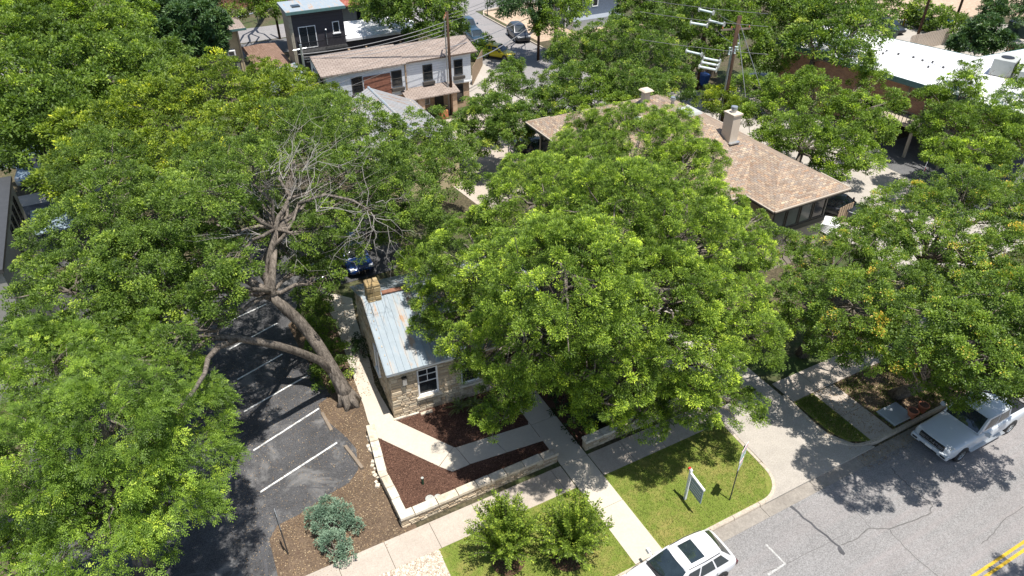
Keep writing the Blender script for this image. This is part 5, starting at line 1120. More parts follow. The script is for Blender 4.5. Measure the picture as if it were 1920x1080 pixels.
for i in range(19): x = -2.35 + i * 0.135; m.box(x, x + .03, -2.76, -2.73, 4.2, 5.15)
for i in range(16): x = 0.2 + i * .145; m.box(x, x + .03, -2.16, -2.13, 4.2, 5.15)
for i in range(7): y = -2.75 + i * .18; m.box(-2.38, -2.35, y, y + .03, 4.2, 5.15)
m.box(-2.4, 0.1, -2.78, -2.71, 5.15, 5.21); m.box(.13, 2.45, -2.18, -2.11, 5.15, 5.21); m.box(-2.4, -2.34, -2.71, -1.5, 5.15, 5.21); m.build('railing', 'black', dk)
m = MB(); m.tube([(0.55, -1.5, 5.3), (0.55, -1.62, 5.6), (.55, -1.62, 4.4)], 0.04, 5); m.ball((0.55, -1.66, 5.85), 0.12); m.build('wall_lamp', 'steel', dk)
m = MB(); m.add([(2.5, -.5, 4.1), (11.0, -1.8, 4.1), (12.2, 6.5, 4.1), (3.5, 8, 4.1)], [(0, 1, 2, 3)]); 
m = MB(); m.prism([(2.52, 0.6), (1.7, 0.6), (2.0, 0.9), (2.0, 7), (12.0, 6.2), (11.2, 0.2), (2.52, 0.3)][3:] + [(2.52, 1.02)], 3.85, 4.1); m.build('terrace_roof', 'rubber_roof', dk)
m = MB(); m.prism([(2.1, 1.1), (2.1, 6.8), (11.7, 6.0), (11.0, 0.5), (2.55, 0.55)], -.1, 3.845); m.build('lower_wall', 'lap_dark', dk)
for i in range(4): m = MB(); m.box(3.0 + i * 1.9, 3.2 + i * 1.9, -.05, .3 - i * .01, 2.6, 3.1); m.build('rafter_end', 'fence_wood', dk)
for x, y in ((7.6, 4.6), (9.4, 4.2)): m = MB(); m.cyl((x, y, 4.1), (0, 0, 1), .25, .45, 12); m.ball((x, y, 4.65), .32, 12, 6, .7); m.build('roof_vent', 'steel', dk)
m = MB(); m.tube([(8.4, 4.4, 4.1), (8.4, 4.4, 4.9), (8.55, 4.4, 5.1), (8.7, 4.4, 4.9)], .07, 7); m.build('vent_pipe', 'trim_white', dk)
# stucco building with red tile roof behind it
rb = root('red_tile_building', 'low building with red tiled roof and dark windows behind the white terrace roof', 'building', (25, 84.5, 0))
m = MB(); m.box(-6, 5, 0, 7, -.1, 4.8); m.build('wall', 'stucco_grey', rb)
m = MB(); slope(m, -6.6, 5.6, -.8, 4.9, 3.5, 6.4); slope(m, -6.6, 5.6, 7.8, 4.9, 3.505, 6.4); fix_normals(m.build('roof', 'shingle_red', rb))
for u in (-3.6, 0.2, 3): window(rb, u - .8, u + .8, 2.0, 4.2, fS(0), 'black', 'glass', sill=False)
# tan house with window unit
th = root('tan_house', 'cream two storey house with a grey hip roof and a window air conditioner, top left', 'house', (7.6, 78.5, 0))
m = MB(); m.box(-4.5, 2.5, 0, 7, -.1, 5.6); m.build('wall', 'stucco_cream', th)
m = union_hip([(-5.2, 3.2, -.8, 7.6)], 5.6, 0.4, 0.2); m.build('roof', 'shingle_grey', th)
m = MB(); m.box(-5.25, 3.25, -.85, -.8, 5.4, 5.62); m.build('fascia', 'fascia_teal', th)
window(th, -0.9, 0.7, 3.1, 4.8, fS(0), 'black', 'glass', sill=False); window(th, 0.9, 2.1, 0.3, 2.3, fS(0), 'black', 'glass_pale', sill=False); window(th, -3.6, -1.6, 3.2, 4.8, fS(0), 'black', 'glass', sill=False)
m = MB(); m.box(0.95, 1.75, -.6, -.004, 3.0, 3.5); o = m.build('air_conditioner', 'trim_white', th); m = MB(); m.box(1.1, 1.6, -.62, -.602, 3.08, 3.42); m.build('grille', 'steel_dark', o)
m = MB(); m.tube([(2.35, -.06, 0), (2.35, -.06, 5.4)], 0.05, 6); m.build('downpipe', 'fascia_tan', th)
# brown shingle roof shed
bs = root('brown_roof_building', 'low building with a brown shingled roof left of the dark townhouse', 'building', (12.4, 76.4, 0))
m = MB(); m.box(-1.5, 1.2, -2.6, 4.6, -.1, 2.7); m.build('wall', 'stucco_tan', bs); m = union_hip([(-2.0, 1.6, -3.2, 5.0)], 2.7, 0.35, 0.2); m.build('roof', 'shingle_brown', bs)
sh = root('metal_shed', 'pale metal roofed shed between the white house and the dark townhouse, behind treetops', 'shed', (11.8, 68.5, 0))
m = MB(); m.box(-1.6, 1.5, -2.5, 2.5, -.1, 2.9); m.build('wall', 'stucco_grey', sh); seam_roof_y(sh, -2.9, 2.9, -2.0, 2.75, 2.0, 3.4, .4, 'tin'); 
sh = root('metal_shed', 'low tin roofed carport with a corrugated roof at the far left edge', 'carport', (-11.0, 68.5, 0))
m = MB(); m.box(-3, 2, -2, 2, -.1, 2.4); m.build('wall', 'lap_mint', sh); seam_roof_y(sh, -2.6, 2.6, -3.5, 2.4, 2.6, 2.9, .35, 'tin_old')
sh = root('flat_carport', 'dark slatted flat carport roof right of the grey apartment house at the left edge', 'carport', (-7.6, 50.0, 0))
m = MB()
for i in range(9): m.box(-1.3, 1.3, -1.8 + i * .42, -1.48 + i * .42, 2.5, 2.56)
m.build('roof', 'sign_blue', sh); m = MB()
for x, y in ((-1.2, -1.7), (1.2, -1.7), (-1.2, 1.7), (1.2, 1.7)): m.box(x - .06, x + .06, y - .06, y + .06, 0, 2.49)
m.build('post', 'steel_dark', sh)
# grey apartment house at the left edge
ap = root('grey_apartment_house', 'grey stucco apartment house with tall slatted windows, cut by the left edge', 'building', (-8.2, 40.4, 0))
m = MB(); m.box(-12, 0, -5, 5.6, -.1, 7.3); m.build('wall', 'stucco_grey', ap); m = MB(); m.box(-12.2, 0.12, -5.15, 5.72, 7.3, 7.5); m.build('roof', 'steel_dark', ap)
for v in (0.3, 1.5, 2.7, 3.9): window(ap, v, v + .6, 4.9, 6.8, fE(0), 'black', 'glass', sill=False, muntin=(0, 5)); 
for v in (0.3, 1.5): window(ap, v, v + .6, 1.4, 3.4, fE(0), 'black', 'glass', sill=False, muntin=(0, 5))
# slate blue house top centre
bl = root('slate_blue_house', 'slate blue sided house with narrow dark windows at the top edge', 'house', (54, 79.5, 0))
m = MB(); m.box(-3.8, 4, 0, 6, -.1, 5.6); m.build('wall', 'lap_blue', bl); m = MB(); m.box(-4.3, 4.5, -.6, 6.5, 5.6, 5.85); m.build('roof', 'tin_old', bl)
for u in (-1.9, 0.4): window(bl, u - .45, u + .45, 2.2, 4.6, fS(0), 'trim_white', 'glass', fw=.1, sill=False)
m = MB(); m.box(-4.1, -3.5, -.06, -.003, 0, 5); m.build('corner_board', 'trim_white', bl); m = MB(); m.box(-3.8, 4, -1.6, -.003, -.1, 1.2); m.build('porch_deck', 'sign_grey', bl)
# white flat roofed building over a carport
fb = root('flat_roof_building', 'long building with a stained white flat roof and a dark open carport beneath', 'building', (56.0, 40.0, 0))
rf = [(53.0, 49.8), (56.0, 33.0), (57.8, 24.0), (62.0, 27.5), (63.4, 39.0), (64.0, 46.5), (61.5, 54.0)]
rf = [at(*q, 5.6) for q in ((1452, 76), (1565, 112), (1725, 160), (1860, 203), (1990, 242), (2060, 65), (1920, 94), (1832, 110), (1649, 70), (1560, 45))]
rfl = [(p.x - 56, p.y - 40) for p in rf]
m = MB(); m.prism(rfl, 5.4, 5.72); m.build('roof', 'rubber_roof', fb)
cxm = sum(p[0] for p in rfl) / len(rfl); cym = sum(p[1] for p in rfl) / len(rfl)
def shrink(poly, k): return [(cxm + (x - cxm) * k, cym + (y - cym) * k) for x, y in poly]
m = MB()
for a, b in zip(rfl, rfl[1:] + rfl[:1]):
    A = Vector((a[0], a[1], 0)); B = Vector((b[0], b[1], 0)); d = (B - A).normalized(); n = Vector((-d.y, d.x, 0)); n = n if (A + n - Vector((cxm, cym, 0))).length > (A - Vector((cxm, cym, 0))).length else -n
    m.hexa([A + n * .004 + Vector((0, 0, 5.3)), B + n * .004 + Vector((0, 0, 5.3)), B + n * .06 + Vector((0, 0, 5.3)), A + n * .06 + Vector((0, 0, 5.3))], [A + n * .004 + Vector((0, 0, 5.76)), B + n * .004 + Vector((0, 0, 5.76)), B + n * .06 + Vector((0, 0, 5.76)), A + n * .06 + Vector((0, 0, 5.76))])
fix_normals(m.build('roof_edge', 'fascia_teal', fb))
m = MB(); m.prism(shrink(rfl, .93), 2.9, 5.39); m.build('upper_wall', 'brick_red', fb)
n_ = shrink(rfl, .93); m = MB(); m.prism([n_[0], n_[1], ((n_[1][0] * .6 + n_[2][0] * .4), (n_[1][1] * .6 + n_[2][1] * .4)), n_[8], n_[9]], -.1, 2.89); m.build('lower_wall', 'brick_red', fb)
q1 = Vector(n_[1] + (0,)).lerp(Vector(n_[2] + (0,)), .4); q2 = q1.lerp(Vector(n_[8] + (0,)), .72); q3 = Vector(n_[3] + (0,)).lerp(Vector(n_[7] + (0,)), .72)
m = MB(); m.prism([(q2.x, q2.y), (q3.x, q3.y), n_[7], n_[8]], -.1, 2.885); m.build('back_wall', 'lap_dark', fb)
# balcony slab and fascia beam over the carport
bA, bB = at(1640, 214, 2.8), at(1860, 285, 2.8); dd = (bB - bA).normalized(); nn_ = Vector((-dd.y, dd.x, 0)); 
if nn_.x < 0: nn_ = -nn_
A = bA - Vector((56, 40, 0)); B = bB - Vector((56, 40, 0)); m = MB(); m.hexa([A + Vector((0, 0, -.25)), B + Vector((0, 0, -.25)), B + nn_ * 3 + Vector((0, 0, -.25)), A + nn_ * 3 + Vector((0, 0, -.25))], [A + Vector((0, 0, 0)), B, B + nn_ * 3, A + nn_ * 3]); fix_normals(m.build('balcony_slab', 'fascia_tan', fb))
m = MB()
for i in range(30):
    p = A.lerp(B, i / 29) + nn_ * .08; m.box(p.x - .02, p.x + .02, p.y - .02, p.y + .02, 2.8, 3.75)
m.tube([A + nn_ * .08 + Vector((0, 0, .95)), B + nn_ * .08 + Vector((0, 0, .95))], .03, 5); m.build('railing', 'steel_dark', fb)
for t in (0.05, 0.35, 0.65, 0.95): p = A.lerp(B, t) + nn_ * .2; m = MB(); m.box(p.x - .1, p.x + .1, p.y - .1, p.y + .1, -.05, 2.54); m.build('column', 'fascia_tan', fb)
for t in (0.15, 0.32): p = A.lerp(B, t) + nn_ * 1.7; m = MB(); m.box(p.x - .06, p.x + .06, p.y - .06, p.y + .06, 2.8, 5.38); m.build('post', 'timber', fb)
# rooftop unit
def roof_unit(label, px, py, sx, sy, sz, rz):
    p = at(px, py, 5.73); rt = root('rooftop_air_conditioner', label, 'air conditioner', (p.x, p.y, 5.73), rz, 'air conditioners on the white flat roof')
    m = MB(); m.box(-sx, sx, -sy, sy, 0.06, sz); m.build('casing', 'unit_grey', rt); m = MB(); m.box(-sx + .05, sx - .05, -sy - .012, -sy - .003, .2, sz - .15)
    for i in range(9): x = -sx + .1 + i * (2 * sx - .2) / 9; m.box(x, x + .04, -sy - .03, -sy - .013, .2, sz - .15)
    m.build('coil_grille', 'steel_dark', rt); m = MB(); m.cyl((0, 0, sz), (0, 0, 1), min(sx, sy) * .62, .05, 18); m.build('fan', 'black', rt)
    m = MB(); m.box(-sx + .1, -sx + .2, -sy, sy, 0, .055); m.box(sx - .2, sx - .1, -sy, sy, 0, .055); m.build('skid', 'steel_dark', rt)
roof_unit('boxy grey rooftop air conditioner with a round fan on the white flat roof', 1878, 138, 1.1, 0.8, 1.35, R(20))
roof_unit('grey rooftop air conditioner cut by the right edge of the photo', 1925, 158, 0.8, 0.7, 1.1, R(20))
m = MB(); rr = random.Random(4)
for px, py in ((1662, 97), (1684, 103), (1712, 109), (1729, 115), (1748, 118), (1740, 127), (1768, 128), (1655, 102), (1897, 156), (1890, 148)):
    p = at(px, py, 5.72); m.cyl((p.x, p.y, 5.72), (0, 0, 1), .09, .18, 8)
rel(m, (56, 40, 0)).build('roof_vents', 'steel_dark', fb)
m = MB(); m.tube([at(1650, 94, 5.78), at(1700, 103, 5.78), at(1780, 130, 5.78)], .03, 5); rel(m, (56, 40, 0)).build('conduit', 'steel', fb)

# ---------------------------------------------------------------- vehicles
def loft(stations, sub=2, name='body', mat='p_white', parent=None):
    """stations: (x, z_bottom, z_top, half width low, half width at shoulder, half width top)"""
    mb = MB(); n = 12; vs = []
    for x, zb, zt, hb, hs, htp in stations:
        zm = zb + (zt - zb) * 0.45; zs = zb + (zt - zb) * 0.82
        half = [(0, zb), (hb * .85, zb), (hb, zb + .07), (hs, zm), (hs * .985, zs), (htp, zt - 0.015), (0, zt + 0.03)]
        ring = half + [(-y, z) for y, z in half[-2:0:-1]]; n = len(ring); vs += [(x, y, z) for y, z in ring]
    k = len(stations); fs = [(i * n + j, i * n + (j + 1) % n, (i + 1) * n + (j + 1) % n, (i + 1) * n + j) for i in range(k - 1) for j in range(n)]
    fs += [tuple(range(n)), tuple((k - 1) * n + j for j in range(n))[::-1]]
    mb.add(vs, fs); o = fix_normals(mb.build(name, mat, parent, smooth=True))
    if sub:
        md = o.modifiers.new('subsurf', 'SUBSURF'); md.levels = sub; md.render_levels = sub
    return o
def wheel(parent, x, y, r, wd, spokes=5, arch=True, body_y=None):
    """wheel > tyre is the wheel itself; rim and arch lining are its own meshes"""
    s = 1 if y > 0 else -1; m = MB(); prof = [(r * .62, 0), (r * .9, 0.0), (r, .03), (r, wd - .03), (r * .9, wd), (r * .62, wd)]; N = 24; vs = []
    for j in range(N):
        a = 2 * math.pi * j / N
        for rr_, d in prof: vs.append((x + math.cos(a) * rr_, y + s * (-wd + d), r + math.sin(a) * rr_))
    k = len(prof); fs = [(j * k + i, j * k + i + 1, ((j + 1) % N) * k + i + 1, ((j + 1) % N) * k + i) for j in range(N) for i in range(k - 1)]
    m.add(vs, fs); w_ = fix_normals(m.build('wheel', 'rubber', parent, smooth=False)); m = MB()
    m.cyl((x, y - s * .07, r), (0, s, 0), r * .66, .012, 20)
    for q in range(spokes):
        a = 2 * math.pi * q / spokes + .3; c, sn = math.cos(a), math.sin(a); p = lambda u, v, d: (x + c * u - sn * v, y + s * d, r + sn * u + c * v)
        m.hexa([p(.03, -.035, -.055), p(r * .62, -.025, -.055), p(r * .62, .025, -.055), p(.03, .035, -.055)], [p(.03, -.03, -.01), p(r * .62, -.02, -.02), p(r * .62, .02, -.02), p(.03, .03, -.01)])
    m.tube([(x + math.cos(2 * math.pi * j / 20) * r * .62, y - s * .02, r + math.sin(2 * math.pi * j / 20) * r * .62) for j in range(21)], .018, 5, False)
    fix_normals(m.build('rim', 'steel', w_)); return w_
def arches(parent, xs, y, r, mat='black'):
    for x in xs:
        for s in (-1, 1):
            m = MB(); N = 20; vs = []; yy = y * s
            for j in range(N + 1):
                a = math.pi * (-0.06 + 1.12 * j / N)
                for rr_, d in ((r * 1.04, -.1), (r * 1.04, .006), (r * 1.15, .012), (r * 1.17, -.02)): vs.append((x + math.cos(a) * rr_, yy + s * d, r + .01 + math.sin(a) * rr_))
            fs = [(j * 4 + i, j * 4 + i + 1, (j + 1) * 4 + i + 1, (j + 1) * 4 + i) for j in range(N) for i in range(3)]
            m.add(vs, fs); N2 = 20; c = len(m.v); disc = [(x + math.cos(math.pi * (-0.06 + 1.12 * j / N2)) * r * 1.1, yy + s * .004, r + .01 + math.sin(math.pi * (-0.06 + 1.12 * j / N2)) * r * 1.1) for j in range(N2 + 1)]
            m.add(disc, [tuple(range(N2 + 1))]); m.build('wheel_arch', mat, parent)
def vehicle(name, label, cat, loc, rz, paint='p_white', kind='suv', L=4.55, W=1.84, H=1.66, detail=True, group=None, glass='car_glass', lamps=True):
    """front towards +x, ground at z = 0"""
    rt = root(name, label, cat, loc, rz, group); hl = L / 2; hw = W / 2; pick = kind == 'pickup'
    zb = 0.24 if not pick else 0.36; r = 0.36 if not pick else 0.41; r = r if kind != 'compact' else .31
    belt = H * (0.62 if not pick else 0.64); hood = H * (0.60 if not pick else 0.63)
    if kind == 'sedan': belt = H * .64; hood = H * .6
    if kind == 'compact': belt = H * .62; hood = H * .56
    xf, xr = (hl * .60, -hl * .86) if kind == 'suv' else (hl * .45, -hl * .62) if kind == 'sedan' else (hl * .62, -hl * .8) if kind == 'compact' else (hl * .44, -hl * .30)
    if kind == 'suv': xw = hl * .46
    xw = {'suv': hl * .42, 'sedan': hl * .36, 'compact': hl * .42, 'pickup': .95}[kind]    # base of windscreen
    nose = 0.10 if not pick else 0.04
    st_ = [(hl - .02, zb + .12, hood * .66, hw * .66, hw * .72, hw * .6), (hl - nose - .02, zb + .02, hood * .80, hw * .88, hw * .93, hw * .74), (hl * .80, zb, hood * .92, hw * .96, hw * .99, hw * .82), (xw + .1, zb, hood, hw * .97, hw, hw * .88), (xw - .25, zb, belt, hw * .97, hw, hw * .90),
           (0, zb, belt, hw * .97, hw, hw * .91), (-hl * .5, zb, belt + .02, hw * .97, hw, hw * .91), (-hl * .84, zb + .04, belt + .03, hw * .95, hw * .985, hw * .88), (-hl + .06, zb + .1, belt, hw * .86, hw * .92, hw * .80), (-hl, zb + .16, belt * .86, hw * .74, hw * .80, hw * .66)]
    if kind == 'sedan': st_[-2] = (-hl + .1, zb + .08, belt * .96, hw * .86, hw * .92, hw * .74); st_[-1] = (-hl, zb + .14, belt * .8, hw * .72, hw * .78, hw * .6)
    if pick: st_[0] = (hl, zb + .1, hood * .84, hw * .80, hw * .84, hw * .74); st_[1] = (hl - .08, zb, hood * .93, hw * .94, hw * .96, hw * .86); st_[-1] = (-hl, zb + .1, belt * .97, hw * .9, hw * .93, hw * .86)
    body = loft(st_, 2, 'body', paint, rt)
    # greenhouse corner points
    zr = H; wb = hw * .90; wr = hw * (.70 if kind != 'pickup' else .80)
    fx0 = xw + .06; fx1 = fx0 - (0.72 if kind != 'pickup' else .55) * (1.05 if kind != 'sedan' else 1.1)
    rx0 = {'suv': -hl + .16, 'sedan': -hl * .66, 'compact': -hl + .18, 'pickup': -1.42}[kind]; rx1 = rx0 + {'suv': .62, 'sedan': .75, 'compact': .42, 'pickup': .14}[kind]
    zbt = belt - .03
    A = (fx0, wb, zbt); B = (fx0, -wb, zbt); C = (fx1, -wr, zr - .05); D = (fx1, wr, zr - .05)
    E_ = (rx0, wb * .96, zbt + .02); F_ = (rx0, -wb * .96, zbt + .02); wq = wr * (.86 if not pick else .97); G = (rx1, -wq, zr - .07); H_ = (rx1, wq, zr - .07)
    cab = MB(); cab.patch(B, A, D, C, 8, 4, .05); cab.patch(A, E_, H_, D, 8, 4, .03); cab.patch(F_, B, C, G, 8, 4, .03); cab.patch(E_, F_, G, H_, 8, 4, .05)
    cab.patch(C, D, H_, G, 8, 8, 0.0)
    o = cab.build('cabin', paint, rt, smooth=True)
    rm = MB(); nx, ny = 10, 8; vs = []
    for i in range(nx + 1):
        for j in range(ny + 1):
            u = i / nx; v = j / ny * 2 - 1; x = fx1 + (rx1 - fx1) * u; x += .03 * (1 - abs(u - .5) * 2) * 0; vs.append((x + (.07 if i == 0 else -.03 if i == nx else 0) * (1 - v * v), v * (wr + (wq - wr) * u + .015) * (1 - .10 * u ** 8 - .05 * (1 - u) ** 8), zr - .045 + .06 * (1 - v * v) * (1 - (2 * u - 1) ** 4 * .7) + .012))
    rm.add(vs, [(i * (ny + 1) + j, i * (ny + 1) + j + 1, (i + 1) * (ny + 1) + j + 1, (i + 1) * (ny + 1) + j) for i in range(nx) for j in range(ny)])
    fix_normals(rm.build('roof', paint, rt, smooth=True)); of = .006
    def glassp(nm, a, b, c, d, ins, bul=.05, parent=rt, off=of):
        g = MB(); g.patch(a, b, c, d, 8, 4, bul, ins, off); return g.build(nm, glass, parent, smooth=True)
    glassp('windscreen', B, A, D, C, (.05, .95, .04, .96)); glassp('rear_window', E_, F_, G, H_, (.06, .94, .22, .97))
    cuts = {'suv': [(.10, .38), (.41, .68), (.71, .92)], 'sedan': [(.12, .47), (.50, .84)], 'compact': [(.12, .52), (.56, .86)], 'pickup': [(.12, .50), (.54, .93)]}[kind]
    for a, b in cuts:
        for side in (0, 1):
            g = MB()
            if side == 0: q = (A, E_, H_, D); i0, i1 = a, b
            else: q = (F_, B, C, G); i0, i1 = 1 - b, 1 - a
            g.patch(*q, 6, 3, .03, (i0, i1, .14, .86), of); g.build('side_window', glass, rt, smooth=True)
    wx = (hl * .62 if not pick else hl * .66, -hl * .60 if not pick else -hl * .60); wy = hw + .01
    arches(rt, wx, hw * .985, r)
    for x in wx:
        for s in (-1, 1): wheel(rt, x, s * wy, r, .24, 5 if not pick else 6)
    # lamps
    for s in (-1, 1):
        m = MB(); zt = hood * (.78 if not pick else .86); m.patch((hl - .10, s * hw * .52, zt - .1), (hl - .34, s * hw * .90, zt - .08), (hl - .36, s * hw * .88, zt + .06), (hl - .14, s * hw * .5, zt + .04), 4, 3, .02 * s, (0, 1, 0, 1), .03 * s)
        m.box(hl - .26, hl - .09, min(s * hw * .55, s * hw * .86), max(s * hw * .55, s * hw * .86), zt - .09, zt + .05); m.build('headlight', 'lightglass', rt)
        m = MB(); tz = belt * (.72 if not pick else .80)
        m.box(-hl - .012, -hl + .14, min(s * hw * .62, s * hw * .90), max(s * hw * .62, s * hw * .90), tz - .12, tz + .08); m.build('tail_light', 'tail_red', rt)
        m = MB(); mx = fx0 - .28; m.tube([(mx, s * wb, belt + .02), (mx, s * (hw + .1), belt + .06)], .03, 5); k = .15 if not pick else .2; m.hexa([(mx - .05, s * (hw + .06), belt), (mx + .09, s * (hw + .06), belt), (mx + .07, s * (hw + .26), belt + .01), (mx - .05, s * (hw + .26), belt + .01)], [(mx - .05, s * (hw + .06), belt + k), (mx + .07, s * (hw + .06), belt + k), (mx + .05, s * (hw + .25), belt + k - .02), (mx - .05, s * (hw + .25), belt + k - .02)]); fix_normals(m.build('wing_mirror', paint if kind != 'compact' else 'black', rt))
    m = MB(); m.box(hl - .1, hl + .015, -hw * .5, hw * .5, zb + .16, hood * .62); m.build('grille', 'black', rt)
    m = MB(); m.box(-hl - .02, -hl + .1, -hw * .72, hw * .72, zb + .02, zb + .22); m.build('rear_bumper', 'black', rt); m = MB(); m.box(-hl * .3, hl * .35, -hw * .985, hw * .985, zb - .05, zb + .05); m.build('lower_trim', 'black', rt)
    m = MB(); m.box(-hl - .03, -hl, -.17, .17, belt * .62, belt * .62 + .13); m.build('number_plate', 'sign_white', rt)
    return rt, dict(hl=hl, hw=hw, belt=belt, hood=hood, zb=zb, fx0=fx0, fx1=fx1, rx0=rx0, rx1=rx1, wr=wr, wb=wb, zr=zr, zbt=zbt)

# white SUV at the kerb, nose to the left
sv, g = vehicle('parked_suv', 'white crossover with dark sunroof parked at the kerb, bottom centre right', 'car', (13.5, 11.32, ST), math.pi, 'p_white', 'suv', 4.55, 1.86, 1.66)
m = MB(); m.box(g['fx1'] - 1.0, g['fx1'] - .35, -.44, .44, g['zr'] + .008, g['zr'] + .032); o = m.build('sunroof', 'car_glass', sv)
bv = o.modifiers.new('bevel', 'BEVEL'); bv.width = .05; bv.segments = 3; bv.affect = 'EDGES'
m = MB()
for s in (-1, 1): m.tube([(g['fx1'] - .1, s * .60, g['zr'] + .012), (-.6, s * .62, g['zr'] + .03), (g['rx1'] + .1, s * .58, g['zr'] - .0)], .014, 5)
m.build('roof_rail', 'steel_dark', sv)
m = MB(); m.add([(g['fx0'] + .10, -.72, g['zbt'] + .015), (g['fx0'] + .10, .72, g['zbt'] + .015), (g['fx0'] - .02, .76, g['zbt'] + .06), (g['fx0'] - .02, -.76, g['zbt'] + .06)], [(0, 1, 2, 3)]); m.tube([(g['fx0'] + .05, -.5, g['zbt'] + .06), (g['fx0'] - .10, .2, g['zbt'] + .16)], .012, 4); m.tube([(g['fx0'] + .05, .1, g['zbt'] + .06), (g['fx0'] - .10, .62, g['zbt'] + .14)], .012, 4); m.build('wiper', 'black', sv)
m = MB(); m.box(-.3, .3, -.92, -.90, .95, 1.0)
m2 = MB()
for x in (0.62, -0.28, -1.12): m2.box(x - .006, x + .006, -.937, -.925, .5, 1.0); m2.box(x - .006, x + .006, .925, .937, .5, 1.0)
m2.build('door_seam', 'black', sv)
m = MB()
for x in (0.42, -.52):
    for s in (-1, 1): m.box(x - .1, x + .1, s * .94 - .02, s * .94 + .02, .93, .965)
m.build('door_handle', 'p_white', sv)
# white pickup
pk, g = vehicle('pickup_truck', 'white crew cab pickup parked under the oak at the right, dappled with light', 'pickup truck', (31.05, 10.95, ST), math.pi, 'p_silver', 'pickup', 5.9, 2.02, 1.95)
hl = g['hl']
m = MB(); m.box(hl - .06, hl + .035, -.62, .62, .82, 1.08); gr = m.build('grille_surround', 'black', pk)
m = MB(); m.box(hl + .036, hl + .05, -.60, -.33, .89, .95); m.box(hl + .036, hl + .05, .33, .60, .89, .95); m.box(hl + .036, hl + .05, -.6, -.33, .98, 1.03); m.box(hl + .036, hl + .05, .33, .6, .98, 1.03); m.build('grille_bar', 'chrome', gr)
m = MB(); m.text('RAM', 0.24, Matrix(((0, 0, 1, hl + .04), (1.25, 0, 0, 0), (0, 1, 0, .955), (0, 0, 0, 1)))); m.build('lettering', 'chrome', gr)
m = MB(); m.box(hl - .12, hl + .10, -.95, .95, .50, .76); b_ = m.build('bumper', 'p_silver', pk); bm_ = b_.modifiers.new('bevel', 'BEVEL'); bm_.width = .05; bm_.segments = 3
m = MB(); m.box(hl + .101, hl + .11, -.45, .45, .54, .60); m.box(hl + .101, hl + .11, -.85, -.6, .58, .67); m.box(hl + .101, hl + .11, .6, .85, .58, .67); m.build('bumper_intake', 'black', b_)
m = MB(); m.box(hl + .101, hl + .125, -.17, .17, .61, .74); m.build('number_plate', 'sign_white', b_)
m = MB()
for s in (-1, 1): m.box(-1.2, 1.4, s * 1.0 - .06, s * 1.0 + .10, .40, .45)
m.build('running_board', 'steel', pk)
m = MB(); m.box(-hl + .12, -1.5, -.82, .82, 1.26, 1.285); m.build('bed_cover', 'black', pk)
# farther cars
CARS = [('parked_suv', 'charcoal SUV parked at the far kerb of the cross street, in tree shade', 'car', (972, 72), -100, 'p_dark', 'suv', 4.7, 1.9, 1.7),
        ('parked_car', 'bright yellow compact car on the drive right of the white house', 'car', (935, 108), -55, 'p_yellow', 'compact', 3.8, 1.7, 1.5),
        ('parked_car', 'dark blue sedan behind the yellow car beside the white house roof', 'car', (893, 78), -95, 'p_pblue', 'sedan', 4.6, 1.8, 1.42),
        ('parked_truck', 'steel blue pickup at the far end of the row behind the white house', 'car', (876, 62), -95, 'p_pblue', 'pickup', 5.4, 1.95, 1.8),
        ('parked_suv', 'dark grey SUV beside the brick end of the flat roofed building', 'car', (1433, 170), -35, 'p_grey', 'suv', 4.6, 1.85, 1.68),
        ('parked_suv', 'black SUV facing the camera in the small lot at the top right', 'car', (1726, 50), -112, 'p_black', 'suv', 4.8, 1.95, 1.8),
        ('parked_car', 'dark car at the left side of the small lot, top right', 'car', (1664, 58), -100, 'p_dark', 'sedan', 4.6, 1.85, 1.5),
        ('parked_car', 'shiny deep blue car nosing out of the shade behind the cottage chimney', 'car', (664, 492), -90, 'p_blue', 'compact', 4.0, 1.75, 1.5),
        ('parked_car', 'black car parked left of the blue one behind the cottage, mostly under the bare twigs', 'car', (598, 505), -92, 'p_black', 'suv', 4.5, 1.84, 1.6),
        ('parked_van', 'pale blue van at the far left beside the carport', 'van', (70, 330), -100, 'p_lblue', 'suv', 4.8, 1.95, 1.95),
        ('parked_car', 'dark car just behind the right end of the hip roofed house', 'car', (1572, 402), -60, 'p_dark', 'sedan', 4.6, 1.8, 1.45),
        ('parked_car', 'dark car in deep shade under the pecan at the bottom left', 'car', (82, 995), 175, 'p_black', 'sedan', 4.6, 1.8, 1.45),
        ('parked_car', 'dark blue car glimpsed between the twin trunks left of the hip roof', 'car', (1003, 292), -80, 'p_dark', 'sedan', 4.5, 1.8, 1.45)]
for nm, lb, ct_, px, dg, pt, kd, L_, W_, H_c in CARS:
    p = at(px[0], px[1], 0.0); vehicle(nm, lb, ct_, (p.x, p.y, 0.012), R(dg), pt, kd, L_, W_, H_c)

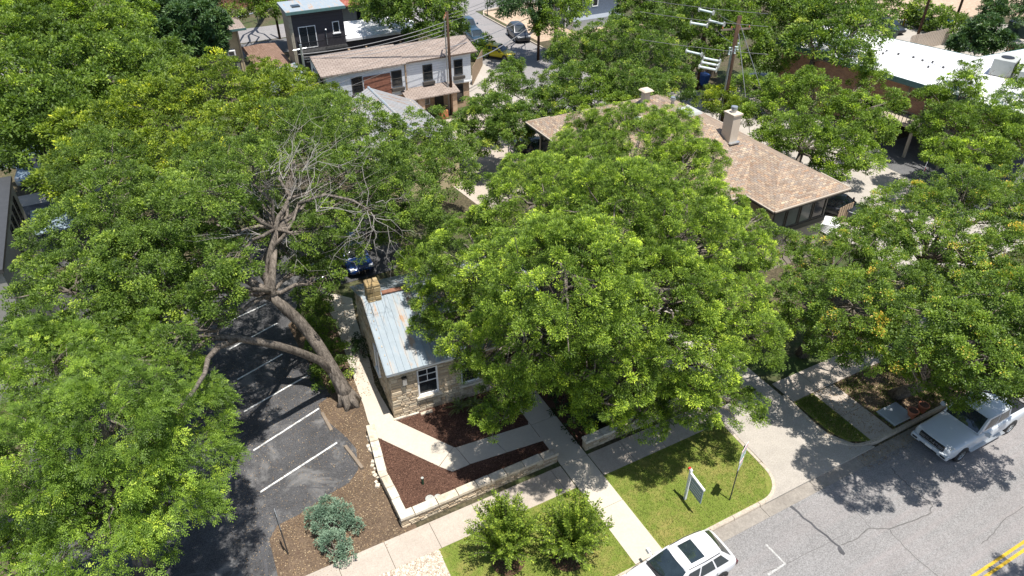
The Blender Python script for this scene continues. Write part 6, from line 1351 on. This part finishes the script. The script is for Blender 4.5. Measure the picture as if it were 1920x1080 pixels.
# ---------------------------------------------------------------- poles, wires, signs, small things
def pole(label, p, h, r=.15, name='utility_pole', lean=(0, 0), arms=(), mat='pole', z0=0, group=None):
    rt = root(name, label, 'utility pole', (p[0], p[1], z0), 0, group); m = MB(); m.tube([(0, 0, -.1), (lean[0] * .5, lean[1] * .5, h / 2), (lean[0], lean[1], h)], [r, r * .88, r * .7], 10); m.build('pole_shaft', mat, rt, smooth=True)
    for z, half, a, ins in arms:
        c, s = math.cos(a), math.sin(a); lx, ly = lean[0] * z / h, lean[1] * z / h; m = MB(); u = Vector((c, s, 0)); v = Vector((-s, c, 0)); o = Vector((lx, ly, z)) + v * (r + .06)
        m.hexa([o - u * half - v * .05 - Vector((0, 0, .06)), o + u * half - v * .05 - Vector((0, 0, .06)), o + u * half + v * .05 - Vector((0, 0, .06)), o - u * half + v * .05 - Vector((0, 0, .06))], [o - u * half - v * .05 + Vector((0, 0, .06)), o + u * half - v * .05 + Vector((0, 0, .06)), o + u * half + v * .05 + Vector((0, 0, .06)), o - u * half + v * .05 + Vector((0, 0, .06))])
        ar = m.build('crossarm', 'timber', rt)
        for k in range(ins):
            q = o + u * (half * .9) * (2 * k / max(1, ins - 1) - 1); m = MB(); m.cyl(q + Vector((0, 0, .06)), (0, 0, 1), .03, .08, 6); m.cyl(q + Vector((0, 0, .14)), (0, 0, 1), .06, .10, 8, .04); m.build('insulator', 'terracotta', ar)
    return rt
BP = at(1343, 275, 0); bp = pole('tall brown utility pole with crossarm and guy wires behind the hip roof chimney', BP, 11.0, .23, arms=((9.9, 1.25, R(-18), 4),))
m = MB(); m.tube([(-.26, -.05, 0), (-.26, -.05, 7.4), (-.2, 0, 8.6)], .09, 7); m.build('conduit', 'steel', bp)
for dx, dy, z in ((-.55, -.1, 8.4), (.5, .1, 8.55), (-.2, -.35, 8.5)):
    m = MB(); m.tube([(0, 0, z - .1), (dx, dy, z)], .03, 5); m.cyl((dx, dy, z - .28), (0, 0, 1), .05, .5, 8); m.cyl((dx, dy, z + .22), (0, 0, 1), .085, .05, 8); m.cyl((dx, dy, z - .3), (0, 0, 1), .085, .05, 8); m.build('cutout_switch', 'tube_white', bp)
P2_ = at(848, 213, 0); p2 = pole('wooden utility pole with climbing conduit in front of the white house', P2_, 9.4, .15, arms=((8.9, .8, R(60), 3),)); m = MB(); m.tube([(-.3, 0, 0), (-.26, 0, 8.6)], .07, 6); m.build('conduit', 'steel', p2)
P3 = at(1009, 113, 0); p3 = pole('brown utility pole carrying the street lamp, at the edge of the cross street', P3, 10.5, .16, arms=((9.9, 1.0, R(70), 3),))
m = MB(); a = Vector((0, 0, 4.9)); m.tube([a, a + Vector((.9, -.5, .55)), a + Vector((2.0, -1.1, .75))], .04, 6); ar = m.build('lamp_arm', 'steel', p3); m = MB(); m.ball(a + Vector((2.3, -1.3, .74)), .22, 10, 6, .45); m.build('lamp_head', 'lightglass', ar)
P4 = at(575, 145, 0); P4 = Vector((14.05, 60.6, 0)); p4 = root('service_mast', 'thin grey galvanised mast at the left corner of the white house', 'mast', (13.0, 63.4, 0)); m = MB(); m.tube([(0, 0, 0), (0, 0, 7.4)], .11, 8); m.build('mast_shaft', 'steel', p4); m = MB(); m.tube([(-.7, 0, 7.0), (.5, .05, 7.05)], .04, 5); m.build('bracket', 'steel', p4)
pole('tall dark utility pole left of the pair above the white flat roof', at(1715, 84, 0), 12, .17, arms=()); pole('tall dark utility pole right of the pair, beside the blue bin', at(1783, 62, 0), 12, .16)
pole('dark utility pole on the far street, left of the dark townhouse', at(525, 73, 0), 10, .15); pole('weathered pole by the alley trees, hung with white porcelain tubes', at(1306, 168, 0), 8.6, .15, arms=())
pole('pole in the trees at the top, right of the slate blue house', at(1205, 32, 0), 9, .15); pole('thin leaning grey post across the far street at the top left', at(485, 46, 0), 5, .1, mat='steel')
# guardrail beyond the far street
a, b = at(443, 33, 1.0), at(520, 13, 1.0); m = MB(); m.tube([a, b, b + (b - a) * .5], .09, 6); thing1('street_rail', m, 'steel', 'pale horizontal rail beyond the far street at the top left', 'rail', origin=(a.x, a.y, 0))
def wire(p, q, sag, r=.022, mat='wire', n=14):
    p = Vector(p); q = Vector(q); pts = [p.lerp(q, i / n) - Vector((0, 0, sag * 4 * (i / n) * (1 - i / n))) for i in range(n + 1)]; m = MB(); m.tube(pts, r, 4)
    return m
def power(lbl, p, q, sag, r=.022, mat='wire', group=None): m = wire(p, q, sag, r, mat); thing1('power_line', m, mat, lbl, 'power line', origin=tuple(p), group=group)
M4 = Vector((13.0, 63.4, 6.6)); T2 = Vector((P2_.x, P2_.y, 0)); T3 = Vector((P3.x, P3.y, 0)); TB_ = Vector((BP.x, BP.y, 0))
gl = 'bundle of cables in front of the dark townhouse'
for k in range(4): power('dark cable of the parallel bundle sagging before the dark townhouse', M4 + Vector((-.3 + .2 * k, 0, -.25 * k)), T2 + Vector((0, 0, 8.6 - .35 * k)), .45, .026, 'wire_pale', gl)
for k in range(3): power('thin cable spanning from the white house pole to the cross street pole', T2 + Vector((0, 0, 9.1 - .3 * k)), T3 + Vector((0, 0, 9.6 - .35 * k)), .5, .02, 'wire', 'cables between the two middle poles')
power('thick pale cable running from the street lamp pole down past the yellow car', T3 + Vector((0, 0, 4.6)), Vector((28.0, 59.6, 5.0)), .35, .05, 'wire_pale')
power('upper pale cable from the street lamp pole towards the white house', T3 + Vector((0, 0, 5.3)), Vector((25.0, 60.2, 6.2)), .35, .035, 'wire_pale')
for k in range(3): power('service cable crossing low in front of the white house wall', Vector((8.0, 60.5, 4.2 - .7 * k)), T2 + Vector((0, 0, 7.6 - .5 * k)), .35, .013, 'wire', 'service cables before the white house wall')
power('left guy wire of the big utility pole reaching down past the hip roof', TB_ + Vector((.1, 0, 9.9)), at(1415, 330, 0), .05, .025, 'wire_pale'); power('right guy wire of the big utility pole, ending in the pear tree', TB_ + Vector((.1, 0, 10.5)), at(1480, 330, 0), .05, .025, 'wire_pale')
for k in range(2): power('cable from the big utility pole towards the porcelain tubes', TB_ + Vector((0, 0, 10.4 - 1.6 * k)), at(1306, 168, 0) + Vector((0, 0, 8.4 - 1.2 * k)), .3, .02, 'wire', 'cables at the porcelain tubes')
# porcelain tubes hung in mid air
for i, (x0, y0, x1, y1, lb) in enumerate(((1312, 18, 1345, 26, 'topmost white porcelain tube hanging above the big pole'), (1296, 43, 1327, 48, 'left tube of the middle pair of porcelain tubes'), (1331, 39, 1360, 46, 'right tube of the middle pair of porcelain tubes'),
        (1288, 96, 1318, 103, 'single porcelain tube left of the stack of three'), (1320, 109, 1350, 115, 'top tube of the stack of three porcelain tubes'), (1317, 117, 1347, 123, 'middle tube of the stack of three porcelain tubes'), (1312, 125, 1342, 131, 'bottom tube of the stack of three porcelain tubes'))):
    z = 11.2 - (i > 0) * .5 - (i > 2) * 1.9; a = at(x0, y0, z); b = at(x1, y1, z - .02); b = a + (b - a).normalized() * 1.25; d = (b - a).normalized(); rt = root('porcelain_tube', lb, 'insulator', a, 0, 'porcelain tubes on the power line')
    m = MB(); m.cyl((0, 0, 0), d, .085, 1.25, 10); m.build('tube', 'tube_white', rt); m = MB(); m.cyl(-d * .05, d, .19, .06, 12); m.build('end_disc', 'unit_grey', rt); m = MB(); m.cyl(d * 1.24, d, .19, .06, 12); m.build('end_disc', 'unit_grey', rt)
    m = MB(); m.tube([(0, 0, .08), (0, 0, .6)], .018, 4); m.tube([d * 1.2 + Vector((0, 0, .08)), d * 1.2 + Vector((0, 0, .6))], .018, 4); m.build('hanger', 'wire', rt)
for k, (z, y_) in enumerate(((11.8, 12), (11.3, 36), (9.4, 88))): power('carrier cable above the porcelain tubes', at(1200, y_ - 14, z), at(1440, y_ + 14, z), .1, .02, 'wire', 'carrier cables of the porcelain tubes')

# realtor sign: white post with hanging panel
p = at(1284, 936, 0); rs = root('yard_sign', 'white post with a hanging blue grey panel, left of the two lawn signs', 'sign', p, R(-6))
m = MB(); m.box(-.05, .05, -.05, .05, -.05, 1.95); m.hexa([(-.06, -.06, 1.95), (.06, -.06, 1.95), (.06, .06, 1.95), (-.06, .06, 1.95)], [(-.01, -.01, 2.06), (.01, -.01, 2.06), (.01, .01, 2.06), (-.01, .01, 2.06)]); m.build('post', 'sign_white', rs)
m = MB(); m.box(-.045, .045, -1.02, -.055, 1.72, 1.81); m.build('arm', 'sign_white', rs)
m = MB(); m.box(-.02, .02, -.98, -.12, .86, 1.66); pn = m.build('panel', 'sign_blue', rs); m = MB()
for k in range(4): m.box(-.026, -.0205, -.9, -.2, 1.02 + .15 * k, 1.05 + .15 * k)
m.build('lettering_line', 'sign_white', pn)
m = MB(); m.box(-.004, .004, -.9, -.88, 1.66, 1.72); m.box(-.004, .004, -.27, -.25, 1.66, 1.72); m.build('hook', 'steel', rs); m = MB(); m.box(-.055, .055, .06, .16, 1.86, 1.98); m.build('tag', 'sign_red', rs)
# parking sign on a thin post
p = at(1368, 938, 0); ps = root('parking_sign', 'parking signs on a thin steel post, right of the two signs on the lawn', 'sign', p, R(-4))
m = MB(); m.tube([(0, 0, -.05), (0, 0, 3.55)], .028, 6); m.build('post', 'steel_dark', ps)
def plate(nm, z0, z1, hwid, x, parent, ink, lines, txt=None, mat='sign_white'):
    m = MB(); m.box(x, x + .012, -hwid, hwid, z0, z1); o = m.build(nm, mat, parent); m = MB()
    for k in range(lines): z = z1 - .1 - k * (z1 - z0 - .15) / max(1, lines); m.box(x - .003, x - .0005, -hwid * .75, hwid * .75, z - .022, z + .012)
    m.build('print', ink, o); m = MB(); m.box(x + .013, x + .016, -hwid, hwid, z0, z1); m.build('sign_back', 'sign_grey', o); return o
def flat_sign(nm, z0, z1, hwid, parent, words):
    """plate facing -y; words: (text, size, height, ink)"""
    m = MB(); m.box(-hwid, hwid, -.045, -.03, z0, z1); o = m.build(nm, 'sign_white', parent)
    for t, s, z, ink in words: m = MB(); m.text(t, s, Matrix(((1, 0, 0, 0), (0, 0, -1, -.046), (0, 1, 0, z), (0, 0, 0, 1)))); m.build('lettering', ink, o)
    return o
s1 = MB(); sr = root('_', '', '', (0, 0, 0)); bpy.data.objects.remove(sr)
pl = bpy.data.objects.new('sign_plate', None)
bpy.data.objects.remove(pl)
def angled_plate(z0, z1, hwid, ang, bars, label=None):
    m = MB(); c, s = math.cos(ang), math.sin(ang); u = Vector((c, s, 0)); n = Vector((s, -c, 0))
    def bx(m, a, b, d0, d1, zz0, zz1): m.hexa([u * a + n * d1 + Vector((0, 0, zz0)), u * b + n * d1 + Vector((0, 0, zz0)), u * b + n * d0 + Vector((0, 0, zz0)), u * a + n * d0 + Vector((0, 0, zz0))], [u * a + n * d1 + Vector((0, 0, zz1)), u * b + n * d1 + Vector((0, 0, zz1)), u * b + n * d0 + Vector((0, 0, zz1)), u * a + n * d0 + Vector((0, 0, zz1))])
    bx(m, -hwid, hwid, .03, .045, z0, z1); o = fix_normals(m.build('sign_plate', 'sign_white', ps))
    for i, (a, b, c0, c1, ink) in enumerate(bars): m = MB(); bx(m, a * hwid, b * hwid, .0455, .05, z0 + (z1 - z0) * c0, z0 + (z1 - z0) * c1); fix_normals(m.build('print', ink, o))
    m = MB(); bx(m, -.03, .03, .0, .029, z0 + .05, z1 - .05); fix_normals(m.build('bracket', 'steel', o)); return o
angled_plate(2.78, 3.5, .36, R(30), [(-.85, .85, .82, .93, 'sign_red'), (-.6, .6, .62, .72, 'sign_blue'), (-.8, .8, .45, .53, 'ink_green'), (-.8, .8, .28, .36, 'sign_blue'), (-.5, .5, .1, .2, 'ink_green')])
angled_plate(2.2, 2.72, .24, R(30), [(-.8, .8, .75, .88, 'sign_red'), (-.8, .8, .5, .6, 'sign_blue'), (-.6, .6, .2, .32, 'ink_green')])
# lone sign post by the junipers (edge on)
p = at(541, 1040, 0); ls = root('parking_sign', 'small sign seen edge on, on a leaning post beside the junipers', 'sign', p, R(0)); m = MB(); m.tube([(0, 0, -.05), (-.02, .04, 2.75)], .028, 6); m.build('post', 'steel_dark', ls)
m = MB(); m.box(-.012, .004, -.24, .24, 1.95, 2.75); m.build('sign_plate', 'sign_grey', ls)
# timber wheel stops
def stop(label, a, b, z=.12):
    A = at(*a); B = at(*b); d = (B - A).normalized(); n = Vector((-d.y, d.x, 0)) * .09; m = MB()
    m.hexa([A - n, B - n, B + n, A + n], [A - n * .8 + Vector((0, 0, z)), B - n * .8 + Vector((0, 0, z)), B + n * .8 + Vector((0, 0, z)), A + n * .8 + Vector((0, 0, z))]); fix_normals(thing1('wheel_stop', m, 'timber', label, 'wheel stop'))
stop('weathered timber wheel stop lying askew at the end of the nearest parking space', (648, 838), (680, 880)); stop('timber wheel stop half buried in leaves, farther of the two', (604, 775), (622, 808), .08)
p = at(793, 908, 0); rt = root('pipe_riser', 'short dark green pipe with a pale cap standing in the mulch bed', 'pipe', p); m = MB(); m.cyl((0, 0, 0), (0, 0, 1), .055, .42, 10); m.build('pipe', 'pipe_green', rt); m = MB(); m.cyl((0, 0, .421), (0, 0, 1), .065, .03, 10); m.build('cap', 'unit_grey', rt)
for i, (px, lb) in enumerate((((806, 936), 'round grey valve cover in the mulch, left of the two by the wall corner'), ((821, 933), 'round grey valve cover in the mulch, right of the two by the wall corner'))):
    p = at(*px); m = MB(); m.cyl((p.x, p.y, .0), (0, 0, 1), .2 - .04 * i, .05, 16); thing1('valve_cover', m, 'unit_grey', lb, 'valve cover')
p = at(1665, 778, 0); m = MB(); m.hexa([at(1640, 765), at(1682, 795), at(1714, 783), at(1665, 755)], [v + Vector((0, 0, .42)) for v in (at(1640, 765), at(1682, 795), at(1714, 783), at(1665, 755))]); m = MB(); c = at(1677, 779, 0)
m.box(c.x - .66, c.x + .66, c.y - .5, c.y + .5, 0, .12); m.hexa([(c.x - .72, c.y - .56, .12), (c.x + .72, c.y - .56, .12), (c.x + .72, c.y + .56, .12), (c.x - .72, c.y + .56, .12)], [(c.x - .68, c.y - .52, .18), (c.x + .68, c.y - .52, .18), (c.x + .68, c.y + .52, .18), (c.x - .68, c.y + .52, .18)]); thing1('utility_cabinet', m, 'sign_grey', 'low pale blue grey utility box lid under the oak beside the pickup', 'utility box')
def fire_hydrantish(label, px, s): 
    p = at(*px); rt = root('terracotta_pot', label, 'pot', p); m = MB(); m.tube([(0, 0, 0), (0, 0, .1), (0, 0, .42), (0, 0, .44), (0, 0, .5)], [.14 * s, .16 * s, .24 * s, .28 * s, .28 * s], 14); m.build('pot', 'terracotta', rt); m = MB(); m.cyl((0, 0, .501), (0, 0, 1), .22 * s, .006, 12); m.build('soil', 'mulch', rt)
fire_hydrantish('rust orange pot under the oak beside the utility box, left one', (1707, 783), 1.0); fire_hydrantish('rust orange pot under the oak by the pickup nose, right one', (1727, 772), 1.0)
pts = [(832, 220)]; p = at(832, 220, 0); rt = root('planter', 'square terracotta planter with spiky plant at the foot of the white house pole', 'planter', p); m = MB(); m.box(-.35, .35, -.35, .35, 0, .75); m.build('box', 'terracotta', rt); fern('spiky plant growing in the terracotta planter by the pole', p + Vector((0, 0, .72)), 14, .9, 6, 'spiky_plant')
m = MB()
for i in range(2):
    pass
p = at(812, 210, 0); fern('spiky agave left of the terracotta planter', p, 12, 1.0, 7, 'spiky_plant'); 
def bin_(label, px, mat, s=1.0, rz=0):
    p = at(*px); rt = root('wheeled_bin', label, 'bin', p, rz); m = MB(); m.hexa([(-.25 * s, -.28 * s, .05), (.25 * s, -.28 * s, .05), (.25 * s, .28 * s, .05), (-.25 * s, .28 * s, .05)], [(-.33 * s, -.38 * s, 1.0 * s), (.33 * s, -.38 * s, 1.0 * s), (.33 * s, .38 * s, 1.0 * s), (-.33 * s, .38 * s, 1.0 * s)]); m.build('bin_body', mat, rt)
    m = MB(); m.hexa([(-.36 * s, -.42 * s, 1.0 * s), (.36 * s, -.42 * s, 1.0 * s), (.36 * s, .42 * s, 1.0 * s), (-.36 * s, .42 * s, 1.0 * s)], [(-.34 * s, -.36 * s, 1.06 * s), (.34 * s, -.36 * s, 1.06 * s), (.34 * s, .42 * s, 1.14 * s), (-.34 * s, .42 * s, 1.14 * s)]); m.build('lid', mat, rt); m = MB()
    for x in (-.28, .28): m.cyl((x * s - .03, .26 * s, .12), (1, 0, 0), .12, .06, 10)
    m.build('wheel', 'rubber', rt)
bin_('blue wheeled bin beside the right pole at the top right', (1774, 60), 'bin_blue', 1.3); bin_('dark green wheeled bin in the lot above the white flat roof', (1673, 72), 'bin_green', 1.1); bin_('deep blue skip bin behind the chimney near the alley', (1319, 160), 'bin_blue', 1.1)
def dumpster(label, px, mat, rz):
    p = at(*px); rt = root('dumpster', label, 'dumpster', p, rz); m = MB(); m.hexa([(-1.0, -.7, .1), (1.0, -.7, .1), (1.0, .7, .1), (-1.0, .7, .1)], [(-1.05, -.85, 1.15), (1.05, -.85, 1.15), (1.05, .8, 1.5), (-1.05, .8, 1.5)]); m.build('bin_body', mat, rt); m = MB(); m.hexa([(-1.1, -.9, 1.16), (-.01, -.9, 1.16), (-.01, .85, 1.51), (-1.1, .85, 1.51)], [(-1.1, -.9, 1.22), (-.01, -.9, 1.22), (-.01, .85, 1.57), (-1.1, .85, 1.57)]); m.hexa([(.01, -.9, 1.16), (1.1, -.9, 1.16), (1.1, .85, 1.51), (.01, .85, 1.51)], [(.01, -.9, 1.22), (1.1, -.9, 1.22), (1.1, .85, 1.57), (.01, .85, 1.57)]); m.build('lid', 'black', rt)
dumpster('dark green dumpster with black lid at the right edge, upper one', (1902, 62), 'bin_green', R(15)); dumpster('second dark green dumpster cut by the right edge', (1922, 70), 'bin_green', R(15))
p = at(1693, 48, 0); m = MB(); m.cyl((p.x, p.y, 0), (0, 0, 1), .1, 1.3, 8); thing1('bollard', m, 'line_yellow', 'yellow steel bollard in the small lot at the top right', 'bollard')
# fence of the enclosure
def fence(label, a, b, h, mat, n=12, gap=.25, name='fence'):
    A = at(*a); B = at(*b); rt = root(name, label, 'fence', A); d = (B - A); L = d.length; u = d.normalized(); nn = Vector((-u.y, u.x, 0)); m = MB(); k = max(2, int(L / gap))
    for i in range(k):
        q = u * (L * i / k); w_ = u * gap * .84; m.hexa([q - nn * .015, q + w_ - nn * .015, q + w_ + nn * .015, q + nn * .015], [v + Vector((0, 0, h * (1 + .02 * math.sin(i * 7)))) for v in (q - nn * .015, q + w_ - nn * .015, q + w_ + nn * .015, q + nn * .015)])
    fix_normals(m.build('boards', mat, rt)); m = MB()
    for z in (.4, h - .3): m.tube([nn * .05 + Vector((0, 0, z)), d + nn * .05 + Vector((0, 0, z))], .035, 4)
    m.build('rail', mat, rt); return rt
fence('grey boarded fence with dark posts around the bin enclosure above the white flat roof', (1700, 98), (1775, 82), 1.9, 'stucco_tan', gap=.3); fence('brown slatted fence at the right edge behind the dark cedar', (1880, 108), (1925, 118), 1.6, 'redwood', gap=.25)
fence('weathered wooden fence right of the white house', (886, 160), (905, 122), 1.8, 'fence_wood'); fence('tan board fence beside the white mattress at the end of the hip roofed house', (1565, 425), (1592, 412), 1.5, 'fence_wood')
fence('tall brown boarded fence beyond the far street, top left', (400, 22), (545, 2), 2.0, 'redwood', gap=.4); fence('orange brown fence in the alley right of the deep blue skip', (1310, 150), (1345, 142), 1.3, 'timber')
p = at(1552, 432, 0); m = MB()
for i in range(7): m.box(p.x - .7 + i * .02, p.x + .7 + i * .01, p.y - .5 + i * .02, p.y + .5, .1 + i * .09, .17 + i * .09, .1 * i)
thing1('stacked_panels', m, 'trim_white', 'loose stack of white panels at the right end of the hip roofed house', 'panels')
# blue no parking board in the alley
p = at(1727, 335, 0); rt = root('no_parking_board', 'white and pale blue no parking board standing by the alley, right of the pear tree', 'sign', p, R(28)); m = MB(); m.box(-.52, .52, -.02, .02, .5, 1.3); o = m.build('board', 'sign_white', rt); m = MB(); m.box(.0, .5, -.028, -.0205, .55, 1.25); m.build('blue_panel', 'p_lblue', o)
m = MB(); m.tube([(-.26 + .17 * math.cos(a * .39), -.03, .92 + .17 * math.sin(a * .39)) for a in range(17)], .02, 4, False); m.build('red_ring', 'sign_red', o); m = MB(); m.text('P', .26, Matrix(((1, 0, 0, -.26), (0, 0, -1, -.024), (0, 1, 0, .92), (0, 0, 0, 1)))); m.build('lettering', 'ink', o)
m = MB(); m.box(-.42, -.36, -.019, .019, 0, .499); m.box(.36, .42, -.019, .019, 0, .499); m.build('leg', 'steel_dark', rt)
# stop sign at the intersection
p = at(914, 30, 0); rt = root('stop_sign', 'red octagonal stop sign seen from behind a corner at the top of the photo', 'stop sign', p, R(-35)); m = MB(); m.box(-.06, .06, -.06, .06, 0, 2.9); m.build('post', 'steel_dark', rt)
m = MB(); oc = [(.5 * math.cos(R(22.5 + 45 * k)), .5 * math.sin(R(22.5 + 45 * k))) for k in range(8)]; m.add([(x, -.07, 2.7 + z) for x, z in oc] + [(x, -.09, 2.7 + z) for x, z in oc], [tuple(range(8)), tuple(range(15, 7, -1))] + [(k, (k + 1) % 8, 8 + (k + 1) % 8, 8 + k) for k in range(8)]); o = fix_normals(m.build('sign_plate', 'sign_red', rt)); m = MB(); m.text('STOP', .3, Matrix(((1, 0, 0, 0), (0, 0, -1, -.092), (0, 1, 0, 2.7), (0, 0, 0, 1)))); m.build('lettering', 'sign_white', o)
print('LEAF TRIS', NLEAF[0])
